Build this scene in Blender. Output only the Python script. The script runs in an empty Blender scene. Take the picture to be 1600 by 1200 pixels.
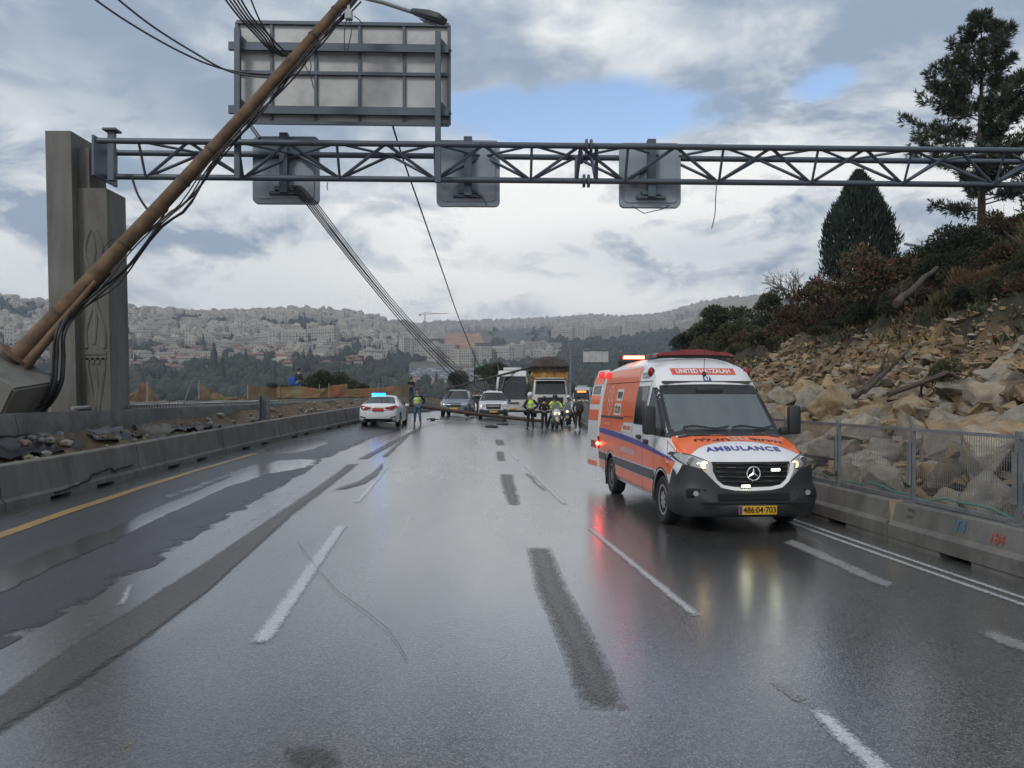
import bpy, bmesh, math, random
from mathutils import Vector, Matrix, Quaternion, noise
from mathutils.bvhtree import BVHTree
R = math.radians
random.seed(7)
S = bpy.context.scene
COL = S.collection

# ------------------------------------------------------------------ camera
FPX, CX, HY, CH = 1250.0, 800.0, 618.0, 1.9       # focal length and horizon of the 1600x1200 photograph, camera height
cam = bpy.data.objects.new('camera', bpy.data.cameras.new('camera'))
COL.objects.link(cam)
cam.location = (0, 0, CH)
cam.rotation_euler = (R(90), 0, 0)
cam.data.sensor_width = 36
cam.data.lens = 36 * FPX / 1600
cam.data.shift_y = 18 / 1600
cam.data.clip_start = 0.1
cam.data.clip_end = 20000
S.camera = cam
S.render.resolution_x, S.render.resolution_y = 1024, 768

# ------------------------------------------------------------------ sky, sun, exposure
S.view_settings.view_transform = 'Standard'
S.view_settings.look = 'None'
S.view_settings.exposure = 0.62
S.view_settings.gamma = 1.0
S.view_settings.use_curve_mapping = False
SUN_EL, SUN_AZ = R(42), R(212)                    # azimuth clockwise from +Y: to the left
W = bpy.data.worlds.new('World')
S.world = W
W.use_nodes = True
nt = W.node_tree
nt.nodes.clear()
def N(t, **kw):
    n = nt.nodes.new(t)
    for k, v in kw.items(): setattr(n, k, v)
    return n
def L(a, b): nt.links.new(a, b)
def M(op, a, b=None, c=None, clamp=False):
    n = N('ShaderNodeMath', operation=op, use_clamp=clamp)
    for i, v in enumerate((a, b, c)):
        if v is None: continue
        if isinstance(v, (int, float)): n.inputs[i].default_value = v
        else: L(v, n.inputs[i])
    return n.outputs[0]
def smooth(v, a, b):
    n = N('ShaderNodeMapRange', interpolation_type='SMOOTHSTEP')
    L(v, n.inputs[0]); n.inputs[1].default_value = a; n.inputs[2].default_value = b
    return n.outputs[0]
def mixc(f, a, b):
    n = N('ShaderNodeMix', data_type='RGBA')
    if isinstance(f, float): n.inputs[0].default_value = f
    else: L(f, n.inputs[0])
    for v, i in ((a, 6), (b, 7)):
        if isinstance(v, tuple): n.inputs[i].default_value = (*v, 1)
        else: L(v, n.inputs[i])
    return n.outputs[2]
tc = N('ShaderNodeTexCoord')
D = tc.outputs['Generated']
sep = N('ShaderNodeSeparateXYZ'); L(D, sep.inputs[0])
zc = M('MAXIMUM', sep.outputs[2], 0.0)
den = M('ADD', zc, 0.24)
comb = N('ShaderNodeCombineXYZ')
L(M('DIVIDE', sep.outputs[0], den), comb.inputs[0]); L(M('DIVIDE', sep.outputs[1], den), comb.inputs[1])
def nz(vec, scale, detail, rough, dist, loc=(0, 0, 0), sc=(1, 1, 1)):
    mp = N('ShaderNodeMapping'); mp.inputs['Location'].default_value = loc; mp.inputs['Scale'].default_value = sc
    L(vec, mp.inputs['Vector'])
    n = N('ShaderNodeTexNoise'); L(mp.outputs[0], n.inputs['Vector'])
    n.inputs['Scale'].default_value = scale; n.inputs['Detail'].default_value = detail
    n.inputs['Roughness'].default_value = rough; n.inputs['Distortion'].default_value = dist
    return n.outputs['Fac']
def blob(px, py, wx, wy):                         # soft spot in the sky around one direction
    d = Vector(((px - CX) / FPX, 1, (HY - py) / FPX)).normalized()
    k = d.y
    mp = N('ShaderNodeMapping', vector_type='POINT')
    sx, sz = FPX / wx / k * 0.5, FPX / wy / k * 0.5
    mp.inputs['Scale'].default_value = (sx, 1.2, sz)
    mp.inputs['Location'].default_value = (-d.x * sx, -d.y * 1.2, -d.z * sz)
    L(D, mp.inputs['Vector'])
    ln = N('ShaderNodeVectorMath', operation='LENGTH'); L(mp.outputs[0], ln.inputs[0])
    return smooth(ln.outputs['Value'], 1.0, 0.0)
n_big = nz(comb.outputs[0], 1.1, 7, 0.55, 0.25, (3.1, 1.7, 0))
n_mid = nz(comb.outputs[0], 2.6, 9, 0.58, 0.2, (0.4, 5.2, 0))
n_fine = nz(D, 7.0, 8, 0.62, 0.35, (2.0, 0.3, 0.7), (1, 1, 2.2))
cl = M('ADD', M('MULTIPLY', n_big, 0.45), M('ADD', M('MULTIPLY', n_mid, 0.35), M('MULTIPLY', n_fine, 0.30)))
# thicker and greyer overhead, brighter towards the horizon
hz = smooth(zc, 0.42, 0.08)
bright = smooth(M('ADD', cl, M('SUBTRACT', M('MULTIPLY', hz, 0.075), 0.02)), 0.455, 0.70)
for (a, b, c, d, s) in ((60, 215, 170, 110, .42), (330, 400, 330, 75, .42), (60, 400, 90, 120, .25), (860, 430, 420, 75, .45), (1290, 190, 110, 70, .5),
                        (1180, 300, 240, 60, .45), (1580, 345, 120, 60, .35), (900, 330, 260, 60, .30)):
    bright = M('ADD', bright, M('MULTIPLY', M('MULTIPLY', blob(a, b, c, d), smooth(n_fine, .38, .58)), s), clamp=True)
for (a, b, c, d, s) in ((90, 330, 170, 70, .35), (420, 370, 150, 45, .3), (250, 450, 300, 35, .25), (1400, 400, 200, 120, .2), (1080, 395, 220, 40, .35), (1500, 60, 400, 120, .1)):
    bright = M('SUBTRACT', bright, M('MULTIPLY', blob(a, b, c, d), s), clamp=True)
ccol = mixc(bright, (0.215, 0.27, 0.345), (0.77, 0.77, 0.735))
holes = M('ADD', M('MULTIPLY', blob(920, 180, 205, 42), 1.0), M('MULTIPLY', blob(1292, 125, 46, 30), .62), clamp=True)
cover = M('SUBTRACT', 1.0, smooth(M('ADD', holes, M('MULTIPLY', M('SUBTRACT', n_fine, .5), 1.3)), .26, .62), clamp=True)
cover = M('MULTIPLY', cover, .985)
sky = N('ShaderNodeTexSky', sky_type='NISHITA')
sky.sun_disc = False
sky.sun_elevation = SUN_EL
sky.sun_rotation = SUN_AZ
bg1 = N('ShaderNodeBackground'); L(sky.outputs[0], bg1.inputs[0]); bg1.inputs[1].default_value = 0.14
bg2 = N('ShaderNodeBackground'); L(ccol, bg2.inputs[0]); bg2.inputs[1].default_value = 1.0
mx = N('ShaderNodeMixShader'); L(cover, mx.inputs[0]); L(bg1.outputs[0], mx.inputs[1]); L(bg2.outputs[0], mx.inputs[2])
wo = N('ShaderNodeOutputWorld'); L(mx.outputs[0], wo.inputs[0])

sun = bpy.data.objects.new('sun', bpy.data.lights.new('sun', 'SUN'))
COL.objects.link(sun)
sun.data.energy = 0.9
sun.data.angle = R(14)
sun.data.color = (1.0, 0.96, 0.90)
sd = Vector((math.sin(SUN_AZ) * math.cos(SUN_EL), math.cos(SUN_AZ) * math.cos(SUN_EL), math.sin(SUN_EL)))
sun.rotation_euler = (-sd).to_track_quat('-Z', 'Y').to_euler()
try:
    S.cycles.volume_bounces = 0
    S.cycles.max_bounces = 6
    S.cycles.diffuse_bounces = 2
    S.cycles.glossy_bounces = 3
    S.cycles.transparent_max_bounces = 12
    S.cycles.caustics_reflective = False
    S.cycles.caustics_refractive = False
    S.cycles.sample_clamp_indirect = 4
    S.cycles.use_denoising = True
except Exception:
    pass
# ------------------------------------------------------------------ helpers
def P(px, py, Y):                                 # the point at depth Y that the photograph shows at px, py
    return Vector(((px - CX) / FPX * Y, Y, CH + (HY - py) / FPX * Y))
def lerp(a, b, t): return a + (b - a) * t
def sst(a, b, v):
    t = max(0.0, min(1.0, (v - a) / (b - a))); return t * t * (3 - 2 * t)
def interp(pts, v):
    if v <= pts[0][0]: return pts[0][1]
    for (a, x), (b, y) in zip(pts, pts[1:]):
        if v <= b: return x + (y - x) * (v - a) / (b - a)
    return pts[-1][1]
def tag(o, label=None, cat=None, group=None, kind=None):
    if label: o['label'] = label
    if cat: o['category'] = cat
    if group: o['group'] = group
    if kind: o['kind'] = kind
    return o
def empty(name, loc=(0, 0, 0), rz=0.0):
    o = bpy.data.objects.new(name, None); COL.objects.link(o)
    o.location = loc; o.rotation_euler = (0, 0, rz); o.empty_display_size = .1
    return o
def thing(name, label, cat, loc=(0, 0, 0), rz=0.0, group=None):
    return tag(empty(name, loc, rz), label, cat, group)
def kids(o): return [c for c in ALL if c.parent is o]
ALL = []
def copy_tree(o, parent=None):
    c = o.copy(); COL.objects.link(c); ALL.append(c)
    if parent is not None: c.parent = parent
    for ch in list(o.children): copy_tree(ch, c)
    return c
class MB:
    def __init__(s): s.v = []; s.f = []; s.m = []
    def add(s, vs, fs, m=0):
        b = len(s.v); s.v += [tuple(p) for p in vs]
        for f in fs: s.f.append([i + b for i in f]); s.m.append(m)
        return s
    def box(s, c, d, rot=None, m=0, taper=1.0, bev=0.0):
        x, y, z = d[0] / 2, d[1] / 2, d[2] / 2; c = Vector(c)
        if bev <= 0:
            vs = [(-x, -y, -z), (x, -y, -z), (x, y, -z), (-x, y, -z), (-x * taper, -y * taper, z), (x * taper, -y * taper, z), (x * taper, y * taper, z), (-x * taper, y * taper, z)]
            fs = [(3, 2, 1, 0), (4, 5, 6, 7), (0, 1, 5, 4), (1, 2, 6, 5), (2, 3, 7, 6), (3, 0, 4, 7)]
        else:
            bm = bmesh.new(); bmesh.ops.create_cube(bm, size=1)
            for v in bm.verts:
                k = taper if v.co.z > 0 else 1
                v.co = Vector((v.co.x * d[0] * k, v.co.y * d[1] * k, v.co.z * d[2]))
            bmesh.ops.bevel(bm, geom=bm.edges[:], offset=bev, segments=2, affect='EDGES', profile=.5)
            bm.verts.index_update()
            vs = [v.co.copy() for v in bm.verts]; fs = [[v.index for v in f.verts] for f in bm.faces]; bm.free()
        if rot is not None: vs = [rot @ Vector(v) for v in vs]
        return s.add([Vector(v) + c for v in vs], fs, m)
    def tube(s, pts, r, n=8, m=0, caps=True):
        pts = [Vector(p) for p in pts]; k = len(pts)
        rs = r if isinstance(r, (list, tuple)) else [r] * k
        vs = []; up = None
        for i, p in enumerate(pts):
            t = (pts[min(i + 1, k - 1)] - pts[max(i - 1, 0)])
            if t.length < 1e-9: t = Vector((0, 0, 1))
            t.normalize()
            if up is None: up = Vector((0, 0, 1)) if abs(t.z) < .9 else Vector((1, 0, 0))
            a = t.cross(up)
            if a.length < 1e-5: a = t.orthogonal()
            a.normalize(); b = t.cross(a).normalized(); up = -b if False else up
            for j in range(n):
                q = 2 * math.pi * j / n
                vs.append(p + a * math.cos(q) * rs[i] + b * math.sin(q) * rs[i])
        fs = [(i * n + j, i * n + (j + 1) % n, (i + 1) * n + (j + 1) % n, (i + 1) * n + j) for i in range(k - 1) for j in range(n)]
        if caps: fs += [tuple(range(n - 1, -1, -1)), tuple((k - 1) * n + j for j in range(n))]
        return s.add(vs, fs, m)
    def bar(s, p, q, w, h=None, m=0):                # rectangular bar
        p, q = Vector(p), Vector(q); h = h or w
        t = (q - p).normalized(); up = Vector((0, 0, 1)) if abs(t.z) < .95 else Vector((0, 1, 0))
        a = t.cross(up).normalized() * w / 2; b = t.cross(a).normalized() * h / 2
        vs = [p - a - b, p + a - b, p + a + b, p - a + b, q - a - b, q + a - b, q + a + b, q - a + b]
        return s.add(vs, [(3, 2, 1, 0), (4, 5, 6, 7), (0, 1, 5, 4), (1, 2, 6, 5), (2, 3, 7, 6), (3, 0, 4, 7)], m)
    def lathe(s, prof, n=24, axis='z', c=(0, 0, 0), m=0, close=False):
        c = Vector(c); vs = []
        for r, h in prof:
            for j in range(n):
                q = 2 * math.pi * j / n; a, b = r * math.cos(q), r * math.sin(q)
                vs.append(c + Vector({'z': (a, b, h), 'x': (h, a, b), 'y': (a, h, b)}[axis]))
        k = len(prof)
        fs = [(i * n + j, i * n + (j + 1) % n, ((i + 1) % k) * n + (j + 1) % n, ((i + 1) % k) * n + j) for i in range(k if close else k - 1) for j in range(n)]
        if not close:
            if prof[0][0] > 1e-6: fs.append(tuple(range(n - 1, -1, -1)))
            if prof[-1][0] > 1e-6: fs.append(tuple((k - 1) * n + j for j in range(n)))
        return s.add(vs, fs, m)
    def prism(s, poly, axis, a, b, m=0):             # outline extruded along an axis from a to b
        def at(p, h): return {'x': (h, p[0], p[1]), 'y': (p[0], h, p[1]), 'z': (p[0], p[1], h)}[axis]
        n = len(poly)
        vs = [at(p, a) for p in poly] + [at(p, b) for p in poly]
        return s.add(vs, [tuple(range(n)), tuple(range(2 * n - 1, n - 1, -1))] + [(i, (i + 1) % n, n + (i + 1) % n, n + i)[::-1] for i in range(n)], m)
    def ball(s, c, r, m=0, sub=2, sc=(1, 1, 1), rot=None):
        bm = bmesh.new(); bmesh.ops.create_icosphere(bm, subdivisions=sub, radius=1)
        bm.verts.index_update()
        vs = [Vector((v.co.x * sc[0], v.co.y * sc[1], v.co.z * sc[2])) * r for v in bm.verts]
        if rot is not None: vs = [rot @ v for v in vs]
        fs = [[v.index for v in f.verts] for f in bm.faces]; bm.free()
        return s.add([v + Vector(c) for v in vs], fs, m)
    def quad(s, a, b, c, d, m=0): return s.add([a, b, c, d], [(0, 1, 2, 3)], m)
    def mesh(s, name, mats, smooth=False, fix=True):
        me = bpy.data.meshes.new(name); me.from_pydata(s.v, [], s.f)
        for q in (mats if isinstance(mats, (list, tuple)) else [mats]): me.materials.append(q)
        if s.m and max(s.m) > 0: me.polygons.foreach_set('material_index', s.m)
        if fix:
            bm = bmesh.new(); bm.from_mesh(me); bmesh.ops.recalc_face_normals(bm, faces=bm.faces[:]); bm.to_mesh(me); bm.free()
        if smooth is True: me.shade_smooth()
        elif smooth:
            me.shade_smooth()
            me.set_sharp_from_angle(angle=R(smooth))
        me.update()
        return me
    def build(s, name, mats, parent=None, smooth=False, fix=True, loc=None):
        o = bpy.data.objects.new(name, s.mesh(name, mats, smooth, fix)); COL.objects.link(o)
        if parent is not None: o.parent = parent
        if loc is not None: o.location = loc
        ALL.append(o)
        return o
def put(me, name, parent=None, loc=None):
    o = bpy.data.objects.new(name, me); COL.objects.link(o); ALL.append(o)
    if parent is not None: o.parent = parent
    if loc is not None: o.location = loc
    return o
def copies(o, loc, rz=0.0, label=None, group=None, sc=None):
    c = copy_tree(o); c.location = loc; c.rotation_euler = (0, 0, rz)
    if sc is not None: c.scale = sc if isinstance(sc, (tuple, list)) else (sc, sc, sc)
    if label: c['label'] = label
    if group: c['group'] = group
    return c
def text_mesh(s, size=1.0, bold=0.0, sx=1.0, space=1.0, res=3):
    cu = bpy.data.curves.new('text', 'FONT'); cu.body = s; cu.size = size; cu.align_x = 'CENTER'; cu.align_y = 'CENTER'
    cu.offset = bold; cu.space_character = space; cu.resolution_u = res
    o = bpy.data.objects.new('text', cu)
    COL.objects.link(o); bpy.context.view_layer.update()
    me = bpy.data.meshes.new_from_object(o.evaluated_get(bpy.context.evaluated_depsgraph_get()))
    vs = [(v.co.x * sx, v.co.y) for v in me.vertices]; fs = [tuple(p.vertices) for p in me.polygons]
    bpy.data.objects.remove(o); bpy.data.curves.remove(cu); bpy.data.meshes.remove(me)
    return vs, fs
# ------------------------------------------------------------------ materials
MATS = {}
def mat(name, col, rough=.6, metal=0.0, var=.15, vs=6.0, bump=0.0, bs=40.0, spec=.5, emit=None, es=0.0, trans=0.0, alpha=1.0, dirt=None, ds=1.5, da=.5, rv=0.0, coat=0.0, coords='Object', stretch=None, ior=None):
    if name in MATS: return MATS[name]
    m = bpy.data.materials.new(name); m.use_nodes = True; MATS[name] = m
    t = m.node_tree; b = t.nodes['Principled BSDF']
    def nn(k): return t.nodes.new(k)
    tcn = nn('ShaderNodeTexCoord'); src = tcn.outputs[coords]
    if stretch:
        mp = nn('ShaderNodeMapping'); mp.inputs['Scale'].default_value = stretch; t.links.new(src, mp.inputs[0]); src = mp.outputs[0]
    def noi(sc, det=5, ro=.6):
        n = nn('ShaderNodeTexNoise'); n.inputs['Scale'].default_value = sc; n.inputs['Detail'].default_value = det; n.inputs['Roughness'].default_value = ro
        t.links.new(src, n.inputs['Vector']); return n.outputs['Fac']
    def mr(v, a, b_, c=0, d=1):
        n = nn('ShaderNodeMapRange'); t.links.new(v, n.inputs[0])
        for i, q in zip((1, 2, 3, 4), (a, b_, c, d)): n.inputs[i].default_value = q
        return n.outputs[0]
    col = tuple(col)
    if var > 0:
        x = nn('ShaderNodeMix'); x.data_type = 'RGBA'
        t.links.new(mr(noi(vs), .3, .7), x.inputs[0])
        x.inputs[6].default_value = (*[max(0, q * (1 - var)) for q in col], 1)
        x.inputs[7].default_value = (*[min(1, q * (1 + var)) for q in col], 1)
        co = x.outputs[2]
        if dirt:
            y = nn('ShaderNodeMix'); y.data_type = 'RGBA'
            t.links.new(mr(noi(ds, 8, .65), .48, .68, 0, da), y.inputs[0]); t.links.new(co, y.inputs[6]); y.inputs[7].default_value = (*dirt, 1)
            co = y.outputs[2]
        t.links.new(co, b.inputs['Base Color'])
    else: b.inputs['Base Color'].default_value = (*col, 1)
    b.inputs['Roughness'].default_value = rough; b.inputs['Metallic'].default_value = metal
    if rv > 0: t.links.new(mr(noi(vs * .6, 6), .3, .7, max(.02, rough - rv), min(1, rough + rv)), b.inputs['Roughness'])
    b.inputs['Specular IOR Level'].default_value = spec
    if ior: b.inputs['IOR'].default_value = ior
    if coat: b.inputs['Coat Weight'].default_value = coat; b.inputs['Coat Roughness'].default_value = .06
    if emit: b.inputs['Emission Color'].default_value = (*emit, 1); b.inputs['Emission Strength'].default_value = es
    if trans: b.inputs['Transmission Weight'].default_value = trans
    if alpha < 1: b.inputs['Alpha'].default_value = alpha
    if bump > 0:
        bn = nn('ShaderNodeBump'); bn.inputs['Strength'].default_value = bump; bn.inputs['Distance'].default_value = .02
        t.links.new(noi(bs, 6, .65), bn.inputs['Height']); t.links.new(bn.outputs[0], b.inputs['Normal'])
    return m
def instance_tint(m, amt=.25):
    """vary a material's colour from object to object (Object Info random)"""
    t = m.node_tree; b = t.nodes['Principled BSDF']; l = b.inputs['Base Color'].links
    hv = t.nodes.new('ShaderNodeHueSaturation'); oi = t.nodes.new('ShaderNodeObjectInfo')
    r = t.nodes.new('ShaderNodeMapRange'); r.inputs[3].default_value = 1 - amt; r.inputs[4].default_value = 1 + amt
    t.links.new(oi.outputs['Random'], r.inputs[0]); t.links.new(r.outputs[0], hv.inputs['Value'])
    if l: t.links.new(l[0].from_socket, hv.inputs['Color'])
    else: hv.inputs['Color'].default_value = b.inputs['Base Color'].default_value
    t.links.new(hv.outputs[0], b.inputs['Base Color'])
    return m
# ------------------------------------------------------------------ the road's shape
def road_z(X, Y):
    return sst(12, 50, Y) * (0.3 - 0.06 * max(-12.0, min(6.0, X)))
XR_P = [(-20, 8.3), (2, 5.85), (8, 5.17), (12.5, 4.68), (20, 4.22), (30, 3.98), (41.7, 4.1), (52, 4.3), (64, 5.3), (80, 9.0), (100, 14.5), (140, 29), (200, 56)]
XL_P = [(-20, -5.6), (5, -7.9), (13, -8.3), (18, -8.5), (24, -8.5), (29, -8.15), (36, -7.55), (45, -7.2), (55, -7.0), (64, -6.2), (80, -2.6), (100, 2.9), (140, 17), (200, 44)]
def smooth_poly(P_):
    def f(Y):
        s = 0
        for k in range(-3, 4): s += interp(P_, Y + k * 1.2)
        return s / 7
    return f
XR, XL = smooth_poly(XR_P), smooth_poly(XL_P)
def gp(px, py, dz=0.0):                              # the point of the road seen at px, py
    z = 0.0
    for _ in range(40):
        Y = (CH - z) * FPX / max(py - HY, 4.0); X = (px - CX) / FPX * Y
        z = z * .5 + road_z(X, Y) * .5
    return Vector((X, Y, z + dz))
def n2(x, y, s, o=0.0): return noise.fractal(Vector((x * s + o, y * s - o, o)), 1.0, 2.0, 5)

def wet(name, c0, c1, r0, r1, fine=70.0, bump=.5, film=.35, tint=None, spec=.75, wear=None, coat=0.0):
    """wet asphalt: dark stones in binder, a water film that comes and goes (gloss), stones standing through it (bump)"""
    m = bpy.data.materials.new(name); m.use_nodes = True; t = m.node_tree; b = t.nodes['Principled BSDF']
    tcn = t.nodes.new('ShaderNodeTexCoord'); src = tcn.outputs['Object']
    def noi(sc, det=4, ro=.6, stretch=None):
        n = t.nodes.new('ShaderNodeTexNoise'); n.inputs['Scale'].default_value = sc; n.inputs['Detail'].default_value = det; n.inputs['Roughness'].default_value = ro
        v = src
        if stretch:
            mp = t.nodes.new('ShaderNodeMapping'); mp.inputs['Scale'].default_value = stretch; mp.inputs['Rotation'].default_value = (0, 0, R(-6)); t.links.new(src, mp.inputs[0]); v = mp.outputs[0]
        t.links.new(v, n.inputs['Vector']); return n.outputs['Fac']
    def mr(v, a, b_, c=0., d=1.):
        n = t.nodes.new('ShaderNodeMapRange'); t.links.new(v, n.inputs[0])
        for i, q in zip((1, 2, 3, 4), (a, b_, c, d)): n.inputs[i].default_value = q
        return n.outputs[0]
    def mx_(f, a, c):
        x = t.nodes.new('ShaderNodeMix'); x.data_type = 'RGBA'; t.links.new(f, x.inputs[0])
        for v, i in ((a, 6), (c, 7)):
            if isinstance(v, tuple): x.inputs[i].default_value = (*v, 1)
            else: t.links.new(v, x.inputs[i])
        return x.outputs[2]
    vo = t.nodes.new('ShaderNodeTexVoronoi'); vo.inputs['Scale'].default_value = fine; t.links.new(src, vo.inputs['Vector'])
    stones = mr(vo.outputs['Color'], .2, .95)
    c = mx_(stones, c0, c1)
    c = mx_(mr(noi(fine * 1.3, 2), .60, .72, 0, .9), c, tuple(min(1, q * 3.2) for q in c1))  # bright specks: sparkle of the wet surface put into the colour
    c = mx_(mr(noi(.35, 6, .6, (1, .25, 1)), .42, .7, 0, .6), c, tuple(q * .6 for q in c0))
    if tint: c = mx_(mr(noi(.9, 6), .45, .65, 0, .6), c, tint)
    t.links.new(c, b.inputs['Base Color'])
    f = noi(.22, 7, .62, (1.0, .16, 1))
    t.links.new(mr(f, .34, .66, r0, r1), b.inputs['Roughness'])
    b.inputs['Specular IOR Level'].default_value = spec
    ad = t.nodes.new('ShaderNodeMath'); ad.operation = 'ADD'
    t.links.new(vo.outputs['Distance'], ad.inputs[0]); t.links.new(noi(fine * .45, 3), ad.inputs[1])
    bn = t.nodes.new('ShaderNodeBump'); bn.inputs['Strength'].default_value = bump; bn.inputs['Distance'].default_value = .006
    t.links.new(ad.outputs[0], bn.inputs['Height'])
    b2 = t.nodes.new('ShaderNodeBump'); b2.inputs['Strength'].default_value = .12; b2.inputs['Distance'].default_value = .05
    t.links.new(noi(.8, 5, .5, (1, .4, 1)), b2.inputs['Height']); t.links.new(bn.outputs[0], b2.inputs['Normal'])
    t.links.new(b2.outputs[0], b.inputs['Normal'])
    if coat:                                            # the film of standing water over the stones
        b.inputs['Coat Weight'].default_value = coat; b.inputs['Coat IOR'].default_value = 1.6
        t.links.new(mr(f, .34, .66, .10, .30), b.inputs['Coat Roughness'])
        b3 = t.nodes.new('ShaderNodeBump'); b3.inputs['Strength'].default_value = .10 if name == 'puddle_water' else .26; b3.inputs['Distance'].default_value = .006
        t.links.new(noi(fine * .55, 3), b3.inputs['Height']); t.links.new(b3.outputs[0], b.inputs['Coat Normal'])
    if wear is not None:                                # ragged, worn edges: how far in from the edge, against noise
        at = t.nodes.new('ShaderNodeAttribute'); at.attribute_name = 'edge'
        w1, w2, sc, rmp = (tuple(wear) + (.045,))[:4]
        sub = t.nodes.new('ShaderNodeMath'); sub.operation = 'ADD'; t.links.new(at.outputs['Fac'], sub.inputs[0]); t.links.new(mr(noi(sc, 6, .7), .3, .7, -w1, w1), sub.inputs[1])
        s2 = t.nodes.new('ShaderNodeMath'); s2.operation = 'ADD'; t.links.new(sub.outputs[0], s2.inputs[0]); t.links.new(mr(noi(fine * .7, 3), .35, .65, -w2, w2), s2.inputs[1])
        t.links.new(mr(s2.outputs[0], -.01, rmp), b.inputs['Alpha'])
    return m
ASPH = wet('wet_asphalt', (.024, .024, .025), (.150, .145, .138), .22, .36, 60, .22, coat=1.0)
ASPH_NEW = wet('new_asphalt', (.028, .029, .034), (.070, .072, .080), .30, .52, 70, .3, spec=.5, wear=(.25, .06, 1.6, .12))
ASPH_FIX = wet('repair_asphalt', (.040, .037, .035), (.105, .096, .088), .42, .62, 60, .3, spec=.5, wear=(.04, .04, 10, .13), coat=.22)
PAINT_W = wet('road_paint_white', (.42, .43, .44), (.62, .63, .64), .3, .5, 60, .25, wear=(.006, .022, 20), coat=.25)
PAINT_F = wet('worn_road_paint', (.17, .17, .17), (.30, .30, .29), .25, .5, 60, .3, wear=(.03, .04, 6, .08))
PAINT_Y = wet('road_paint_yellow', (.27, .165, .045), (.38, .245, .075), .3, .55, 60, .4, tint=(.20, .14, .06), wear=(.02, .03, 6))
WATER = wet('puddle_water', (.05, .05, .052), (.075, .075, .076), .06, .16, 50, .04, spec=1.0, coat=1.0, wear=(.14, .03, 2.5, .12))

# road sheet
mb = MB(); ys = [-6 + .5 * i for i in range(0, 140)] + [64 + 2 * i for i in range(0, 60)]
nx = 26
for y in ys:
    a, b = XL(y) - .8, XR(y) + .8
    for i in range(nx + 1):
        x = lerp(a, b, i / nx); mb.v.append((x, y, road_z(x, y)))
for j in range(len(ys) - 1):
    for i in range(nx):
        k = j * (nx + 1) + i; mb.f.append([k, k + 1, k + nx + 2, k + nx + 1]); mb.m.append(0)
road = mb.build('road', ASPH, smooth=True); tag(road, 'wet grey asphalt road running away between concrete barriers', None, kind='structure')

def strip(name, lpts, rpts, m, off, nc=3, step=.35, ragged=0.0, label=None, world=False, seed=1):
    """sheet draped on the road between two edges given as pixels of the photograph (or world points)"""
    A = [gp(*p) if not world else Vector((p[0], p[1], 0)) for p in lpts]; B = [gp(*p) if not world else Vector((p[0], p[1], 0)) for p in rpts]
    mb = MB(); rows = []; eg = []
    for (a0, a1, b0, b1) in zip(A, A[1:], B, B[1:]):
        k = max(1, int(((a0 + b0) / 2 - (a1 + b1) / 2).length / step))
        for i in range(k): rows.append((a0.lerp(a1, i / k), b0.lerp(b1, i / k)))
    rows.append((A[-1], B[-1]))
    for j, (a, b) in enumerate(rows):
        if ragged:
            d = (b - a); d = d.normalized() if d.length > 1e-6 else Vector((1, 0, 0))
            a = a + d * ragged * n2(j * .37, seed * 9.1, 1.0, seed); b = b + d * ragged * n2(j * .37, seed * 5.3, 1.0, seed + 4)
        for i in range(nc + 1):
            p = a.lerp(b, i / nc); mb.v.append((p.x, p.y, road_z(p.x, p.y) + off)); w_ = (b - a).length; eg.append(min(i, nc - i) / nc * w_ if nc > 1 else w_ / 2)
            eg[-1] = min(eg[-1], (rows[j][0] - rows[0][0]).length, (rows[j][0] - rows[-1][0]).length)
    for j in range(len(rows) - 1):
        for i in range(nc):
            k = j * (nc + 1) + i; mb.f.append([k, k + 1, k + nc + 2, k + nc + 1]); mb.m.append(0)
    o = mb.build(name, m, smooth=True, fix=False)
    me = o.data; at_ = me.attributes.new('edge', 'FLOAT', 'POINT'); at_.data.foreach_set('value', eg)
    if len(me.polygons) and me.polygons[0].normal.z < 0: me.flip_normals()
    return tag(o, label, kind='structure')

# darker newer asphalt of the left lane with a ragged edge
edge = [gp(*p) for p in ((-120, 1110), (0, 1015), (100, 960), (185, 912), (240, 885), (290, 850), (343, 815), (420, 771), (486, 732), (512, 716), (580, 686), (632, 669))]
strip('asphalt_overlay', [(XL(p.y) + .35, p.y) for p in edge], [(p.x, p.y) for p in edge], ASPH_NEW, .004, 8, .25, .10, 'darker newer asphalt lane with ragged edge', True, 2)
strip('asphalt_patch', [(-60, 1140), (0, 1085), (100, 1015), (215, 945), (310, 885), (435, 800), (543, 725)], [(-60, 1200), (0, 1150), (125, 1070), (235, 995), (320, 930), (463, 802), (562, 725)], ASPH_FIX, .008, 8, .25, .02, 'long brown patched trench line in the left lane', seed=3)
strip('asphalt_patch', [(557, 718), (610, 690), (655, 668)], [(575, 718), (624, 690), (664, 668)], ASPH_FIX, .008, 2, .3, .03, 'brown patch strip continuing near the man in the vest', seed=4)
strip('asphalt_patch', [(518, 766), (560, 752), (582, 738), (596, 724)], [(540, 766), (572, 756), (592, 742), (603, 724)], ASPH_FIX, .012, 2, .3, .06, 'short curved patch beside the long trench line', seed=5)
strip('asphalt_patch', [(595, 715), (617, 695), (632, 682)], [(606, 715), (626, 695), (640, 682)], ASPH_FIX, .008, 2, .3, .05, seed=6)
strip('asphalt_patch', [(820, 855), (835, 920), (875, 1020), (905, 1110)], [(862, 855), (890, 920), (945, 1020), (985, 1110)], ASPH_FIX, .004, 8, .2, .015, 'dark rectangular repair patch in the middle lane', seed=7)
strip('asphalt_patch', [(779, 741), (784, 765), (790, 790)], [(802, 741), (808, 765), (816, 790)], ASPH_FIX, .004, 6, .2, .05, 'small dark repair patch in the middle lane', seed=8)
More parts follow.
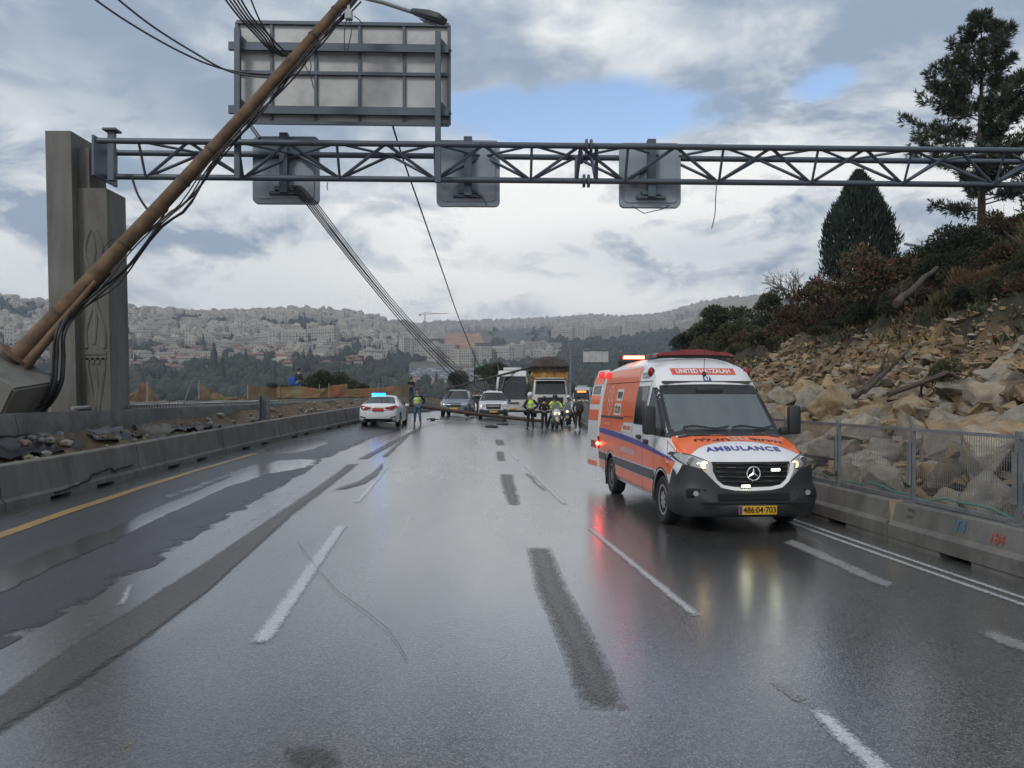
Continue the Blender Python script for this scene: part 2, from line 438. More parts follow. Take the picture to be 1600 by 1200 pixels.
strip('asphalt_patch', [(774, 705), (775, 721)], [(789, 705), (791, 721)], ASPH_FIX, .004, 2, .3, .05, seed=9)
strip('asphalt_patch', [(773, 687), (774, 696)], [(786, 687), (790, 696)], ASPH_FIX, .004, 2, .3, .05, seed=10)
strip('asphalt_patch', [(818, 740), (835, 756), (846, 768)], [(827, 740), (844, 756), (856, 768)], ASPH_FIX, .004, 2, .3, .05, seed=11)
strip('asphalt_patch', [(440, 1166), (450, 1205)], [(532, 1164), (540, 1205)], ASPH_FIX, .004, 3, .1, .03, seed=12)
# standing water in the left lane
strip('puddle', [(-40, 905), (0, 893), (75, 860), (168, 830), (224, 801), (297, 772), (385, 735), (437, 719), (497, 717)], [(-40, 945), (0, 930), (80, 890), (182, 846), (224, 823), (297, 789), (350, 764), (420, 741), (492, 729)], WATER, .009, 4, .2, .16, 'long shining puddle in the dark left lane', seed=13)
strip('puddle', [(413, 702), (450, 690), (505, 684)], [(430, 712), (480, 705), (515, 693)], WATER, .009, 4, .25, .3, 'small shallow puddle farther along the left lane', seed=14)
strip('puddle', [(250, 778), (300, 760), (360, 738), (410, 722)], [(262, 781), (312, 763), (372, 741), (425, 724)], WATER, .0085, 3, .25, .12, seed=17)

def dash(l0, l1, r0, r1, m=PAINT_W, off=.006, lab=None, name='lane_marking', rg=.012, seed=1):
    return strip(name, [l0, l1], [r0, r1], m, off, 4, .12, rg, lab, seed=seed)
dash((388, 1006), (523, 822), (424, 1006), (543, 822), lab='white lane dash on the wet road left of centre', seed=20)
dash((552, 785), (603, 728), (564, 785), (610, 728), lab='far white lane dash left of centre', seed=21)
dash((1078, 963), (915, 825), (1099, 963), (926, 825), lab='white lane dash beside the ambulance', seed=22)
dash((877, 788), (817, 727), (889, 788), (824, 727), seed=23)
dash((806, 719), (794, 704), (812, 719), (798, 704), seed=24)
dash((1262, 1110), (1470, 1330), (1292, 1110), (1540, 1330), lab='near white lane dash at the bottom edge', seed=25)
dash((1200, 1066), (1258, 1108), (1222, 1066), (1286, 1108), PAINT_F, lab='worn end of the near lane dash', seed=26)
for k, (a, b) in enumerate((((1230, 805), (1600, 938.5)), ((1230, 812.5), (1600, 950.5)))):
    A = gp(*a); B = gp(*b); d = (B - A).normalized(); far = A - d * 26; near = B + d * 5
    pts = [near.lerp(far, i / 40) for i in range(41)]
    pts = [Vector((XR(p.y) - (.44 if k == 0 else .62) if p.y < 60 else p.x, p.y, 0)) for p in pts]
    strip('edge_line', [(p.x - .05, p.y) for p in pts], [(p.x + .05, p.y) for p in pts], PAINT_W, .006, 2, .5, .008, 'thin white edge line along the right barrier', True, 27 + k)
dash((1222, 848), (1385, 922), (1240, 842), (1402, 914), PAINT_F, .006, 'worn pale strip right of the ambulance', seed=30, rg=.05)
dash((1525, 990), (1640, 1040), (1545, 980), (1660, 1024), PAINT_F, .006, seed=31, rg=.06)
dash((184, 946), (199, 914), (196, 946), (209, 914), seed=32)
strip('edge_line', [(-60, 853), (0, 833), (100, 798), (224, 758.5), (304, 734.5), (402, 707)], [(-60, 864), (0, 843), (100, 806), (224, 764), (304, 738.5), (402, 709.5)], PAINT_Y, .012, 2, .3, .02, 'yellow edge line along the left barrier', seed=33)
dash((185, 1168), (207, 1162), (193, 1178), (214, 1172), PAINT_Y, .006, 'small yellow paint blot near the bottom', name='paint_blot', rg=.03, seed=34)

# ------------------------------------------------------------------ left bank: trench, kerb wall and plateau
EARTH = mat('bank_earth', (.125, .085, .052), .9, var=.45, vs=2.2, bump=1.0, bs=9, dirt=(.085, .065, .045), ds=.9, da=.9)
DARKEARTH = mat('plateau_earth', (.12, .095, .07), .9, var=.4, vs=1.2, bump=.8, bs=6, dirt=(.05, .06, .03), ds=.4, da=.8)
def plateau_z(Y): return 1.5 + .12 * sst(20, 50, Y)
mb = MB(); ys = [-4 + .5 * i for i in range(0, 150)]
prof = [(0, -.02), (.25, .12), (.7, .55), (1.2, .62), (1.7, .74), (2.2, .95), (2.55, 1.05)]
for y in ys:
    for k, (u, z) in enumerate(prof):
        q = n2(u * 3, y, .55, 2) * .2 * (1 if 0 < k < 6 else .2)
        mb.v.append((XL(y) - .38 - u * .47 + q * .2, y, z + q + road_z(XL(y), y)))
np_ = len(prof)
for j in range(len(ys) - 1):
    for i in range(np_ - 1):
        k = j * np_ + i; mb.f.append([k, k + 1, k + np_ + 1, k + np_]); mb.m.append(0)
o = mb.build('earth_bank', EARTH, smooth=True); tag(o, 'cut brown earth bank behind the left concrete barrier', kind='structure')
mb = MB(); us = [0, 1, 2.5, 4, 6, 8, 10, 12, 14, 17, 22, 30]
ys = [-4 + 2 * i for i in range(0, 62)]
for y in ys:
    for u in us:
        x = XL(min(y, 70)) - .38 - 1.25 - u
        d = max(0, u - 9) ** 1.25 * .55
        mb.v.append((x, y, plateau_z(y) + n2(x, y, .3, 7) * .12 * min(1, u) - d - sst(75, 118, y) * 5))
for j in range(len(ys) - 1):
    for i in range(len(us) - 1):
        k = j * len(us) + i; mb.f.append([k, k + 1, k + len(us) + 1, k + len(us)]); mb.m.append(0)
o = mb.build('plateau', DARKEARTH, smooth=True); tag(o, 'earth terrace above the left wall', kind='structure')

# ------------------------------------------------------------------ right slope: boulder toe, cliff, shrub-covered top
def slope_z(u, Y):
    e = sst(110, 60, Y)                              # the cutting runs out farther along
    b = interp([(-1, -.03), (.55, .0), (1.2, .55), (3, 1.35), (4.6, 1.85), (5.5, 2.15), (6.1, 3.05), (6.7, 3.75), (7.6, 4.25), (9, 5.0), (14, 7.4), (20, 8.6), (40, 9.5), (80, 8)], u)
    b *= .86 + .14 * sst(70, 20, Y) 
    q = n2(u, Y, .28, 3) * .55 * sst(.8, 4, u) + n2(u, Y, 1.1, 5) * .16 * sst(.8, 2, u) + n2(u * 1.4, Y * 1.4, 1.3, 8) * .38 * sst(5.0, 5.7, u) * sst(8.5, 7, u)
    return b * (.45 + .55 * e) + q
def slope_x(u, Y): return XR(Y) + .1 + u
mb = MB(); us = [-.6, .0, .5, .9, 1.3, 1.8, 2.3, 2.8, 3.3, 3.8, 4.3, 4.8, 5.1, 5.3, 5.5, 5.65, 5.8, 5.95, 6.1, 6.25, 6.4, 6.55, 6.7, 6.9, 7.2, 7.6, 8, 8.6, 9.3, 10, 11, 12, 13.5, 15, 17, 20, 24, 30, 40, 60, 80]
ys = [-6 + .3 * i for i in range(0, 300)] + [84 + 3 * i for i in range(0, 40)]
SOIL = bpy.data.materials.new('slope_soil'); SOIL.use_nodes = True
t = SOIL.node_tree; b = t.nodes['Principled BSDF']; tcn = t.nodes.new('ShaderNodeTexCoord')
def _n(sc, det, ro=.6):
    n = t.nodes.new('ShaderNodeTexNoise'); n.inputs['Scale'].default_value = sc; n.inputs['Detail'].default_value = det; n.inputs['Roughness'].default_value = ro
    t.links.new(tcn.outputs['Object'], n.inputs['Vector']); return n.outputs['Fac']
def _r(v, a, b_, c=0., d=1.):
    n = t.nodes.new('ShaderNodeMapRange'); t.links.new(v, n.inputs[0])
    for i, q in zip((1, 2, 3, 4), (a, b_, c, d)): n.inputs[i].default_value = q
    return n.outputs[0]
def _x(f, a, c):
    x = t.nodes.new('ShaderNodeMix'); x.data_type = 'RGBA'; t.links.new(f, x.inputs[0])
    for v, i in ((a, 6), (c, 7)):
        if isinstance(v, tuple): x.inputs[i].default_value = (*v, 1)
        else: t.links.new(v, x.inputs[i])
    return x.outputs[2]
at = t.nodes.new('ShaderNodeAttribute'); at.attribute_name = 'bandheight'
marl = _x(_r(_n(1.6, 8), .35, .7), (.33, .205, .09), (.42, .285, .145))
marl = _x(_r(_n(.5, 6), .45, .62), marl, (.21, .14, .08))
top = _x(_r(_n(1.1, 7), .38, .62), (.055, .040, .027), (.038, .040, .022))
t.links.new(_x(at.outputs['Fac'], marl, top), b.inputs['Base Color']); b.inputs['Roughness'].default_value = .95
bn = t.nodes.new('ShaderNodeBump'); bn.inputs['Strength'].default_value = 1.0; bn.inputs['Distance'].default_value = .12
t.links.new(_n(4.5, 9, .7), bn.inputs['Height']); t.links.new(bn.outputs[0], b.inputs['Normal'])
bh = []
for y in ys:
    for u in us:
        x = slope_x(u, y); mb.v.append((x, y, slope_z(u, y)))
        bh.append(sst(6.0, 6.6, u + n2(x, y, .5, 9) * .9))
for j in range(len(ys) - 1):
    for i in range(len(us) - 1):
        k = j * len(us) + i; mb.f.append([k, k + 1, k + len(us) + 1, k + len(us)]); mb.m.append(0)
o = mb.build('hillside', SOIL, smooth=True); tag(o, 'cut ochre hillside on the right above the fallen boulders', kind='structure')
a = o.data.attributes.new('bandheight', 'FLOAT', 'POINT'); a.data.foreach_set('value', bh)
HILLBVH = BVHTree.FromPolygons([Vector(v) for v in mb.v], mb.f)
def hp(px, py):                                      # the point of the right hillside seen at px, py
    d = Vector(((px - CX) / FPX, 1, (HY - py) / FPX))
    h = HILLBVH.ray_cast(Vector((0, 0, CH)), d.normalized())
    return h[0]
# ------------------------------------------------------------------ materials of the street furniture
CONC = mat('barrier_concrete', (.145, .142, .13), .75, var=.25, vs=3, bump=.35, bs=30, dirt=(.07, .068, .06), ds=1.4, da=.8, stretch=(1, 1, .45))
CONC2 = mat('pillar_concrete', (.165, .159, .145), .8, var=.25, vs=2.2, bump=.4, bs=22, dirt=(.085, .08, .072), ds=1.5, da=.8, stretch=(1, 1, .22))
CONC3 = mat('kerb_concrete', (.13, .13, .12), .75, var=.3, vs=2.5, bump=.5, bs=14, dirt=(.05, .05, .048), ds=.8, da=.85)
STEEL = mat('painted_steel', (.092, .116, .150), .5, .25, var=.18, vs=3, dirt=(.06, .06, .06), ds=3, da=.4)
GALV = mat('galvanised_steel', (.20, .215, .23), .5, .4, var=.2, vs=5)
FENCE = mat('fence_steel', (.21, .225, .235), .5, .4, var=.2, vs=5)
SIGNBACK = mat('sign_back', (.47, .475, .47), .5, .2, var=.08, vs=1.5, dirt=(.22, .22, .21), ds=1.2, da=.5)
PANELBACK = mat('lane_sign_back', (.30, .345, .39), .55, .2, var=.1, vs=2)
RUST = mat('rusty_pole', (.155, .095, .055), .8, var=.4, vs=3.5, bump=.5, bs=24, dirt=(.07, .047, .033), ds=2.4, da=.9)
CABLE = mat('black_cable', (.018, .019, .021), .5, var=.2)
CABLE_G = mat('grey_cable', (.10, .105, .115), .5, var=.2)
PLASTIC_B = mat('black_sheeting', (.016, .017, .019), .32, var=.3, vs=3, bump=.6, bs=6)
LAMPGREY = mat('lamp_grey', (.16, .17, .18), .45, .3, var=.1)
JOINT = mat('joint_mortar', (.33, .25, .17), .85, var=.3, vs=8, bump=.8, bs=20)
RED_INK = mat('red_spray', (.34, .07, .05), .8, var=.3, vs=12)
BLUE_INK = mat('blue_spray', (.06, .14, .26), .8, var=.3, vs=12)
BLACK_INK = mat('black_stencil', (.05, .05, .05), .8, var=.3, vs=12)

def flat_text(s, size, frame, m, name, parent=None, bold=0.0, sx=1.0, space=1.0):
    """lettering as a thin sheet: frame = (origin, right, up, normal)"""
    vs, fs = text_mesh(s, size, bold, sx, space); o, r_, u_, n_ = [Vector(q) for q in frame]
    mb = MB(); mb.add([o + r_ * x + u_ * y + n_ * .004 for x, y in vs], fs)
    return mb.build(name, m, parent, fix=False)

# ------------------------------------------------------------------ concrete barriers
def barrier_seg(name, pts, h, side, label, group, ledge=.25, bw=.52, tw=.22):
    """one precast segment along the road: side=+1 when its road face looks towards -X"""
    mb = MB(); s = side
    prof = [(0, .06), (0, ledge - .03), (.06, ledge + .02), ((bw - tw) / 2 - .015, h - .02), ((bw - tw) / 2 + .01, h), ((bw + tw) / 2 - .01, h), ((bw + tw) / 2 + .015, h - .02), (bw - .06, ledge + .02), (bw, ledge - .03), (bw, .06)]
    rows = []
    for i, p in enumerate(pts):
        d = (pts[min(i + 1, len(pts) - 1)] - pts[max(i - 1, 0)]).normalized(); nrm = Vector((d.y, -d.x, 0)) * s
        rows.append([p + nrm * a + Vector((0, 0, z)) for a, z in prof])
    k = len(prof)
    for r_ in rows: mb.v += [tuple(q) for q in r_]
    for j in range(len(rows) - 1):
        for i in range(k): mb.f.append([j * k + i, j * k + (i + 1) % k, (j + 1) * k + (i + 1) % k, (j + 1) * k + i]); mb.m.append(0)
    mb.f.append(list(range(k))); mb.m.append(0); mb.f.append([(len(rows) - 1) * k + i for i in range(k)][::-1]); mb.m.append(0)
    o = mb.build(name, CONC, smooth=35)
    tag(o, label, 'barrier', group)
    # feet: the segment stands on two pads with a drain slot between
    for a, b in ((0.0, .26), (.40, .60), (.74, 1.0)):
        i0, i1 = pts[0].lerp(pts[-1], a), pts[0].lerp(pts[-1], b)
        d = (pts[-1] - pts[0]).normalized(); nrm = Vector((d.y, -d.x, 0)) * s
        c = (i0 + i1) / 2 + nrm * (bw / 2)
        ft = MB(); ft.bar(i0 + nrm * (bw / 2) + Vector((0, 0, .02)), i1 + nrm * (bw / 2) + Vector((0, 0, .02)), bw - .01, .09)
        ft.build('foot', CONC, o)
    return o
def along(fx, y0, y1, n):
    return [Vector((fx(lerp(y0, y1, i / n)), lerp(y0, y1, i / n), road_z(fx(lerp(y0, y1, i / n)), lerp(y0, y1, i / n)))) for i in range(n + 1)]
lj = [8.0, 13.1, 18.3, 23.6, 28.4, 32.4, 36.8, 41.0, 45.2, 49.5, 54, 58.5, 63]
for i, (a, b) in enumerate(zip(lj, lj[1:])):
    lab = {0: 'concrete barrier segment cropped by the left edge of the picture', 1: 'cracked concrete barrier segment nearest the leaning pole footing', 2: 'second concrete barrier segment along the yellow line',
           3: 'third concrete barrier segment along the yellow line', 4: 'concrete barrier segment just left of the white police sedan'}.get(i, 'grey concrete barrier segment behind the white police sedan')
    barrier_seg('concrete_barrier', along(XL, a + .02, b - .02, 5), .74, -1, lab, 'concrete barriers along the left lane', .17)
# a crack in the near left segment
ck = MB(); pts = []
for k in range(24):
    y = lerp(14.6, 17.9, k / 23); z = .12 + .23 * (k / 23) + .03 * n2(y * 4, 1, 1.3)
    if k in range(10, 17): z += .08
    x = XL(y) + .012 - (max(0, z - .15)) * .25; pts.append(Vector((x, y, z)))
for a, b in zip(pts, pts[1:]): ck.bar(a, b, .03, .028)
tgt = [o for o in ALL if o.name.startswith('concrete_barrier')][1]
ck.build('crack', mat('crack_dark', (.03, .028, .025), .9), tgt)
rj = [2.4, 6.45, 10.5, 14.55, 18.6, 22.7, 26.8, 30.9, 35, 39.1, 43.2, 47.3, 51.4, 55.5, 59.6, 64]
rb = []
for i, (a, b) in enumerate(zip(rj, rj[1:])):
    lab = {0: 'concrete barrier segment out of the right edge of the picture', 1: 'concrete barrier segment marked with red number 184', 2: 'concrete barrier segment just right of the ambulance bumper'}.get(i, 'low concrete barrier segment behind the ambulance')
    rb.append(barrier_seg('concrete_barrier', along(XR, a + .035, b - .035, 4), .52, 1, lab, 'concrete barriers along the right edge', .25, .46, .2))
# mortar in the joint
jm = MB(); x = XR(10.5)
jm.box((x + .2, 10.5, .28), (.3, .05, .5), m=0); jm.build('mortar_joint', JOINT, rb[1])
def rface(Y, z):                                     # point on the road face of the right barrier
    d = Vector((XR(Y + .1) - XR(Y - .1), .2, 0)).normalized(); nrm = Vector((d.y, -d.x, 0))
    zz = z; a = .06 + (.115 - .06) * (zz - .27) / .23
    up = Vector((0, 0, 1)) + nrm * .24
    return Vector((XR(Y), Y, 0)) + nrm * (a - .006) + Vector((0, 0, zz)), -d, up.normalized(), -nrm
flat_text('184', .16, rface(8.55, .36), RED_INK, 'painted_number', rb[1], .002)
flat_text('T4', .17, rface(9.15, .40), BLUE_INK, 'painted_letters', rb[1], .004)
flat_text('48 544', .055, rface(10.1, .45), BLACK_INK, 'stencil', rb[1], .001)
flat_text('C M 1', .055, rface(10.1, .37), BLACK_INK, 'stencil', rb[1], .001)

# ------------------------------------------------------------------ mesh fence on the right barrier
posts_y = [4.7, 6.58, 8.45, 10.3, 12.2, 14.1, 16, 17.9, 19.8, 21.7, 23.6, 25.5, 27.4, 29.3, 31.2, 33.1, 35, 36.9, 38.8, 40.7, 42.6, 44.5, 46.4, 48.3, 50.2, 52.1, 54, 55.9, 57.8, 59.7, 61.6, 63.5]
def fpt(Y, z): 
    return Vector((XR(Y) + .23, Y, road_z(XR(Y), Y) + z))
for i, (a, b) in enumerate(zip(posts_y, posts_y[1:])):
    A, B = fpt(a + .02, 0), fpt(b - .02, 0); up = Vector((0, 0, 1))
    lab = {1: 'mesh fence panel cropped by the right edge of the picture', 2: 'mesh fence panel between the two nearest steel posts', 3: 'mesh fence panel just right of the ambulance mirror',
           0: 'mesh fence panel outside the right edge of the picture'}.get(i, 'steel mesh fence panel on the barrier behind the ambulance')
    t = thing('mesh_fence', lab, 'fence', (0, 0, 0), 0, 'mesh fence panels on the right barrier')
    f = MB()
    f.bar(A + up * .56, B + up * .56, .035, .045); f.bar(A + up * 1.46, B + up * 1.46, .03, .04)
    f.bar(A + up * .53, A + up * 1.48, .022, .03); f.bar(B + up * .53, B + up * 1.48, .022, .03)
    f.build('frame', FENCE, t)
    w = MB(); n = 46 if i < 6 else (30 if i < 14 else 16); r_ = .0045 if i < 6 else .008
    for k in range(1, n):
        p = A.lerp(B, k / n); w.bar(p + up * .58, p + up * 1.44, r_)
    for k in range(1, 7 if i < 6 else 3):
        z = .56 + .9 * k / (7 if i < 6 else 3); w.bar(A + up * z, B + up * z, r_ * .8)
    wm = w.build('wire_mesh', FENCE, t, fix=False); wm['kind'] = 'stuff'
for i, y in enumerate(posts_y):
    A = fpt(y, 0); up = Vector((0, 0, 1))
    m_ = MB(); m_.bar(A + up * .48, A + up * 1.52, .05, .06); m_.box(A + up * .53, (.16, .16, .02))
    if i in (2, 3, 4): m_.bar(A + up * .75 + Vector((-.05, 0, 0)), A + up * 1.3 + Vector((-.05, 0, 0)), .03, .05)
    o = m_.build('fence_post', FENCE)
    tag(o, {2: 'thick fence post nearest the right edge of the picture', 3: 'fence post above the gap between two barrier segments', 4: 'fence post beside the ambulance mirror'}.get(i, 'steel fence post on the right barrier'), 'post', 'fence posts on the right barrier')
hose = MB(); hose.tube([fpt(lerp(5, 13.5, k / 30), .60 + .035 * math.sin(k * .9) + .02 * math.sin(k * 2.3)) + Vector((.12, 0, 0)) for k in range(31)], .013, 6)
tag(hose.build('rope', mat('green_rope', (.05, .25, .19), .6)), 'thin green rope running along the foot of the mesh fence', 'rope')

# ------------------------------------------------------------------ left kerb wall, sheeting and posts on the terrace
def wl(Y): return XL(min(Y, 66)) - .38 - 1.10
def wz(Y): return plateau_z(Y) + .04
wy = [4, 8, 12, 16, 20, 24, 28, 32.5, 37, 42, 47, 53, 60, 68]
for i, (a, b) in enumerate(zip(wy, wy[1:])):
    m_ = MB(); n = 8
    for j in range(n + 1):
        y = lerp(a + .01, b - .01, j / n); x = wl(y); q = n2(x, y, 1.5, 4) * .05
        base = .62 + n2(x, y, .8, 8) * .15 + .1
        for dx, z in ((0, base), (.02 + q, wz(y) - .35), (-.05 + q * .6, wz(y) - .06), (-.07, wz(y) + q * .3), (-.17, wz(y)), (-.17, base - .3)): m_.v.append((x + dx, y, z))
    for j in range(n):
        for k in range(6): m_.f.append([j * 6 + k, j * 6 + (k + 1) % 6, (j + 1) * 6 + (k + 1) % 6, (j + 1) * 6 + k]); m_.m.append(0)
    m_.f.append(list(range(6))); m_.m.append(0); m_.f.append([n * 6 + k for k in range(6)][::-1]); m_.m.append(0)
    o = m_.build('kerb_wall', CONC3, smooth=40)
    tag(o, {2: 'stained concrete kerb wall below the leaning pole footing', 3: 'stained concrete kerb wall in front of the gantry pillar', 4: 'concrete kerb wall just right of the gantry pillar'}.get(i, 'length of concrete kerb wall on the left bank'), 'wall', 'lengths of kerb wall on the left bank')
# hanging black sheeting over the cut
for si, (a, b, d0) in enumerate(((9, 13.2, .7), (14.6, 17.6, .55), (18.4, 20.4, .4), (21.5, 27, .3), (28, 38, .25))):
    m_ = MB(); n = max(8, int((b - a) * 5)); k = 7
    for j in range(n + 1):
        y = lerp(a, b, j / n); drop = d0 * (.55 + .9 * abs(n2(y, si, .9, 3)))
        for i in range(k):
            f = i / (k - 1); out = .06 + .5 * f * f + .14 * n2(y * 2.3, f * 3, 1.0, si) * (.3 + f)
            m_.v.append((wl(y) + out, y, wz(y) - .42 - drop * f + .09 * n2(y * 3, f * 4, 1, 6 + si)))
    for j in range(n):
        for i in range(k - 1):
            q = j * k + i; m_.f.append([q, q + 1, q + k + 1, q + k]); m_.m.append(0)
    o = m_.build('plastic_sheet', PLASTIC_B, smooth=True, fix=False)
    tag(o, ['torn black plastic sheet at the left picture edge', 'crumpled black sheet hanging below the leaning pole footing', 'dark sheet flap over the earth right of the pillar', 'strip of black sheeting above the second barrier', 'far strip of black sheeting along the kerb wall'][si], 'sheet', 'black plastic sheets on the left bank')
rag = MB(); c = gp(212, 690) if False else Vector((XL(21.2) - 1.0, 21.2, .75))
for j in range(9):
    for i in range(9):
        f, g = i / 8, j / 8; rag.v.append((c.x + (f - .5) * .7 + .1 * n2(f * 4, g * 4, 1), c.y + (f - .5) * .5 + .1 * n2(g * 5, f, 1, 3), c.z + g * .75 - .35 + .12 * n2(f * 5, g * 5, 1, 5)))
rag.f = [[j * 9 + i, j * 9 + i + 1, j * 9 + i + 10, j * 9 + i + 9] for j in range(8) for i in range(8)]; rag.m = [0] * 64
tag(rag.build('sack', mat('grey_sack', (.22, .22, .21), .7, var=.3, vs=6, bump=.5, bs=12), smooth=True, fix=False), 'crumpled grey sack lying on the earth behind the barrier', 'sack')
bs_ = MB(); rn_ = random.Random(9)
for _ in range(320):
    y = lerp(8, 45, rn_.random() ** 1.3); u = rn_.uniform(.1, 1.1); s_ = rn_.choice((.02, .03, .04, .06, .09))
    bs_.ball((XL(y) - .38 - u, y, interp([(0, .05), (.15, .2), (.33, .58), (.6, .68), (.8, .8), (1.05, 1.0)], u) + road_z(XL(y), y) + rn_.uniform(-.06, .1)), s_ * 1.5, rn_.randrange(2), 1, (rn_.uniform(.7, 1.4), 1, .7))
tag(bs_.build('stones', [mat('bank_stone', (.20, .16, .11), .9, var=.3), mat('bank_stone_grey', (.19, .18, .16), .9, var=.3)], smooth=25, fix=False), 'loose stones over the cut earth bank', kind='stuff')
# upright steel channel standing before the wall, thin raking rods
def rod(name, a, b, w, m_, label, cat):
    q = MB(); q.bar(a, b, w, w * .6); return tag(q.build(name, m_), label, cat)
rod('marker_post', P(70, 646, 18.2), P(78, 583, 18.2), .10, GALV, 'leaning galvanised stake in front of the pole footing', 'post')
ch = MB(); A = P(413, 655, 26.5)
for dx in (-.14, .14): ch.box(A + Vector((dx, 0, .38)), (.025, .22, .82))
ch.box(A + Vector((0, .1, .38)), (.26, .02, .82))
tag(ch.build('steel_channel', GALV), 'grey steel channel post standing on the left bank', 'post')
rod('raking_rod', P(287, 631, 28), P(301, 595, 28), .06, GALV, 'raking steel rod beside the orange mesh', 'rod')
# rebar starter comb along the top of the wall
comb = MB()
for k in range(150):
    y = lerp(21, 62, (k / 149) ** 1.3); x = wl(y) - .12
    comb.bar((x, y, wz(y) - .02), (x + .01, y, wz(y) + .10 + .03 * random.random()), .03)
comb.tube([(wl(y) - .12, y, wz(y) + .10) for y in [lerp(21, 62, i / 40) for i in range(41)]], .018, 5)
c_ = comb.build('guide_rail', GALV, fix=False); tag(c_, 'low comb of steel bars along the top of the left kerb wall', 'rail')
pipe = MB(); pipe.tube([(wl(y) - .75, y, plateau_z(y) + .10 + .03 * n2(y, 3, .7)) for y in [lerp(19.5, 34, i / 24) for i in range(25)]], .045, 8)
tag(pipe.build('pipe', mat('pale_pipe', (.45, .47, .48), .4)), 'pale pipe lying along the terrace beside the kerb wall', 'pipe')
# orange mesh fence sagging between stakes
MESHO = bpy.data.materials.new('orange_mesh'); MESHO.use_nodes = True
t = MESHO.node_tree; b = t.nodes['Principled BSDF']; b.inputs['Roughness'].default_value = .7
tcn = t.nodes.new('ShaderNodeTexCoord'); nz_ = t.nodes.new('ShaderNodeTexNoise'); nz_.inputs['Scale'].default_value = .8
t.links.new(tcn.outputs['Object'], nz_.inputs['Vector'])
x_ = t.nodes.new('ShaderNodeMix'); x_.data_type = 'RGBA'; x_.inputs[6].default_value = (.40, .16, .075, 1); x_.inputs[7].default_value = (.30, .23, .10, 1)
r_ = t.nodes.new('ShaderNodeMapRange'); r_.inputs[1].default_value = .4; r_.inputs[2].default_value = .6
t.links.new(nz_.outputs['Fac'], r_.inputs[0]); t.links.new(r_.outputs[0], x_.inputs[0]); t.links.new(x_.outputs[2], b.inputs['Base Color'])
b.inputs['Alpha'].default_value = .72
def mesh_run(pix, label):
    """pix: (px, top y, foot y, depth) along the run"""
    m_ = MB(); rows = []
    for (a, b) in zip(pix, pix[1:]):
        for k in range(8):
            f = k / 8; rows.append([lerp(p, q, f) for p, q in zip(a, b)])
    rows.append(list(pix[-1])); K = 6
    for (px, ty, fy, Y) in rows:
        T, F = P(px, ty, Y), P(px, fy, Y)
        for i in range(K):
            q = F.lerp(T, i / (K - 1)); q.y += .10 * n2(px * .08, i * .7, 1, 2); q.x += .08 * n2(px * .07, i, 1, 6); m_.v.append(tuple(q))
    for j in range(len(rows) - 1):
        for i in range(K - 1):
            q = j * K + i; m_.f.append([q, q + 1, q + K + 1, q + K]); m_.m.append(0)
    return tag(m_.build('safety_mesh', MESHO, smooth=True, fix=False), label, 'safety net', 'orange safety mesh on the left terrace')
mesh_run([(168, 614, 628, 29), (190, 621, 628, 29.4), (216, 610, 627.5, 29.8), (218, 597, 627, 30), (232, 600, 627, 30.2), (246, 626, 627, 30.5)], 'sagging orange mesh beside the gantry pillar')
mesh_run([(313, 600, 625, 33), (330, 610, 625, 33.3), (352, 621, 625.5, 33.6), (380, 619, 625, 34), (388, 602, 624, 34.3), (432, 607, 623, 35.5)], 'orange mesh dipping low right of the raking rod')
mesh_run([(432, 605, 622, 44), (468, 603, 622, 44.5), (500, 608, 621.5, 45), (520, 602, 621, 45.5), (543, 600, 620, 46)], 'orange mesh behind the person with the blue bag')
mesh_run([(543, 608, 620, 52), (590, 606, 620, 53), (626, 602, 619, 54), (640, 600, 620, 55)], 'far orange mesh behind the police sedan')
for k, (px, ty, fy, Y) in enumerate(((230, 595, 627, 29.6), (311, 594, 625, 32.8), (387, 601, 624, 34), (436, 604, 622, 44), (499, 600, 622, 45), (514, 599, 621, 45.2), (541, 600, 620, 46))):
    rod('stake', P(px, fy, Y), P(px, ty, Y), .05, GALV, 'thin stake holding up the orange mesh', 'stake')['group'] = 'stakes of the orange mesh'

# ------------------------------------------------------------------ gantry: pillar and triangular truss
PT = Vector((-10.75, 20.35, 0))
pil = thing('gantry_pillar', 'tall concrete gantry pillar with relief carving on the left terrace', 'pillar', (0, 0, 0))
lean = Matrix.Rotation(R(-1.2), 3, 'Y')
def pillar_box(name, x0, x1, y0, y1, z0, z1, parent, m_=CONC2):
    q = MB(); vs = []
    for z in (z0, z1):
        sh = -(z1 - 0) * 0
        for x, y in ((x0, y0), (x1, y0), (x1, y1), (x0, y1)): vs.append((x - (z - 1.2) * .021, y, z))
    q.add(vs, [(3, 2, 1, 0), (4, 5, 6, 7), (0, 1, 5, 4), (1, 2, 6, 5), (2, 3, 7, 6), (3, 0, 4, 7)])
    return q.build(name, m_, parent)
pillar_box('shaft', -11.52, -10.88, 20.0, 21.4, 1.1, 8.52, pil)
sl = pillar_box('carved_slab', -10.87, -10.14, 20.25, 21.25, 1.15, 7.15, pil)
rel = MB()                                            # carved relief: incised-looking ridges of stylised leaves and bands
def rp(u, z): return Vector((-10.505 + u * .30 - (z - 1.2) * .021, 20.272, z))
for (za, zb, kind) in ((5.0, 6.1, 0), (3.1, 4.6, 1), (1.5, 2.7, 2)):
    for s_ in (-1, 1):
        pts = []
        for k in range(9):
            f = k / 8
            u = {0: s_ * (.25 + .5 * math.sin(f * math.pi)), 1: s_ * (.75 - .55 * f + .2 * math.sin(f * 6)), 2: s_ * (.15 + .6 * f)}[kind]
            pts.append(rp(u, lerp(za, zb, f)))
        rel.tube(pts, .06, 8)
    rel.tube([rp(-.1, za + .1), rp(.12, (za + zb) / 2), rp(-.05, zb - .1)], .06, 8)
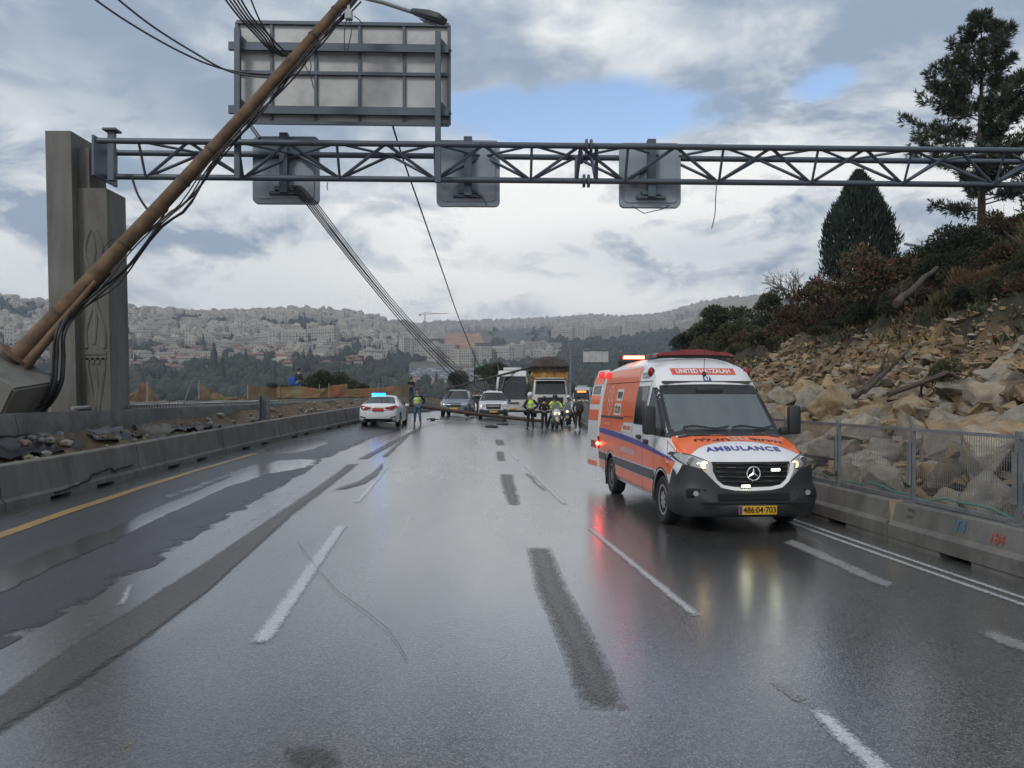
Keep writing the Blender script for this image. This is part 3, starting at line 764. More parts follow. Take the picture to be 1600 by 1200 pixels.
for z in (2.85, 2.98, 4.8): rel.bar(rp(-.9, z), rp(.9, z), .09, .09)
for k in range(4): rel.bar(rp(-.7 + k * .45, 2.7), rp(-.7 + k * .45, 2.85), .09, .09)
rel.build('relief', CONC2, pil, smooth=40)
pillar_box('bracket_head', -10.875, -10.62, 20.35, 21.2, 7.17, 8.2, pil, CONC2)

tr = thing('gantry_truss', 'grey steel triangular truss spanning the whole road on tubes', 'gantry', (0, 0, 0))
TA, TB = Vector((-10.35, 20.0, 8.27)), Vector((17.5, 20.95, 8.27))
ex = (TB - TA).normalized(); ey = Vector((-ex.y, ex.x, 0)); UPV = Vector((0, 0, 1))
LEN = (TB - TA).length
def tp_(s, c):                                        # chord points: 0 front top, 1 back top, 2 bottom
    return TA + ex * s + (Vector((0, 0, 0)), ey * 1.0, ey * .5 - UPV * .76)[c]
for c, nm in ((0, 'top_chord'), (1, 'top_chord'), (2, 'bottom_chord')):
    q = MB(); q.tube([tp_(0, c), tp_(LEN * .5, c), tp_(LEN, c)], .075, 10); q.build(nm, STEEL, tr, smooth=40)
bay = 2.465; nb = int(LEN / bay)
for k in range(nb + 1):
    s = 1.0 + (k - 0) * bay
    if s > LEN: break
    if k < nb:
        for c in (0, 1):
            q = MB(); q.tube([tp_(s, 2), tp_(s + bay / 2, c)], .042, 6); q.build('brace', STEEL, tr, smooth=40)
            q = MB(); q.tube([tp_(s + bay / 2, c), tp_(s + bay, 2)], .042, 6); q.build('brace', STEEL, tr, smooth=40)
        q = MB(); q.tube([tp_(s, 0), tp_(s + bay / 2, 1), tp_(s + bay, 0)], .035, 6); q.build('lacing', STEEL, tr, smooth=40)
    q = MB(); q.tube([tp_(s, 0) - UPV * .02, tp_(s, 2) + ey * -.1], .035, 6); q.build('hanger', STEEL, tr, smooth=40)
# flange joint in the middle of the span
sj = ((920 - 800) / 1250 * 20.4 - TA.x) / ex.x
for c in range(3):
    q = MB()
    for d in (-.06, .06):
        n_ = 16; vs = []
        p = tp_(sj, c) + ex * d
        q.lathe([(.17, -.03), (.17, .03)], 16, 'x', p)
    q.build('flange', STEEL, tr, smooth=40)
for d in (-.2, .2):
    for c in (0, 1):
        q = MB(); q.tube([tp_(sj + d, c), tp_(sj + d * 1.3, 2)], .05, 6); q.build('brace', STEEL, tr, smooth=40)
q = MB(); q.box(tp_(0, 0) + Vector((-.08, .5, -.38)), (.06, 1.2, 1.0)); q.box(tp_(.2, 0) + Vector((.12, .05, -.36)), (.15, .15, 1.25)); q.box(tp_(.2, 0) + Vector((.12, .05, .27)), (.34, .34, .05)); q.build('end_plate', STEEL, tr)
# right-hand pillar, beyond the picture edge
rp_ = MB(); rp_.box((18.1, 21.4, 4.4), (1.0, 1.2, 8.8)); tag(rp_.build('gantry_pillar', CONC2), 'concrete gantry pillar standing past the right edge of the picture', 'pillar')

# lane signal panels seen from behind
def lane_sign(pxs, pys, label):
    Y = 21.25; a, b = P(pxs[0], pys[0], Y), P(pxs[1], pys[1], Y); w, h = b.x - a.x, a.z - b.z; cx, cz = (a.x + b.x) / 2, (a.z + b.z) / 2
    t = thing('lane_signal', label, 'traffic sign', (cx, Y, cz), R(1.2), 'lane signals on the gantry')
    q = MB(); r_ = .14; poly = []
    for (sx, sz, a0) in ((1, 1, 0), (-1, 1, 90), (-1, -1, 180), (1, -1, 270)):
        for k in range(6):
            an = R(a0 + 90 * k / 5); poly.append((sx * (w / 2 - r_) + r_ * math.cos(an), sz * (h / 2 - r_) + r_ * math.sin(an)))
    q.prism(poly, 'y', 0, .14); q.build('panel', PANELBACK, t)
    q = MB(); q.prism([(x * .86, z * .86) for x, z in poly], 'y', -.03, -.002); q.build('back_cover', PANELBACK, t)
    q = MB(); q.box((0, -.16, .1), (.20, .2, h * .85)); q.build('post', STEEL, t)
    q = MB(); q.box((0, -.12, -h * .30), (.5, .16, .10)); q.box((0, -.10, -h * .36), (.78, .12, .07)); q.box((0, -.14, h * .47), (.22, .2, .16)); q.build('bracket', STEEL, t)
    q = MB(); q.tube([(.1, -.2, -h * .28), (.4, -.25, -h * .42), (.5, -.2, -h * .52)] if 'right' not in label else [(-.5, -.1, -h * .5), (-.2, -.2, -h * .62), (.3, -.2, -h * .55), (.5, -.1, -h * .48)], .012, 5); q.build('lead', CABLE, t)
    return t
lane_sign((395, 498), (213, 318), 'rounded square lane signal seen from behind, below the big board')
lane_sign((682, 781), (219, 322), 'rounded square lane signal seen from behind, left of the truss joint')
lane_sign((968, 1064), (223, 324), 'rounded square lane signal seen from behind, right of the truss joint')
# big direction board seen from behind on two posts
YB = 20.62
bd = thing('direction_board', 'large rectangular road sign seen from behind above the truss', 'road sign', (0, 0, 0))
def bp(px, py, dy=0.0): return P(px, py, YB) + Vector((0, dy, 0))
TL, TR_, BL, BR = bp(371, 36), bp(702, 41), bp(371, 192), bp(702, 196)
cols = [0, .163, .372, .578, .788, 1.0]; rows_ = [0, .24, .50, .93, 1.0]; rows_ = [0, .26, .50, .88, 1.0]
def bq(u, v): return TL.lerp(TR_, u).lerp(BL.lerp(BR, u), v)
for i in range(5):
    for j in range(4):
        q = MB(); a, b, c, d = bq(cols[i], rows_[j]), bq(cols[i + 1], rows_[j]), bq(cols[i + 1], rows_[j + 1]), bq(cols[i], rows_[j + 1])
        dy = Vector((0, .012, 0)); jit = Vector((0, random.uniform(0, .008), 0))
        ins = .008
        a, b, c, d = a + Vector((ins, 0, -ins)) + jit, b + Vector((-ins, 0, -ins)) + jit, c + Vector((-ins, 0, ins)), d + Vector((ins, 0, ins))
        vs = [a, b, c, d, a + dy, b + dy, c + dy, d + dy]
        q.add(vs, [(0, 1, 2, 3), (7, 6, 5, 4), (0, 4, 5, 1), (1, 5, 6, 2), (2, 6, 7, 3), (3, 7, 4, 0)]); q.build('panel', SIGNBACK, bd)
fr = Vector((0, -.03, 0))
for u in cols:
    q = MB(); w_ = .085 if u in (0, 1) else .07
    q.bar(bq(u, 0) + fr, bq(u, 1) + fr, w_, .07); q.build('rib', STEEL, bd)
for v in (0, .50, 1.0):
    q = MB(); q.bar(bq(0, v) + fr * 1.6, bq(1, v) + fr * 1.6, .07, .085); q.build('rib', STEEL, bd)
for v in (.26, .89):
    q = MB(); q.bar(bq(-.03, v) + Vector((0, -.16, 0)), bq(1.0, v) + Vector((0, -.16, 0)), .10, .20); q.build('crossbeam', STEEL, bd)
for u, y1 in ((.02, 284), (.952, 290)):
    X0 = bq(u, .12); q = MB(); z1 = P(0, y1, YB).z
    q.bar(Vector((X0.x, YB - .30, z1)), Vector((X0.x, YB - .30, X0.z + .02)), .14, .14); q.build('post', STEEL, bd)
    q = MB()
    for v in (.26, .89):
        c = bq(u, v); q.add([c + Vector((.05, -.2, .28)), c + Vector((.05, -.2, -.02)), c + Vector((.34, -.12, -.02)), c + Vector((.05, -.16, .28)), c + Vector((.05, -.16, -.02)), c + Vector((.34, -.08, -.02))], [(0, 1, 2), (5, 4, 3), (0, 3, 4, 1), (1, 4, 5, 2), (2, 5, 3, 0)])
    q.build('gusset', STEEL, bd)
q = MB(); q.tube([P(388, 192, YB - .1), P(406, 216, 20.3)], .05, 6); q.build('strut', STEEL, bd)
for px in (545, 668):
    q = MB(); c = bp(px, 38); q.tube([c + Vector((-.1, 0, .02)), c + Vector((-.06, 0, .10)), c + Vector((.06, 0, .10)), c + Vector((.1, 0, .02))], .015, 5); q.build('lifting_eye', STEEL, bd)

# ------------------------------------------------------------------ the toppled lamp pole, its footing and its cables
A0, A1 = P(22, 562, 17.9), P(560, -22, 19.55)
pole = thing('toppled_lamp_pole', 'rusty brown lamp pole toppled against the gantry truss', 'lamp post', (0, 0, 0))
q = MB(); q.tube([A0.lerp(A1, k / 24) + Vector((0, 0, -.12 * math.sin(k / 24 * math.pi))) for k in range(25)], [lerp(.192, .120, k / 24) for k in range(25)], 18)
q.build('shaft', RUST, pole, smooth=40)
d_ = (A1 - A0).normalized()
q = MB(); q.tube([A0 + Vector((.25, -.1, -.22)), A0.lerp(A1, .22) + Vector((.1, -.16, -.24))], [.12, .05], 10); q.build('splice_tube', RUST, pole, smooth=40)
q = MB(); q.lathe([(.42, -.03), (.42, .03)], 12, 'z', (0, 0, 0)); fl = q.build('base_flange', RUST, pole); fl.location = A0 + d_ * .1; fl.rotation_euler = d_.to_track_quat('Z', 'Y').to_euler()
for f in (.12, .3, .47, .55, .86, .93):
    q = MB(); q.tube([A0.lerp(A1, f) + Vector((0, 0, -.12 * math.sin(f * math.pi))) - d_ * .03, A0.lerp(A1, f) + Vector((0, 0, -.12 * math.sin(f * math.pi))) + d_ * .03], lerp(.212, .138, f), 18); q.build('strap', mat('dark_strap', (.06, .045, .035), .7), pole, smooth=40)
la = P(556, -6, 19.5); lb = P(644, 19, 18.6)
q = MB(); q.tube([la, la.lerp(lb, .5) + Vector((0, 0, .03)), lb], .045, 8); q.build('lamp_arm', LAMPGREY, pole, smooth=40)
lc = P(693, 33, 18.2); dl = (lc - lb).normalized()
q = MB()
side = dl.cross(Vector((0, 0, 1))).normalized(); upl = side.cross(dl).normalized()
ring = [(-.11, .0), (-.10, .09), (.10, .09), (.11, .0), (.08, -.06), (-.08, -.06)]
st_ = [(0, .55), (.06, .75), (.5, 1.25), (.78, 1.2), (.84, .9)]
for (s_, k_) in st_: q.v += [tuple(lb + dl * s_ * (lc - lb).length / .84 + side * a * k_ * 1.3 + upl * b * k_) for a, b in ring]
for j in range(len(st_) - 1):
    for i in range(6): q.f.append([j * 6 + i, j * 6 + (i + 1) % 6, (j + 1) * 6 + (i + 1) % 6, (j + 1) * 6 + i]); q.m.append(0)
q.f += [list(range(6)), [24 + i for i in range(6)]]; q.m += [0, 0]
lh = q.build('lamp_head', mat('lamp_head_dark', (.045, .05, .055), .5), pole, smooth=30)
q = MB(); c = lb.lerp(lc, .6) - upl * .115; q.add([c - dl * .25 - side * .12, c + dl * .25 - side * .12, c + dl * .25 + side * .12, c - dl * .25 + side * .12], [(0, 1, 2, 3)]); q.build('lens', mat('lamp_lens', (.2, .21, .22), .2), lh)
q = MB(); q.box(P(545, 24, 19.3), (.18, .16, .22), bev=.03); q.box(P(545, 13, 19.3), (.06, .06, .14)); q.build('junction_box', mat('pale_box', (.40, .43, .44), .5), pole)
# footing torn out of the ground
ft = MB()
F = [P(0, 540, 16.6), P(75, 583, 17.3)]
tilt = Matrix.Rotation(R(30), 3, 'Y') @ Matrix.Rotation(R(8), 3, 'X')
fb = MB(); bm = bmesh.new(); bmesh.ops.create_cube(bm, size=1)
for v in bm.verts: v.co = Vector((v.co.x * 1.75, v.co.y * 1.6, v.co.z * 1.35))
bmesh.ops.bevel(bm, geom=bm.edges[:], offset=.05, segments=2, affect='EDGES'); bm.verts.index_update()
cen = P(-12, 612, 17.5)
fb.add([tilt @ v.co + cen for v in bm.verts], [[v.index for v in f.verts] for f in bm.faces]); bm.free()
foot = fb.build('pole_footing', CONC2, smooth=40); tag(foot, 'uprooted concrete footing block at the foot of the leaning pole', 'concrete block')
q = MB(); q.tube([A0 - d_ * .5, A0 + d_ * .12], .275, 16); q.build('socket', mat('dark_socket', (.05, .035, .03), .8), foot, smooth=40)

def sag(a, b, s, n=16): return [a.lerp(b, k / n) - Vector((0, 0, s * 4 * (k / n) * (1 - k / n))) for k in range(n + 1)]
def cable(name, pts, r_, m_, label, cat='cable', group=None, n=6):
    q = MB(); q.tube(pts, r_, n); return tag(q.build(name, m_, smooth=True), label, cat, group)
def pp(*a): return [P(*x) for x in a]
def curve(pts, n=8):                                  # Catmull-Rom through the points
    o = []; pts = [pts[0]] + list(pts) + [pts[-1]]
    for i in range(1, len(pts) - 2):
        p0, p1, p2, p3 = pts[i - 1:i + 3]
        for k in range(n):
            t_ = k / n; o.append(.5 * ((2 * p1) + (p2 - p0) * t_ + (2 * p0 - 5 * p1 + 4 * p2 - p3) * t_ ** 2 + (3 * p1 - p0 - 3 * p2 + p3) * t_ ** 3))
    return o + [pts[-2]]
# cables that follow the pole
for k, (o1, o2, r_) in enumerate(((-.30, .1, .028), (-.38, -.05, .022), (-.34, -.15, .018), (-.42, .05, .02), (-.26, -.2, .016))):
    pts = []
    for i in range(31):
        f = lerp(.10, .99, i / 30); w_ = 1 + .7 * math.exp(-((f - .30) / .10) ** 2) + .8 * math.exp(-((f - .47) / .05) ** 2)
        p = A0.lerp(A1, f) + Vector((0, 0, -.12 * math.sin(f * math.pi)))
        pts.append(p + Vector((.12 + .04 * math.sin(i + k), -.1 + o2 * .3, lerp(1, .68, f) * o1 * w_ + .05 * math.sin(i * .8 + k * 2))))
    q = MB(); q.tube(pts, r_, 6); q.build('tied_cable', CABLE, pole, smooth=True)
for k in range(9):                                    # thick bundle dropping to the ground beside the pillar
    o_ = random.uniform(-9, 9); y_ = 17.6 + random.uniform(0, .5)
    pts = curve(pp((165 + o_, 425, y_ + .7), (118 + o_, 480, y_ + .4), (95 + o_ * .8, 520, y_), (92 + o_, 560, y_), (88 + o_, 600, y_), (70 + o_, 632, y_ + .1), (40 + o_ * 2, 646 + o_ * .2, y_ + .3)))
    cable('dangling_cable', pts, .034, CABLE, 'black cable hanging from the leaning pole beside the pillar', 'cable', 'bundle of black cables between footing and pillar')
cable('dangling_cable', curve(pp((206, 276, 20.4), (216, 305, 20.2), (236, 332, 19.2), (258, 332, 18.9), (262, 318, 19), (250, 345, 18.8), (225, 365, 18.6))), .03, CABLE, 'black cable looping from the truss to the leaning pole', 'cable')
cable('dangling_cable', curve(pp((170, 412, 18.3), (160, 395, 18.4), (172, 376, 18.5), (190, 372, 18.6))), .012, CABLE, 'thin stray cable curling off the leaning pole', 'cable')
# wires leaving the frame at the top left
for k, pts in enumerate((pp((110, -30, 15), (190, 28, 16.5), (280, 80, 18), (350, 108, 19), (420, 116, 19.3)), pp((150, -30, 15), (230, 35, 16.5), (300, 80, 18), (360, 112, 19), (425, 122, 19.3)))):
    cable('overhead_wire', curve(pts), .022, CABLE_G, 'upper sagging wire meeting the pole from the left' if k == 0 else 'lower sagging wire meeting the pole from the left', 'wire')
for k in range(5):
    o_ = (k - 2) * 5
    cable('torn_wire', curve(pp((352 + o_ * 1.4, -20, 18), (383 + o_, 26, 18.3), (410 + o_, 55, 18.6), (425 + o_ * .6, 75, 18.8), (445 + o_ * .4, 88, 19.0))), .022, CABLE_G if k % 2 else CABLE, 'torn wire of the tangle in front of the big road sign', 'wire', 'tangle of torn wires before the big sign')
for k, pts in enumerate((pp((385, -20, 18), (405, 30, 18.4), (425, 60, 18.7), (450, 85, 19)),)):
    cable('torn_wire', curve(pts), .02, CABLE, 'torn wire of the tangle in front of the big road sign', 'wire', 'tangle of torn wires before the big sign')
for k, pts in enumerate((pp((474, 88, 19.1), (478, 105, 19.1), (485, 118, 19.1), (490, 138, 19.1)), pp((482, 86, 19.1), (486, 102, 19.1), (484, 112, 19.1)), pp((541, 32, 19.3), (538, 55, 19.3), (540, 84, 19.3), (549, 50, 19.3), (545, 30, 19.3)), pp((553, 25, 19.3), (560, 30, 19.3), (567, 38, 19.4)), pp((1120, 287, 20.5), (1118, 310, 20.5), (1117, 335, 20.5), (1112, 357, 20.5)), pp((512, 285, 20.5), (511, 292, 20.5), (512, 297, 20.5)))):
    cable('frayed_wire', curve(pts), .012, CABLE, ['frayed wire end hanging over the big sign', 'short frayed wire end on the big sign', 'looped wire hanging from the pale junction box', 'short wire from the junction box to the sign', 'loose wire hanging from the right half of the truss', 'short wire stub below the truss'][k], 'wire')
# slack cable bundle falling from the truss to the stopped cars
for k in range(6):
    a = P(478 + k * 3.6, 318, 21.3); b = P(732 + k * 9, 612 - (k % 3) * 3, 49 + k * .3)
    a2 = P(455 + k * 3, 290, 20.6)
    cable('fallen_cable', sag(a2, a, 0, 2)[:-1] + sag(a, b, .35 + .12 * k, 20), .019 if k < 4 else .014, CABLE, 'long slack cable falling from the gantry to the stopped cars', 'cable', 'bundle of slack cables falling to the cars')
cable('fallen_cable', curve([P(613, 195, 20.6), P(632, 255, 22), P(655, 320, 25), P(690, 420, 32), P(722, 510, 42), P(758, 592, 52), P(775, 612, 55)]), .024, CABLE, 'single steep cable falling from the big sign to the bus', 'cable')
cable('fallen_cable', sag(P(742, 560, 50), P(741, 598, 50), 0, 3), .03, CABLE, 'short upright cable hanging above the thin fallen pole', 'cable')
cable('road_wire', [gp(x, y, .016) for x, y in ((465, 848), (480, 868), (500, 895), (530, 928), (575, 960), (605, 985), (620, 1005), (637, 1034))], .0018, CABLE, 'thin wire lying across the wet middle lane', 'wire')
cable('fallen_cable', curve([P(790, 585, 58), P(783, 610, 54), P(776, 632, 52), P(772, 648, 50.5)]), .03, CABLE_G, 'grey cable draped down the front of the bus', 'cable')
cable('fallen_cable', curve([P(778, 570, 58.5), P(781, 600, 58), P(784, 640, 57)]), .03, CABLE_G, 'pale cable hanging beside the bus windscreen', 'cable')

# fallen poles among the cars
fp = thing('fallen_pole', 'thick brown pole lying across the lanes in front of the stopped cars', 'pole', (0, 0, 0))
q = MB(); a, b = P(585, 622, 44), P(846, 657.5, 46.5); q.tube([a.lerp(b, k / 16) - Vector((0, 0, .12 * math.sin(k / 16 * math.pi))) for k in range(17)], [lerp(.125, .085, k / 16) for k in range(17)], 12)
POLE2 = mat('fallen_pole_brown', (.085, .055, .042), .7, var=.3, vs=3, dirt=(.04, .03, .026), ds=2)
q.build('shaft', POLE2, fp, smooth=40)
q = MB(); q.tube([P(598, 623.5, 44.1), P(600, 624, 44.1)], .14, 12); q.build('strap', CABLE, fp)
q = MB(); a, b = P(696, 608, 52.5), P(838, 572, 59.5); q.tube([a.lerp(b, k / 10) for k in range(11)], [lerp(.06, .09, k / 10) for k in range(11)], 10)
tag(q.build('fallen_pole', POLE2, smooth=40), 'thinner dark pole leaning over the cars against the bus', 'pole')
for k, (px, py, w_, rz) in enumerate(((768, 668, 14, .2), (785, 664, 12, -.3), (676, 657, 5, .4))):
    c = gp(px, py); q = MB(); q.box((0, 0, .05), (.62 if k < 2 else .25, .22, .09), bev=.03, rot=Matrix.Rotation(.2, 3, 'X')); q.tube([(-.3, .1, .05), (0, .16, .12), (.35, .02, .04)], .03, 5)
    o = q.build('debris', CABLE); o.location = c; o.rotation_euler = (0, 0, rz); tag(o, ['dark broken piece on the road before the white pickup', 'second dark broken piece right of the first', 'small dark scrap near the man in the vest'][k], 'debris')
# ------------------------------------------------------------------ the far hills, one continuous terrain
SKYL = [(-600, 452), (-200, 458), (0, 468), (60, 474), (170, 482), (240, 489), (300, 493), (400, 489), (450, 485), (520, 489), (560, 492), (600, 502), (640, 508), (700, 505), (760, 503), (860, 499), (930, 494), (980, 497), (1030, 495), (1060, 487), (1100, 475), (1150, 468), (1190, 466), (1300, 460), (1500, 458), (2100, 470)]
RIDGE = [(-600, 1500), (0, 1500), (300, 1700), (560, 1900), (640, 2500), (720, 3300), (860, 3300), (960, 3000), (1060, 2600), (1200, 2300), (2100, 2000)]
def sm(tab, px, w=14): return sum(interp(tab, px + k * w) for k in (-2, -1, 0, 1, 2)) / 5
def far_z(px, Y):
    yr = sm(RIDGE, px, 25); zr = CH + (HY - sm(SKYL, px, 8)) / FPX * yr
    f = (Y - 350) / (yr - 350); X = (px - CX) / FPX * Y
    if f <= 0: return -25 - 14 * sst(0, 300, 350 - Y) + 3 * n2(X, Y, .01)
    if f <= 1: return -25 + (zr + 25) * f ** 1.02 + (n2(X, Y, .004, 2) * 16 + n2(X, Y, .02, 4) * 3) * min(1, f * 4) * min(1, (1 - f) * 6 + .12)
    return zr - (Y - yr) * .18
def tp(px, py):                                       # the point of the far hills seen at px, py
    Y = 140.0; s = 8.0; k = (HY - py) / FPX
    while Y < 4200:
        if far_z(px, Y) >= CH + k * Y: return Vector(((px - CX) / FPX * Y, Y, CH + k * Y))
        Y += s; s = max(8, Y * .006)
    return None
LAND = mat('far_land', (.050, .054, .034), .95, var=.4, vs=.02, dirt=(.17, .135, .09), ds=.007, da=.75, bump=.0)
mb = MB(); pxs = [-620 + 20 * i for i in range(0, 137)]
Ysf = [125] + [160 + 30 * i for i in range(0, 20)] + [760 + 45 * i for i in range(0, 30)] + [2110 + 75 * i for i in range(0, 26)]
for Y in Ysf:
    for px in pxs: mb.v.append(((px - CX) / FPX * Y, Y, far_z(px, Y) if Y > 130 else -42))
nn_ = len(pxs)
for j in range(len(Ysf) - 1):
    for i in range(nn_ - 1):
        k = j * nn_ + i; mb.f.append([k, k + 1, k + nn_ + 1, k + nn_]); mb.m.append(0)
tag(mb.build('far_hills', LAND, smooth=True, fix=False), 'far hillsides across the valley', kind='structure')
gm = MB(); gm.add([(-9000, -3000, -60), (9000, -3000, -60), (9000, 12000, -60), (-9000, 12000, -60)], [(0, 1, 2, 3)])
tag(gm.build('valley_ground', LAND, fix=False), 'valley ground reaching to the horizon', kind='structure')
# orange cut earth and the car park on the valley side
def patch(name, poly, m_, label, off=1.2, n=14):
    q = MB(); (a, b, c, d) = poly
    for j in range(n + 1):
        for i in range(n + 1):
            u, v = i / n, j / n
            e = .06 * math.sin(u * 9 + v * 4) * (1 if j in (0, n) else 0)
            px = lerp(lerp(a[0], b[0], u), lerp(d[0], c[0], u), v); py = lerp(lerp(a[1], b[1], u), lerp(d[1], c[1], u), v) + e * 30
            p = tp(px, py); q.v.append((p.x, p.y, far_z(px, p.y) + off))
    for j in range(n):
        for i in range(n):
            k = j * (n + 1) + i; q.f.append([k, k + 1, k + n + 2, k + n + 1]); q.m.append(0)
    return tag(q.build(name, m_, smooth=True, fix=False), label, kind='structure')
CUT = mat('cut_earth', (.30, .155, .075), .95, var=.35, vs=.03, dirt=(.20, .13, .08), ds=.02, da=.7)
patch('cut_earth', ((668, 524), (748, 520), (762, 546), (680, 549)), CUT, 'orange cut earth terrace of the far building site')
patch('cut_earth', ((640, 590), (700, 596), (690, 618), (628, 612)), CUT, 'brown cut earth slope below the car park')
patch('cut_earth', ((430, 596), (620, 586), (622, 589), (440, 601)), mat('track_earth', (.24, .20, .14), .95, var=.2, vs=.05), 'pale dirt track on the lower far slope', 1.0)
patch('car_park', ((634, 578), (742, 576), (752, 604), (652, 600)), mat('far_asphalt', (.10, .10, .10), .7, var=.3, vs=.05), 'far car park below the apartment blocks')
patch('cut_earth', ((752, 558), (880, 545), (890, 566), (760, 588)), mat('brown_field', (.13, .10, .07), .95, var=.3, vs=.03), 'brown bare field below the far apartments')

# ------------------------------------------------------------------ far buildings
random.seed(21)
STONE = [instance_tint(mat('pale_stone_a', (.42, .385, .33), .85, var=.08, vs=.2), .16), instance_tint(mat('pale_stone_b', (.355, .32, .265), .85, var=.08, vs=.2), .16)]
WINDOW = mat('far_window', (.045, .05, .06), .25, var=.2, vs=.3)
ROOFT = mat('red_roof', (.20, .115, .085), .85, var=.25, vs=.3)
ROOFF = mat('flat_roof', (.33, .32, .30), .85, var=.15, vs=.3)
TANK = mat('roof_tank', (.6, .6, .6), .5, var=.1)
def make_building(w, d, fl, bays, roof='flat', step=0, stone=0, fh=3.1, shaft=False):
    """a far block: walls, its windows joined into one part, a roof"""
    wm, gm_, rm = MB(), MB(), MB(); h = fl * fh
    wm.box((0, 0, h / 2 - 4), (w, d, h + 8))
    if step: wm.box((w * .18, d * .1, h + fh * step / 2), (w * .55, d * .7, fh * step))
    if shaft: wm.box((-w * .1, -d / 2 - .4, h / 2), (w * .12, 1.2, h + 2))
    for f in range(fl):
        for b in range(bays):
            x = -w / 2 + w * (b + .5) / bays; z = f * fh + 1.65
            ww = w / bays * (.34 + .22 * ((f * 7 + b * 3) % 3 == 0)); gm_.box((x, -d / 2 - .02, z), (ww, .3, 1.35))
            if (b + f) % 3 == 0: wm.box((x, -d / 2 - .55, z - .95), (w / bays * .8, 1.1, .5))
        for b in range(2):
            for s_ in (-1, 1): gm_.box((s_ * w / 2, -d / 2 + d * (b + .5) / 2, f * fh + 1.65), (.3, 1.5, 1.35))
    if roof == 'red':
        o_ = .5; a, b = w / 2 + o_, d / 2 + o_; r_ = max(0.2, a - b * .9)
        rm.add([(-a, -b, h), (a, -b, h), (a, b, h), (-a, b, h), (-r_, 0, h + b * .55), (r_, 0, h + b * .55)], [(0, 1, 5, 4), (1, 2, 5), (2, 3, 4, 5), (3, 0, 4), (3, 2, 1, 0)])
    else:
        for (x, y, sx, sy) in ((0, -d / 2 + .1, w + .25, .3), (0, d / 2 - .1, w + .25, .3), (-w / 2 + .1, 0, .3, d - .4), (w / 2 - .1, 0, .3, d - .4)): rm.box((x, y, h + .4), (sx, sy, .9))
        rm.box((-w * .25, 0, h + .8), (2.2, 2.2, 1.6)); rm.box((w * .05, d * .2, h + .5), (1.2, 1.2, 1.0))
    return (wm.mesh('wall', STONE[stone]), gm_.mesh('window', WINDOW), rm.mesh('roof', ROOFT if roof == 'red' else ROOFF), w, h)
KINDS_B = {
    'block': [make_building(17, 11, 4, 6, 'flat', 0, 0), make_building(22, 12, 3, 7, 'flat', 1, 0), make_building(14, 12, 5, 4, 'flat', 0, 1, shaft=True), make_building(28, 12, 4, 9, 'flat', 0, 1), make_building(12, 11, 3, 4, 'flat', 1, 0)],
    'house': [make_building(11, 9, 2, 3, 'red', 0, 0), make_building(14, 9, 2, 4, 'red', 0, 1), make_building(10, 10, 3, 3, 'red', 0, 0)],
    'slab': [make_building(34, 13, 6, 11, 'flat', 0, 1, shaft=True), make_building(26, 13, 7, 8, 'flat', 0, 0, shaft=True), make_building(42, 14, 5, 12, 'flat', 1, 0)]}
def density(px, py):
    sk = sm(SKYL, px, 8)
    if py < sk: return None, 0
    d = py - sk; g = .5 + .5 * n2(px * .012, py * .03, 1.0, 11); g2 = .5 + .5 * n2(px * .03, py * .07, 1.0, 14)
    if px < 600:
        wood = sst(.60, .66, g) + sst(.66, .72, g2)
        if 505 < py < 516 and 420 < px < 530: wood = 1
        if d < 4: return 'block', .55
        if py < 546: return 'block', (1 - min(1, wood)) * .95
        if py < 581 - sst(420, 520, px) * 14: return ('house' if random.random() < .68 else 'block'), (1 - min(1, wood * 1.1)) * .95
        if py < 588: return 'house', .04
        return None, 0
    if px < 690:
        if py < 524: return 'block', .5 * (1 - min(1, sst(.5, .62, g)))
        if py < 560: return 'block', .25
        return None, 0
    if px < 870:
        if d < 13: return 'block', .9
        if 545 < py < 560 and px > 800: return 'block', .35
        return None, 0
    if px < 1060:
        if d < 15: return 'block', .95
        if d < 22: return 'block', .4
        return None, 0
    if px < 1210: return ('block', .9) if d < 30 else (None, 0)
    return None, 0
cand = []
occ = {}
for _ in range(42000):
    px = random.uniform(-60, 1210); py = random.uniform(462, 590)
    kind, pr = density(px, py)
    if not kind or random.random() > pr: continue
    p = tp(px, py)
    if p is None: continue
    key = (int(p.x // 12), int(p.y // 18))
    if key in occ: continue
    occ[key] = 1
    tpl = random.choice(KINDS_B[kind])
    cand.append((tpl[3] / p.y, px, p, kind, tpl))
# blocks that stand out on their own: (px, foot py, kind, index, label)
special = [(722, 571, 'slab', 0), (752, 569, 'slab', 1), (776, 566, 'slab', 2), (806, 561, 'slab', 1), (660, 561, 'slab', 2), (690, 560, 'slab', 0), (640, 556, 'slab', 1), (838, 556, 'slab', 0),
           (880, 531, 'slab', 2), (902, 531, 'slab', 1), (915, 532, 'slab', 1), (936, 531, 'slab', 0), (958, 528, 'slab', 0), (985, 524, 'slab', 1), (1002, 520, 'slab', 0), (1022, 516, 'slab', 1), (1042, 512, 'slab', 1), (1060, 508, 'slab', 1), (1078, 504, 'slab', 1), (1096, 500, 'slab', 1),
           (240, 581, 'house', 2), (187, 566, 'house', 1), (187, 584, 'house', 0), (437, 576, 'block', 1), (300, 521, 'slab', 1), (180, 516, 'slab', 0), (505, 536, 'slab', 2), (420, 540, 'slab', 2), (450, 541, 'slab', 2)]
sp = []
for px, py, k, i in special:
    p = tp(px, py)
    if p: sp.append((px, p, k, KINDS_B[k][i]))
cand = [c for c in cand if all((c[2] - q[1]).length > 26 for q in sp)]
cand.sort(key=lambda c: -c[0])
NB = 300 - len(sp)
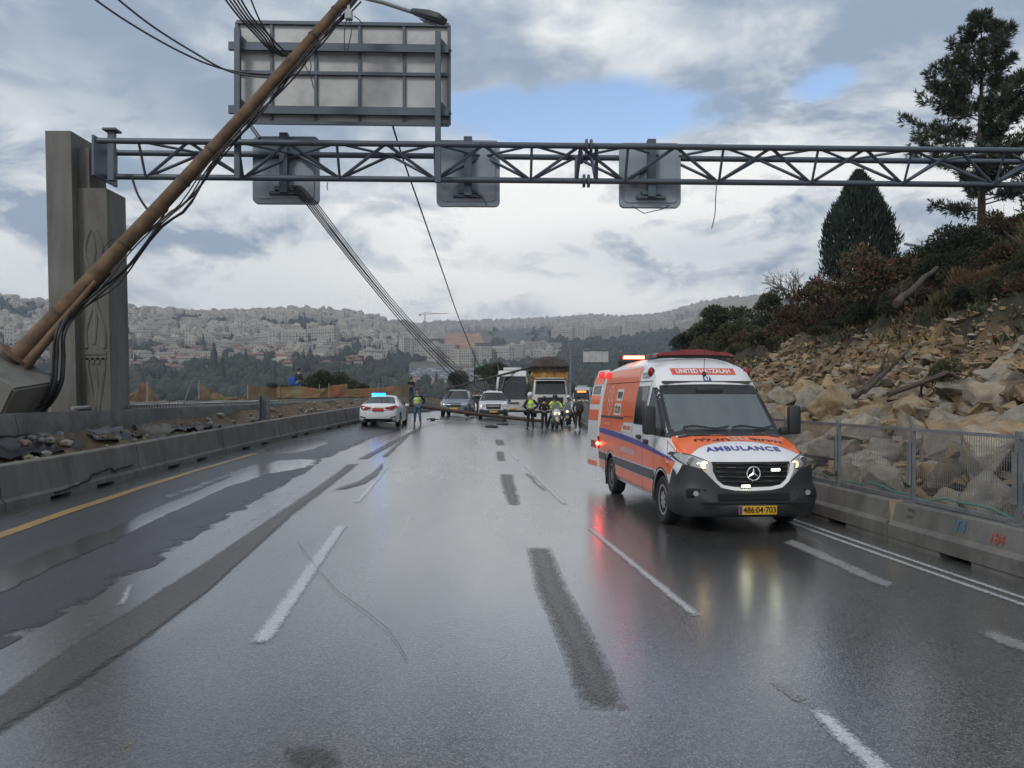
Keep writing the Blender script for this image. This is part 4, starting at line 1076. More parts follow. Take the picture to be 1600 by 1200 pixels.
def place_building(p, kind, tpl, label, group):
    w_, g_, r_, _, _ = tpl
    b_ = put(w_, {'house': 'red_roofed_house', 'block': 'apartment_house', 'slab': 'apartment_block'}[kind])
    b_.location = p - Vector((0, 0, .6)); b_.rotation_euler = (0, 0, random.gauss(0, .32) - math.atan2(p.x, p.y) * .6); s_ = random.uniform(.85, 1.15) * (1 if kind == 'slab' else .72); b_.scale = (s_, .85, random.uniform(.9, 1.15) * (1 if kind == 'slab' else .78))
    g = put(g_, 'window', b_); g['kind'] = 'stuff'
    put(r_, 'roof', b_)
    return tag(b_, label, 'building', group)
SPL = {722: 'tan apartment block above the far car park, left of the steep cable', 240: 'red roofed house alone among dark trees, above the orange mesh tip', 187: None, 880: 'long pale block at the left end of the row above the dark woods',
       505: 'stepped pale block on the middle of the left hillside', 660: 'long apartment block left of the orange building site'}
for px, p, k, tpl in sp:
    lab = SPL.get(px)
    if lab: place_building(p, k, tpl, lab, None)
    elif k == 'slab': place_building(p, k, tpl, 'tall pale apartment block in a row on the far slope' if px > 860 else 'tan apartment block on the lower far slope', 'apartment blocks on the far slopes')
    else: place_building(p, k, tpl, 'house at the lower edge of the town on the left hillside', 'houses at the lower edge of the town')
for c in cand[:NB]:
    if c[3] == 'house': place_building(c[2], 'house', c[4], 'small red roofed house packed on the left hillside', 'red roofed houses on the hillside')
    else: place_building(c[2], 'block', c[4], 'pale stone house packed on the far hillside', 'pale stone houses on the hillside')
rest = MB()
for c in cand[NB:]:
    w_, h_ = c[4][3] * random.uniform(.6, .85), c[4][4] * random.uniform(.65, .9); rz = Matrix.Rotation(random.gauss(0, .32), 3, 'Z'); p = c[2]
    rest.box(p + Vector((0, 0, h_ / 2 - 3)), (w_, 9, h_ + 6), rz, 0)
    if c[3] == 'house':
        rest.box(p + Vector((0, 0, h_ + 1)), (w_ + 1, 12, 2.2), rz, 2, taper=.35)
    else: rest.box(p + Vector((random.uniform(-3, 3), 0, h_ + 1)), (w_ * .5, 7, 2.4), rz, 0)
    for f in range(max(1, int(h_ / 3.1))):
        for b in range(3): rest.box(p + rz @ Vector((w_ * (b - 1) / 3.3, -4.55, 1.7 + f * 3.1)), (w_ * .13, .3, 1.3), rz, 1)
tag(rest.build('town', [mat('pale_stone_c', (.40, .365, .31), .85, var=.22, vs=.013), WINDOW, ROOFT], fix=False), 'rest of the stone town covering the far hillsides', kind='stuff')
print('buildings', len(sp), len(cand))

# building-site frames and the tower crane
SITE = mat('raw_concrete', (.22, .17, .14), .9, var=.2, vs=.1)
for k, (px, py, w_, fl, lab) in enumerate(((680, 541, 34, 4, 'unfinished concrete frame building beside the orange earth'), (700, 549, 40, 3, 'lower unfinished frame building below the first'), (754, 545, 26, 3, 'unfinished frame building at the right end of the site'))):
    p = tp(px, py); q = MB()
    t = thing('unfinished_building', lab, 'building', p - Vector((0, 0, 1)), random.uniform(-.2, .2))
    for f in range(fl + 1): q = MB(); q.box((0, 0, f * 3.4), (w_, 14, .5)); q.build('floor_slab', SITE, t)
    for x in range(7):
        q = MB(); q.box((-w_ / 2 + w_ * x / 6, -6.5, fl * 1.7), (.8, .8, fl * 3.4)); q.build('column', SITE, t)
    q = MB(); q.box((0, 3, fl * 1.7), (w_ * .9, 6, fl * 3.2)); q.build('core', mat('core_brick', (.25, .13, .095), .9, var=.2, vs=.1), t)
p = tp(664, 530); Yc = p.y
cr = thing('tower_crane', 'thin reddish tower crane above the far building site', 'crane', (0, 0, 0)); CR = mat('crane_red', (.30, .15, .11), .6)
a, b = P(664, 532, Yc), P(664, 491, Yc); q = MB(); q.bar(a, b, 1.6); q.build('mast', CR, cr)
q = MB(); q.bar(P(655, 491, Yc), P(700, 489.6, Yc - 60), .9, 1.0); q.build('jib', CR, cr)
q = MB(); q.box(P(656, 492.5, Yc), (3, 3, 3)); q.build('counterweight', SITE, cr)
q = MB(); q.bar(P(664, 488, Yc), P(664, 491, Yc), 1.0); q.tube([P(656, 491, Yc), P(664, 488, Yc), P(690, 490, Yc - 40)], .25, 4); q.build('apex', CR, cr)
pl_ = MB(); p = tp(750, 579); pl_.box(p + Vector((0, 0, 3)), (8, 5, 6)); tag(pl_.build('green_hoarding', mat('green_net', (.06, .26, .16), .7)), 'small green clad shed behind the car park', 'shed')

# cars in the far car park
random.seed(5)
CARC = [mat('far_car_white', (.62, .63, .65), .3), mat('far_car_blue', (.12, .20, .32), .3), mat('far_car_grey', (.16, .165, .17), .3)]
def far_car(m_):
    q = MB(); q.box((0, 0, .7), (1.8, 4.4, .7), bev=.12); q.box((0, .15, 1.25), (1.6, 2.3, .6), taper=.8, m=1); q.box((0, .15, 1.57), (1.35, 1.7, .06))
    for x in (-.8, .8):
        for y in (-1.35, 1.35): q.lathe([(.32, -.1), (.32, .1)], 8, 'x', (x, y, .32), 2)
    return q.mesh('parked_car', [m_, WINDOW, CABLE])
FC = [far_car(c) for c in CARC]
for row in range(9):
    for k in range(15):
        px = 640 + k * 7.4 + row * 1.6 + random.uniform(-1, 1); py = 579 + row * 2.6 + random.uniform(-.3, .3)
        if random.random() < .12: continue
        p = tp(px, py)
        if p is None: continue
        i = random.choices((0, 1, 2), (5, 2, 3))[0]
        o = put(FC[i], 'parked_car', None, p + Vector((0, 0, .9))); o.rotation_euler = (0, 0, R(80) + random.gauss(0, .15))
        tag(o, ['white', 'blue', 'grey'][i] + ' car parked in the far car park', 'car', ['white', 'blue', 'grey'][i] + ' cars in the far car park')

# ------------------------------------------------------------------ far trees
def blob_tree(seed, tall):
    bm = bmesh.new(); bmesh.ops.create_icosphere(bm, subdivisions=2, radius=1)
    for v in bm.verts:
        f = 1 + .34 * noise.noise(v.co * 2.3 + Vector((seed * 7, 0, 0)))
        v.co = Vector((v.co.x * f, v.co.y * f, (v.co.z * f + .75) * tall))
        if tall > 2: k = 1 - .75 * max(0, v.co.z / (tall * 1.75)) ** 1.4; v.co.x *= k; v.co.y *= k
    q = MB(); bm.verts.index_update(); q.add([v.co for v in bm.verts], [[v.index for v in f.verts] for f in bm.faces]); bm.free()
    return q
FARGREEN = instance_tint(mat('far_foliage', (.024, .033, .020), .95, var=.35, vs=.25, bump=.6, bs=.8), .3)
BT = [blob_tree(i, t_).mesh('tree', FARGREEN, True) for i, t_ in enumerate((1.0, 1.2, .9, 3.2, 4.0))]
random.seed(33)
tr_list = []
for _ in range(17000):
    px = random.uniform(-60, 1060); py = random.uniform(470, 628); sk = sm(SKYL, px, 8)
    if py < sk - 1: continue
    g = .5 + .5 * n2(px * .012, py * .03, 1.0, 11); g2 = .5 + .5 * n2(px * .03, py * .07, 1.0, 14)
    if px < 640:
        pr = .08 + .95 * min(1, sst(.58, .66, g) + sst(.64, .72, g2)) if py < 575 else .85 - .5 * sst(.5, .35, g)
        if py > 545 and px > 470: pr = .9 * sst(.3, .5, g2)
    elif px < 870: pr = .5 * sst(.45, .6, g) if py < 575 else .35
    else: pr = .97 if py > sm(SKYL, px, 8) + 24 + sst(1060, 960, px) * 12 else .25
    if (634 < px < 755 and 574 < py < 606) or (664 < px < 765 and 515 < py < 551): continue
    if random.random() > pr: continue
    p = tp(px, py)
    if p is None: continue
    if (int(p.x // 12), int(p.y // 14)) in occ and random.random() < .5: continue
    tr_list.append((px, py, p))
shown = [t_ for t_ in tr_list if t_[0] < 870]
random.shuffle(shown)
singles = shown[:280]; ss = set(id(t_) for t_ in singles)
for px, py, p in singles:
    tall = random.random() < .3
    o = put(BT[random.choice((3, 4)) if tall else random.choice((0, 1, 2))], 'cypress_tree' if tall else 'pine_tree', None, p - Vector((0, 0, .5)))
    s_ = random.uniform(2.0, 3.2) if tall else random.uniform(3.2, 6.0); o.scale = (s_, s_, s_ * random.uniform(.9, 1.2)); o.rotation_euler = (0, 0, random.uniform(0, 6))
    tag(o, 'slim dark cypress standing on the far hillside' if tall else 'round dark tree standing on the far hillside', 'tree', 'slim cypresses on the far hillside' if tall else 'round trees on the far hillside')
wd = MB(); lo = []
for i in range(5):
    bm = bmesh.new(); bmesh.ops.create_icosphere(bm, subdivisions=2, radius=1); bm.verts.index_update()
    lo.append(([Vector((v.co.x * (1 + .7 * noise.noise(v.co * 2 + Vector((i * 5, 0, 0)))), v.co.y, v.co.z + .6)) for v in bm.verts], [[v.index for v in f.verts] for f in bm.faces])); bm.free()
for t_ in tr_list:
    if id(t_) in ss: continue
    s_ = random.uniform(2.0, 4.6); vs, fs = random.choice(lo); z_ = s_ * random.uniform(.8, 1.7)
    wd.add([Vector((v.x * s_, v.y * s_, v.z * z_)) + t_[2] for v in vs], fs, random.choice((0, 0, 1)))
tag(wd.build('woodland', [mat('woodland_a', (.022, .030, .019), .95, var=.4, vs=.08), mat('woodland_b', (.033, .040, .024), .95, var=.4, vs=.08)], smooth=True, fix=False), 'dark woods covering the far slopes', kind='stuff')

# ------------------------------------------------------------------ air between here and the hills
hz_ = MB(); hz_.box((0, 3900, 145), (15000, 8800, 420))
HZ = bpy.data.materials.new('haze'); HZ.use_nodes = True; t = HZ.node_tree; t.nodes.remove(t.nodes['Principled BSDF'])
pv = t.nodes.new('ShaderNodeVolumePrincipled'); pv.inputs['Color'].default_value = (.74, .83, 1.0, 1); pv.inputs['Density'].default_value =   .00024; pv.inputs['Anisotropy'].default_value = .0
t.links.new(pv.outputs[0], t.nodes['Material Output'].inputs['Volume'])
tag(hz_.build('haze', HZ), 'thin blue grey air filling the valley', kind='stuff')

# ------------------------------------------------------------------ boulders of the rockfall
random.seed(12)
def rock(seed, n=13, bev=.05, flat=1.0):
    r_ = random.Random(seed); bm = bmesh.new()
    for _ in range(n):
        v = Vector((r_.uniform(-1, 1), r_.uniform(-1, 1), r_.uniform(-1, 1))); m_ = max(abs(v.x), abs(v.y), abs(v.z)); l_ = v.length
        v = v / (m_ * .72 + l_ * .28); bm.verts.new(Vector((v.x * .62, v.y * .5, v.z * .42 * flat)))
    bmesh.ops.convex_hull(bm, input=bm.verts[:]); bmesh.ops.delete(bm, geom=[v for v in bm.verts if not v.link_faces], context='VERTS')
    bmesh.ops.dissolve_limit(bm, angle_limit=R(12), verts=bm.verts[:], edges=bm.edges[:])
    if bev: bmesh.ops.bevel(bm, geom=bm.edges[:], offset=bev, segments=2, affect='EDGES', profile=.6, clamp_overlap=True)
    if bev:
        bmesh.ops.triangulate(bm, faces=bm.faces[:])
        for lim in (.34, .2, .12):
            bmesh.ops.subdivide_edges(bm, edges=[e for e in bm.edges if e.calc_length() > lim], cuts=1); bmesh.ops.triangulate(bm, faces=[f for f in bm.faces if len(f.verts) > 3])
        for v in bm.verts:
            o3 = Vector((seed * 3.1, seed, 0)); d_ = .11 * noise.fractal(v.co * 2.2 + o3, 1, 2, 3) + .035 * noise.ridged_multi_fractal(v.co * 5 + o3, 1, 2, 4, 1, 2) + .02 * noise.noise(Vector((v.co.x * 2, v.co.y * 2, v.co.z * 16)) + o3)
            v.co += v.co.normalized() * (d_ - .04)
    bm.verts.index_update(); bm.normal_update()
    out = ([v.co.copy() for v in bm.verts], [[v.index for v in f.verts] for f in bm.faces]); bm.free(); return out
def rock_mat(name, c, d, sc=1.0):
    m_ = mat(name, c, .88, var=.38, vs=3.2 * sc, bump=1.0, bs=9 * sc, dirt=d, ds=1.6 * sc, da=.9)
    t = m_.node_tree; b = t.nodes['Principled BSDF']; src = b.inputs['Base Color'].links[0].from_socket
    tc_ = t.nodes.new('ShaderNodeTexCoord'); nz1 = t.nodes.new('ShaderNodeTexNoise'); nz1.inputs['Scale'].default_value = 26; nz1.inputs['Detail'].default_value = 6; t.links.new(tc_.outputs['Object'], nz1.inputs['Vector'])
    mr_ = t.nodes.new('ShaderNodeMapRange'); mr_.inputs[1].default_value = .56; mr_.inputs[2].default_value = .70; mr_.inputs[4].default_value = .6; t.links.new(nz1.outputs['Fac'], mr_.inputs[0])
    x_ = t.nodes.new('ShaderNodeMix'); x_.data_type = 'RGBA'; x_.inputs[7].default_value = (.07, .062, .052, 1); t.links.new(mr_.outputs[0], x_.inputs[0]); t.links.new(src, x_.inputs[6]); t.links.new(x_.outputs[2], b.inputs['Base Color'])
    return instance_tint(m_, .25)
ROCKG = rock_mat('grey_limestone', (.25, .225, .185), (.24, .18, .105)); ROCKO = rock_mat('ochre_limestone', (.28, .20, .115), (.22, .195, .16)); ROCKD = rock_mat('dark_limestone', (.17, .15, .125), (.20, .145, .085))
RV = [rock(i + 1) for i in range(14)]
RM = {}
for i, (vs, fs) in enumerate(RV):
    for j, m_ in enumerate((ROCKG, ROCKO, ROCKD)):
        q = MB(); q.add(vs, fs); RM[i, j] = q.mesh('boulder', m_, 42)
placed = []; nb_ = 0
for size_lo, size_hi, tries in ((.68, .92, 200), (.44, .68, 1100), (.28, .44, 4000)):
    for _ in range(tries):
        Y = 5.5 + 34 * random.random() ** 1.5; u = random.uniform(.75, 5.2 if size_hi < .8 else 4.3); s_ = random.uniform(size_lo, size_hi) * (1.0 if u < 4 else .85)
        if any((u - a) ** 2 + (Y - b) ** 2 < ((s_ + c) * .40) ** 2 for a, b, c in placed): continue
        if nb_ >= 290: break
        placed.append((u, Y, s_)); nb_ += 1
        x, z = slope_x(u, Y), slope_z(u, Y)
        j = random.choices((0, 1, 2), (5, 3, 2))[0]
        o = put(RM[random.randrange(14), j], 'boulder', None, (x, Y, z + s_ * .17)); o.scale = (s_ * random.uniform(.9, 1.3), s_ * random.uniform(.9, 1.25), s_ * random.uniform(.8, 1.25))
        o.rotation_euler = (random.gauss(0, .35), random.gauss(-.25, .35), random.uniform(0, 6.28))
        c_ = ('grey', 'ochre', 'dark brown')[j]; sz = 'large' if s_ > .68 else ('mid sized' if s_ > .44 else 'small')
        tag(o, f'{sz} {c_} boulder in the rockfall behind the mesh fence', 'boulder', f'{sz} {c_} boulders of the rockfall')
print('boulders', nb_)
SR = [rock(50 + i, 9, 0) for i in range(8)]
def scatter_stones(name, n, fy, fu, fs_, mats_, label, sink=.2):
    q = MB()
    for _ in range(n):
        Y, u = fy(), fu(); s_ = fs_(); vs, fs = random.choice(SR)
        rot = Matrix.Rotation(random.uniform(0, 6.28), 3, 'Z') @ Matrix.Rotation(random.uniform(-1, 1), 3, 'X')
        p = Vector((slope_x(u, Y), Y, slope_z(u, Y) + s_ * sink)); j = random.randrange(len(mats_))
        sc_ = Vector((random.uniform(.8, 1.4), random.uniform(.8, 1.2), random.uniform(.7, 1.1))) * s_
        q.add([rot @ Vector((v.x * sc_.x, v.y * sc_.y, v.z * sc_.z)) + p for v in vs], fs, j)
    o = q.build(name, mats_, smooth=30, fix=False); return tag(o, label, kind='stuff')
SM = [mat('rubble_grey', (.24, .215, .17), .9, var=.35, vs=2, bump=.6, bs=15), mat('rubble_ochre', (.29, .205, .115), .9, var=.35, vs=2, bump=.6, bs=15), mat('rubble_brown', (.165, .12, .072), .9, var=.35, vs=2, bump=.6, bs=15)]
scatter_stones('rubble', 4200, lambda: 6 + 44 * random.random() ** 1.3, lambda: random.uniform(.6, 6.1), lambda: random.uniform(.10, .38), SM, 'small rubble between the fallen boulders')
scatter_stones('cliff_rubble', 10500, lambda: 8 + 56 * random.random() ** 1.1, lambda: random.triangular(4.8, 6.9, 5.9), lambda: random.choice((.04, .05, .06, .07, .08, .10, .13, .17, .22)) * random.uniform(.8, 1.3), SM, 'loose stones studding the ochre cutting face', .0)

# ------------------------------------------------------------------ vegetation on the slope
random.seed(77)
def leaf_mat(name, c, v=.35, br=None):
    m_ = mat(name, c, .8, var=v, vs=1.3, dirt=br, ds=2.0, da=.7); b_ = m_.node_tree.nodes['Principled BSDF']; b_.inputs['Specular IOR Level'].default_value = .2
    return m_
NEEDLE = leaf_mat('pine_needles', (.075, .095, .066)); CYP = leaf_mat('cypress_leaf', (.034, .050, .038)); BARK = mat('tree_bark', (.075, .058, .045), .9, var=.3, vs=6, bump=.6, bs=20)
GREEN = leaf_mat('shrub_green', (.072, .080, .042), .4, (.12, .10, .05)); RUSSET = leaf_mat('shrub_russet', (.135, .066, .045), .4, (.08, .055, .038)); DARKG = leaf_mat('shrub_dark', (.046, .055, .034), .4); DRY = leaf_mat('dry_grass', (.17, .135, .07), .35); OLIVE = leaf_mat('olive_leaf', (.070, .080, .052), .35)
def rdir(): 
    z = random.uniform(-1, 1); a = random.uniform(0, 6.283); r_ = math.sqrt(1 - z * z); return Vector((r_ * math.cos(a), r_ * math.sin(a), z))
def leaf(q, p, d, l_, w_, m=0):
    d = d.normalized(); s_ = d.cross(rdir()); s_ = s_.normalized() if s_.length > 1e-4 else Vector((1, 0, 0))
    q.add([p - s_ * w_ * .35, p + d * l_ * .5 - s_ * w_ * .5, p + d * l_, p + d * l_ * .5 + s_ * w_ * .5], [(0, 1, 2, 3)], m)
def pine(loc, H, label):
    t = thing('pine_tree', label, 'tree', loc); rn = random.Random(4)
    tk = MB(); tk.tube([(0, 0, -.6), (.02, 0, 1), (-.03, .03, H * .4), (.03, 0, H * .75), (0, 0, H * .99)], [.17, .14, .10, .055, .012], 8); tr_ = tk.build('trunk', BARK, t, smooth=True)
    lf, lb_ = MB(), MB(); z = H * .10
    while z < H * .985:
        f = z / H
        L_ = 1.3 * H * interp([(0.1, .30), (.2, .33), (.27, .22), (.38, .25), (.5, .235), (.62, .20), (.75, .13), (.9, .06), (1, .02)], f)
        a = rn.uniform(0, 6.283); l_ = L_ * rn.uniform(.55, 1.15)
        up = lerp(.05, .8, f) + rn.uniform(-.1, .15)
        d = Vector((math.cos(a), math.sin(a), up)).normalized(); b0 = Vector((0, 0, z))
        pts = [b0 + d * l_ * k / 5 + Vector((0, 0, .09 * l_ * (k / 5) ** 2)) for k in range(6)]
        lb_.tube(pts, [max(.006, .035 * (1 - f) * (1 - k / 6)) for k in range(6)], 4)
        nt_ = int(14 + l_ * 27)
        for k in range(nt_):
            g = .22 + .78 * (k + rn.random()) / nt_; i = min(4, int(g * 5)); base = pts[i].lerp(pts[i + 1], g * 5 - i)
            sub = (d + rdir() * .9).normalized(); c = base + sub * rn.uniform(.05, .34) * (1.1 - g * .5)
            ax = (sub + Vector((0, 0, .5))).normalized()
            for n_ in range(9): leaf(lf, c, ax + rdir() * .75, rn.uniform(.16, .30), .034)
        z += H * rn.uniform(.006, .013)
    lb_.build('limb', BARK, t, fix=False); lf.build('crown', NEEDLE, t, fix=False)
    t.children[1]['kind'] = 'stuff'
    return t
c = hp(1533, 356) or Vector((18.7, 32, 7.5))
pt = P(1533, 352, 30); pine(Vector((pt.x, pt.y, pt.z - .2)), 8.0, 'tall ragged pine at the top of the slope by the right edge')
def bell(name, loc, H, rad, m_, label, n=15000, seed=3):
    t = thing(name, label, 'tree', loc); rn = random.Random(seed)
    tk = MB(); tk.tube([(0, 0, -.5), (0, 0, H * .5)], [.14, .06], 8); tk.build('trunk', BARK, t, smooth=True)
    q = MB()
    core = MB()
    for _ in range(n):
        f = rn.random() ** .8
        r_ = rad * interp([(0, .62), (.12, .92), (.3, 1.0), (.5, .88), (.7, .62), (.85, .36), (.95, .15), (1, .02)], f)
        a = rn.uniform(0, 6.283); lump = 1 + .16 * noise.noise(Vector((math.cos(a) * 1.6, math.sin(a) * 1.6, f * 4.5))) + .20 * noise.noise(Vector((math.cos(a) * 5, math.sin(a) * 5, f * 12)))
        rr = r_ * lump * (rn.random() ** .22 if rn.random() < .85 else rn.random())
        p = Vector((math.cos(a) * rr, math.sin(a) * rr, f * H))
        leaf(q, p, Vector((math.cos(a) * .35, math.sin(a) * .35, 1)) + rdir() * .38, rn.uniform(.16, .34), .06)
    q.build('crown', m_, t, fix=False)
    return t
pt = P(1342, 438, 33); bell('cypress_tree', Vector((pt.x, pt.y, pt.z - .1)), 4.45, 1.47, CYP, 'dense dark bell shaped conifer on the slope below the truss')
def shrub_proto(name, mats_, n, leafy, lw, seed, flat=.75, twigs=14, spiky=0.0, lumps=5):
    rn = random.Random(seed); t = empty(name)
    tw = MB()
    cs = [(Vector((rn.uniform(-.6, .6), rn.uniform(-.6, .6), rn.uniform(.25, .75) * flat)), rn.uniform(.28, .5)) for _ in range(lumps)]
    for k in range(twigs):
        c, r_ = rn.choice(cs); e = c + Vector((rn.uniform(-.4, .4), rn.uniform(-.4, .4), rn.uniform(0, .55)))
        tw.tube([(rn.uniform(-.12, .12), rn.uniform(-.12, .12), -.15), c * .55 + Vector((0, 0, .05)), e], [.02, .014, .004], 4, caps=False)
    q = MB()
    for _ in range(n):
        c, r_ = rn.choice(cs); d = rdir(); d.z = abs(d.z) if rn.random() < .7 else d.z
        p = c + d * r_ * (rn.random() ** .35); p.z = max(p.z, -.05)
        leaf(q, p, d + rdir() * .8 + Vector((0, 0, spiky)), leafy * rn.uniform(.6, 1.4), lw, rn.randrange(len(mats_)))
    q.build('foliage', mats_, t, fix=False); o = tw.build('stem', BARK, t, fix=False); o['kind'] = 'stuff'
    return t
PROTO = {'green': [shrub_proto('shrub', [GREEN, DARKG], 5200, .085, .042, 1), shrub_proto('shrub', [GREEN], 4600, .08, .042, 2, .9)],
         'russet': [shrub_proto('shrub', [RUSSET, DARKG], 3800, .09, .048, 3), shrub_proto('shrub', [RUSSET, GREEN], 2600, .09, .045, 4, .8, 26)],
         'dark': [shrub_proto('shrub', [DARKG], 6500, .085, .036, 5, .8), shrub_proto('shrub', [DARKG, GREEN], 5600, .08, .034, 6, 1.0)],
         'dry': [shrub_proto('shrub', [DRY, GREEN], 900, .26, .018, 7, .5, 10, 1.4), shrub_proto('shrub', [DRY, RUSSET], 800, .2, .02, 8, .5, 14, 1.0)]}
used_ = set()
def shrub(kind, X, Y, z, s_, label, group=None, sz=None):
    pr = random.choice(PROTO[kind])
    if pr.name not in used_: used_.add(pr.name); o = pr
    else: o = copy_tree(pr)
    o.location = (X, Y, z); o.rotation_euler = (0, 0, random.uniform(0, 6.28)); o.scale = (s_, s_, sz or s_ * random.uniform(.8, 1.1))
    return tag(o, label, 'shrub', group)
desc = {'green': ('green leafy shrub on the slope above the cutting', 'green shrubs on the slope'), 'russet': ('reddish brown shrub on the slope above the cutting', 'russet shrubs on the slope'), 'dark': ('dark evergreen shrub on the slope above the cutting', 'dark shrubs on the slope'), 'dry': ('tuft of dry grass and twigs on the cutting edge', 'dry tufts on the cutting')}
def sh_uv(kind, u, Y, s_, lab=None):
    shrub(kind, slope_x(u, Y), Y, slope_z(u, Y) - .05, s_, lab or desc[kind][0], None if lab else desc[kind][1])
for _ in range(120):                                  # thicket on the top slope
    Y = random.uniform(15, 72); u = random.uniform(7.9, 16) if Y > 26 else random.uniform(8.4, 18)
    far = Y > 40
    k = random.choices(('green', 'russet', 'dark', 'dry'), (4, 1, 4, .5) if far else (1.6, 4, 3.2, .7))[0]
    sh_uv(k, u, Y, random.uniform(.7, 1.5) if not far else random.uniform(.8, 1.5))
for _ in range(34):                                   # overhanging edge of the cutting
    Y = random.uniform(16, 60); sh_uv(random.choices(('dark', 'russet', 'dry', 'green'), (3, 1, 2, 1))[0], random.uniform(7.0, 7.9), Y, random.uniform(.4, .9))
for _ in range(46):
    Y = random.uniform(12, 30); sh_uv(random.choices(('dark', 'russet', 'dry', 'green'), (3, 2.4, 2, 1))[0], random.uniform(7.2, 10), Y, random.uniform(.35, .85))
for _ in range(16):
    Y = random.uniform(9, 34); sh_uv('dry', random.uniform(3.8, 6), Y, random.uniform(.25, .5))
for (px, py, Y, k, s_, lab) in ((1210, 478, 40, 'green', 1.2, 'grey green shrub at the foot of the bare bush'), (1100, 520, 62, 'green', 2.5, 'big olive green bush where the slope meets the far hill'), (1140, 500, 56, 'green', 2.3, 'broad green bush left of the bare bush'), (1075, 540, 66, 'dark', 2.3, 'low dark bush at the left end of the slope'),
                                (1500, 395, 24, 'dark', 1.35, 'spreading dark conifer bush below the pine'), (1560, 405, 23, 'dark', 1.2, 'dark bush right of the spreading conifer bush'), (1380, 440, 27, 'russet', 1.6, 'large reddish bush right of the bell shaped conifer'), (1300, 465, 30, 'russet', 1.5, 'large reddish bush left of the bell shaped conifer'), (1478, 592, 15.5, 'green', .55, 'small olive bush growing out of the rockfall')):
    p = P(px, py, Y); shrub(k, p.x, Y, p.z - s_ * .35, s_, lab)
def bare(loc, H, label, seed=2, spread=.7):
    rn = random.Random(seed); q = MB()
    def grow(p, d, l_, r_, lv):
        e = p + d * l_; m_ = p.lerp(e, .5) + rdir() * l_ * .06
        q.tube([p, m_, e], [r_, r_ * .8, r_ * .6], 4 if lv < 2 else 3, caps=False)
        if lv >= 5: return
        for _ in range(rn.choice((2, 3, 3)) if lv < 4 else 3):
            grow(e if rn.random() < .7 else m_, (d + rdir() * spread + Vector((0, 0, .12))).normalized(), l_ * rn.uniform(.55, .85), r_ * .6, lv + 1)
    for _ in range(8): grow(Vector((rn.uniform(-.2, .2), rn.uniform(-.2, .2), 0)), (Vector((0, 0, 1)) + rdir() * .8).normalized(), H * .27, .04, 1)
    o = q.build('bare_bush', mat('twig', (.085, .07, .058), .9, var=.2), fix=False); o.location = loc; return tag(o, label, 'shrub')
uc = MB(); UCM = [DARKG, DRY, GREEN, RUSSET]
for _ in range(15000):                                # low weeds, grass and creepers over the soil
    Y = 10 + 62 * random.random() ** 1.3; u = random.uniform(6.2, 15); 
    if n2(u, Y, .8, 17) < -.12: continue
    x, z = slope_x(u, Y), slope_z(u, Y); k_ = random.choices((0, 1, 2, 3), (5, 2.2, 2, 1.6))[0]; b_ = Vector((x, Y, z - .03))
    for _ in range(3): leaf(uc, b_ + Vector((random.uniform(-.15, .15), random.uniform(-.15, .15), 0)), Vector((0, 0, 1)) + rdir() * .8, random.uniform(.12, .34), .035 if k_ == 1 else .075, k_)
tag(uc.build('undergrowth', UCM, fix=False), 'low weeds and dry grass over the dark soil of the slope', kind='stuff')
p = P(1242, 476, 34); bare(p, 2.5, 'round leafless bush standing against the sky on the slope')
p = P(1415, 476, 22); bare(p, .9, 'small leafless bush in front of the russet shrubs', 5)
# fallen trunk and branches
def limb(name, pts, rs, label, cat='branch', side=0):
    q = MB(); q.tube(pts, rs, 8); rn = random.Random(len(label))
    for k in range(side):
        i = rn.randrange(1, len(pts) - 1); p = Vector(pts[i]); d = (Vector(pts[i + 1]) - p).normalized(); e = p + (d + rdir() * .9).normalized() * rn.uniform(.3, .7)
        q.tube([p, p.lerp(e, .5) + rdir() * .05, e], [.03, .02, .008], 5)
    return tag(q.build(name, BARK, smooth=40), label, cat)
a, b = P(1400, 475, 19.5), P(1464, 417, 22); limb('dead_tree', [a.lerp(b, k / 6) + Vector((0, 0, .04 * math.sin(k * 2))) for k in range(7)], [.10 - .008 * k for k in range(7)], 'grey fallen trunk leaning on the upper slope', 'log')
limb('fallen_branch', pp((1335, 620, 15.6), (1352, 605, 15.8), (1375, 580, 16.2), (1383, 565, 16.6)), [.07, .06, .045, .03], 'dark branch leaning in the rockfall, left of the olive bush', side=4)
limb('fallen_branch', pp((1350, 612, 15.4), (1385, 580, 16), (1410, 556, 16.6), (1420, 548, 16.9)), [.055, .045, .03, .02], 'longer thin branch leaning over the rockfall', side=5)
limb('fallen_branch', pp((1388, 616, 14.2), (1440, 598, 14.6), (1478, 582, 14.8), (1500, 592, 14.6)), [.05, .05, .04, .02], 'bent dry branch lying on the boulders', side=5)
# street lamp tip showing above the slope
lp = thing('street_lamp', 'street lamp tip showing over the shrubs beside the conifer', 'street lamp', (0, 0, 0))
q = MB(); q.tube([P(1440, 440, 48), P(1441, 376, 48)], .06, 6); q.build('mast', GALV, lp)
q = MB(); q.bar(P(1440, 386, 48), P(1413, 381, 48), .10, .14); q.build('lamp_arm', LAMPGREY, lp)
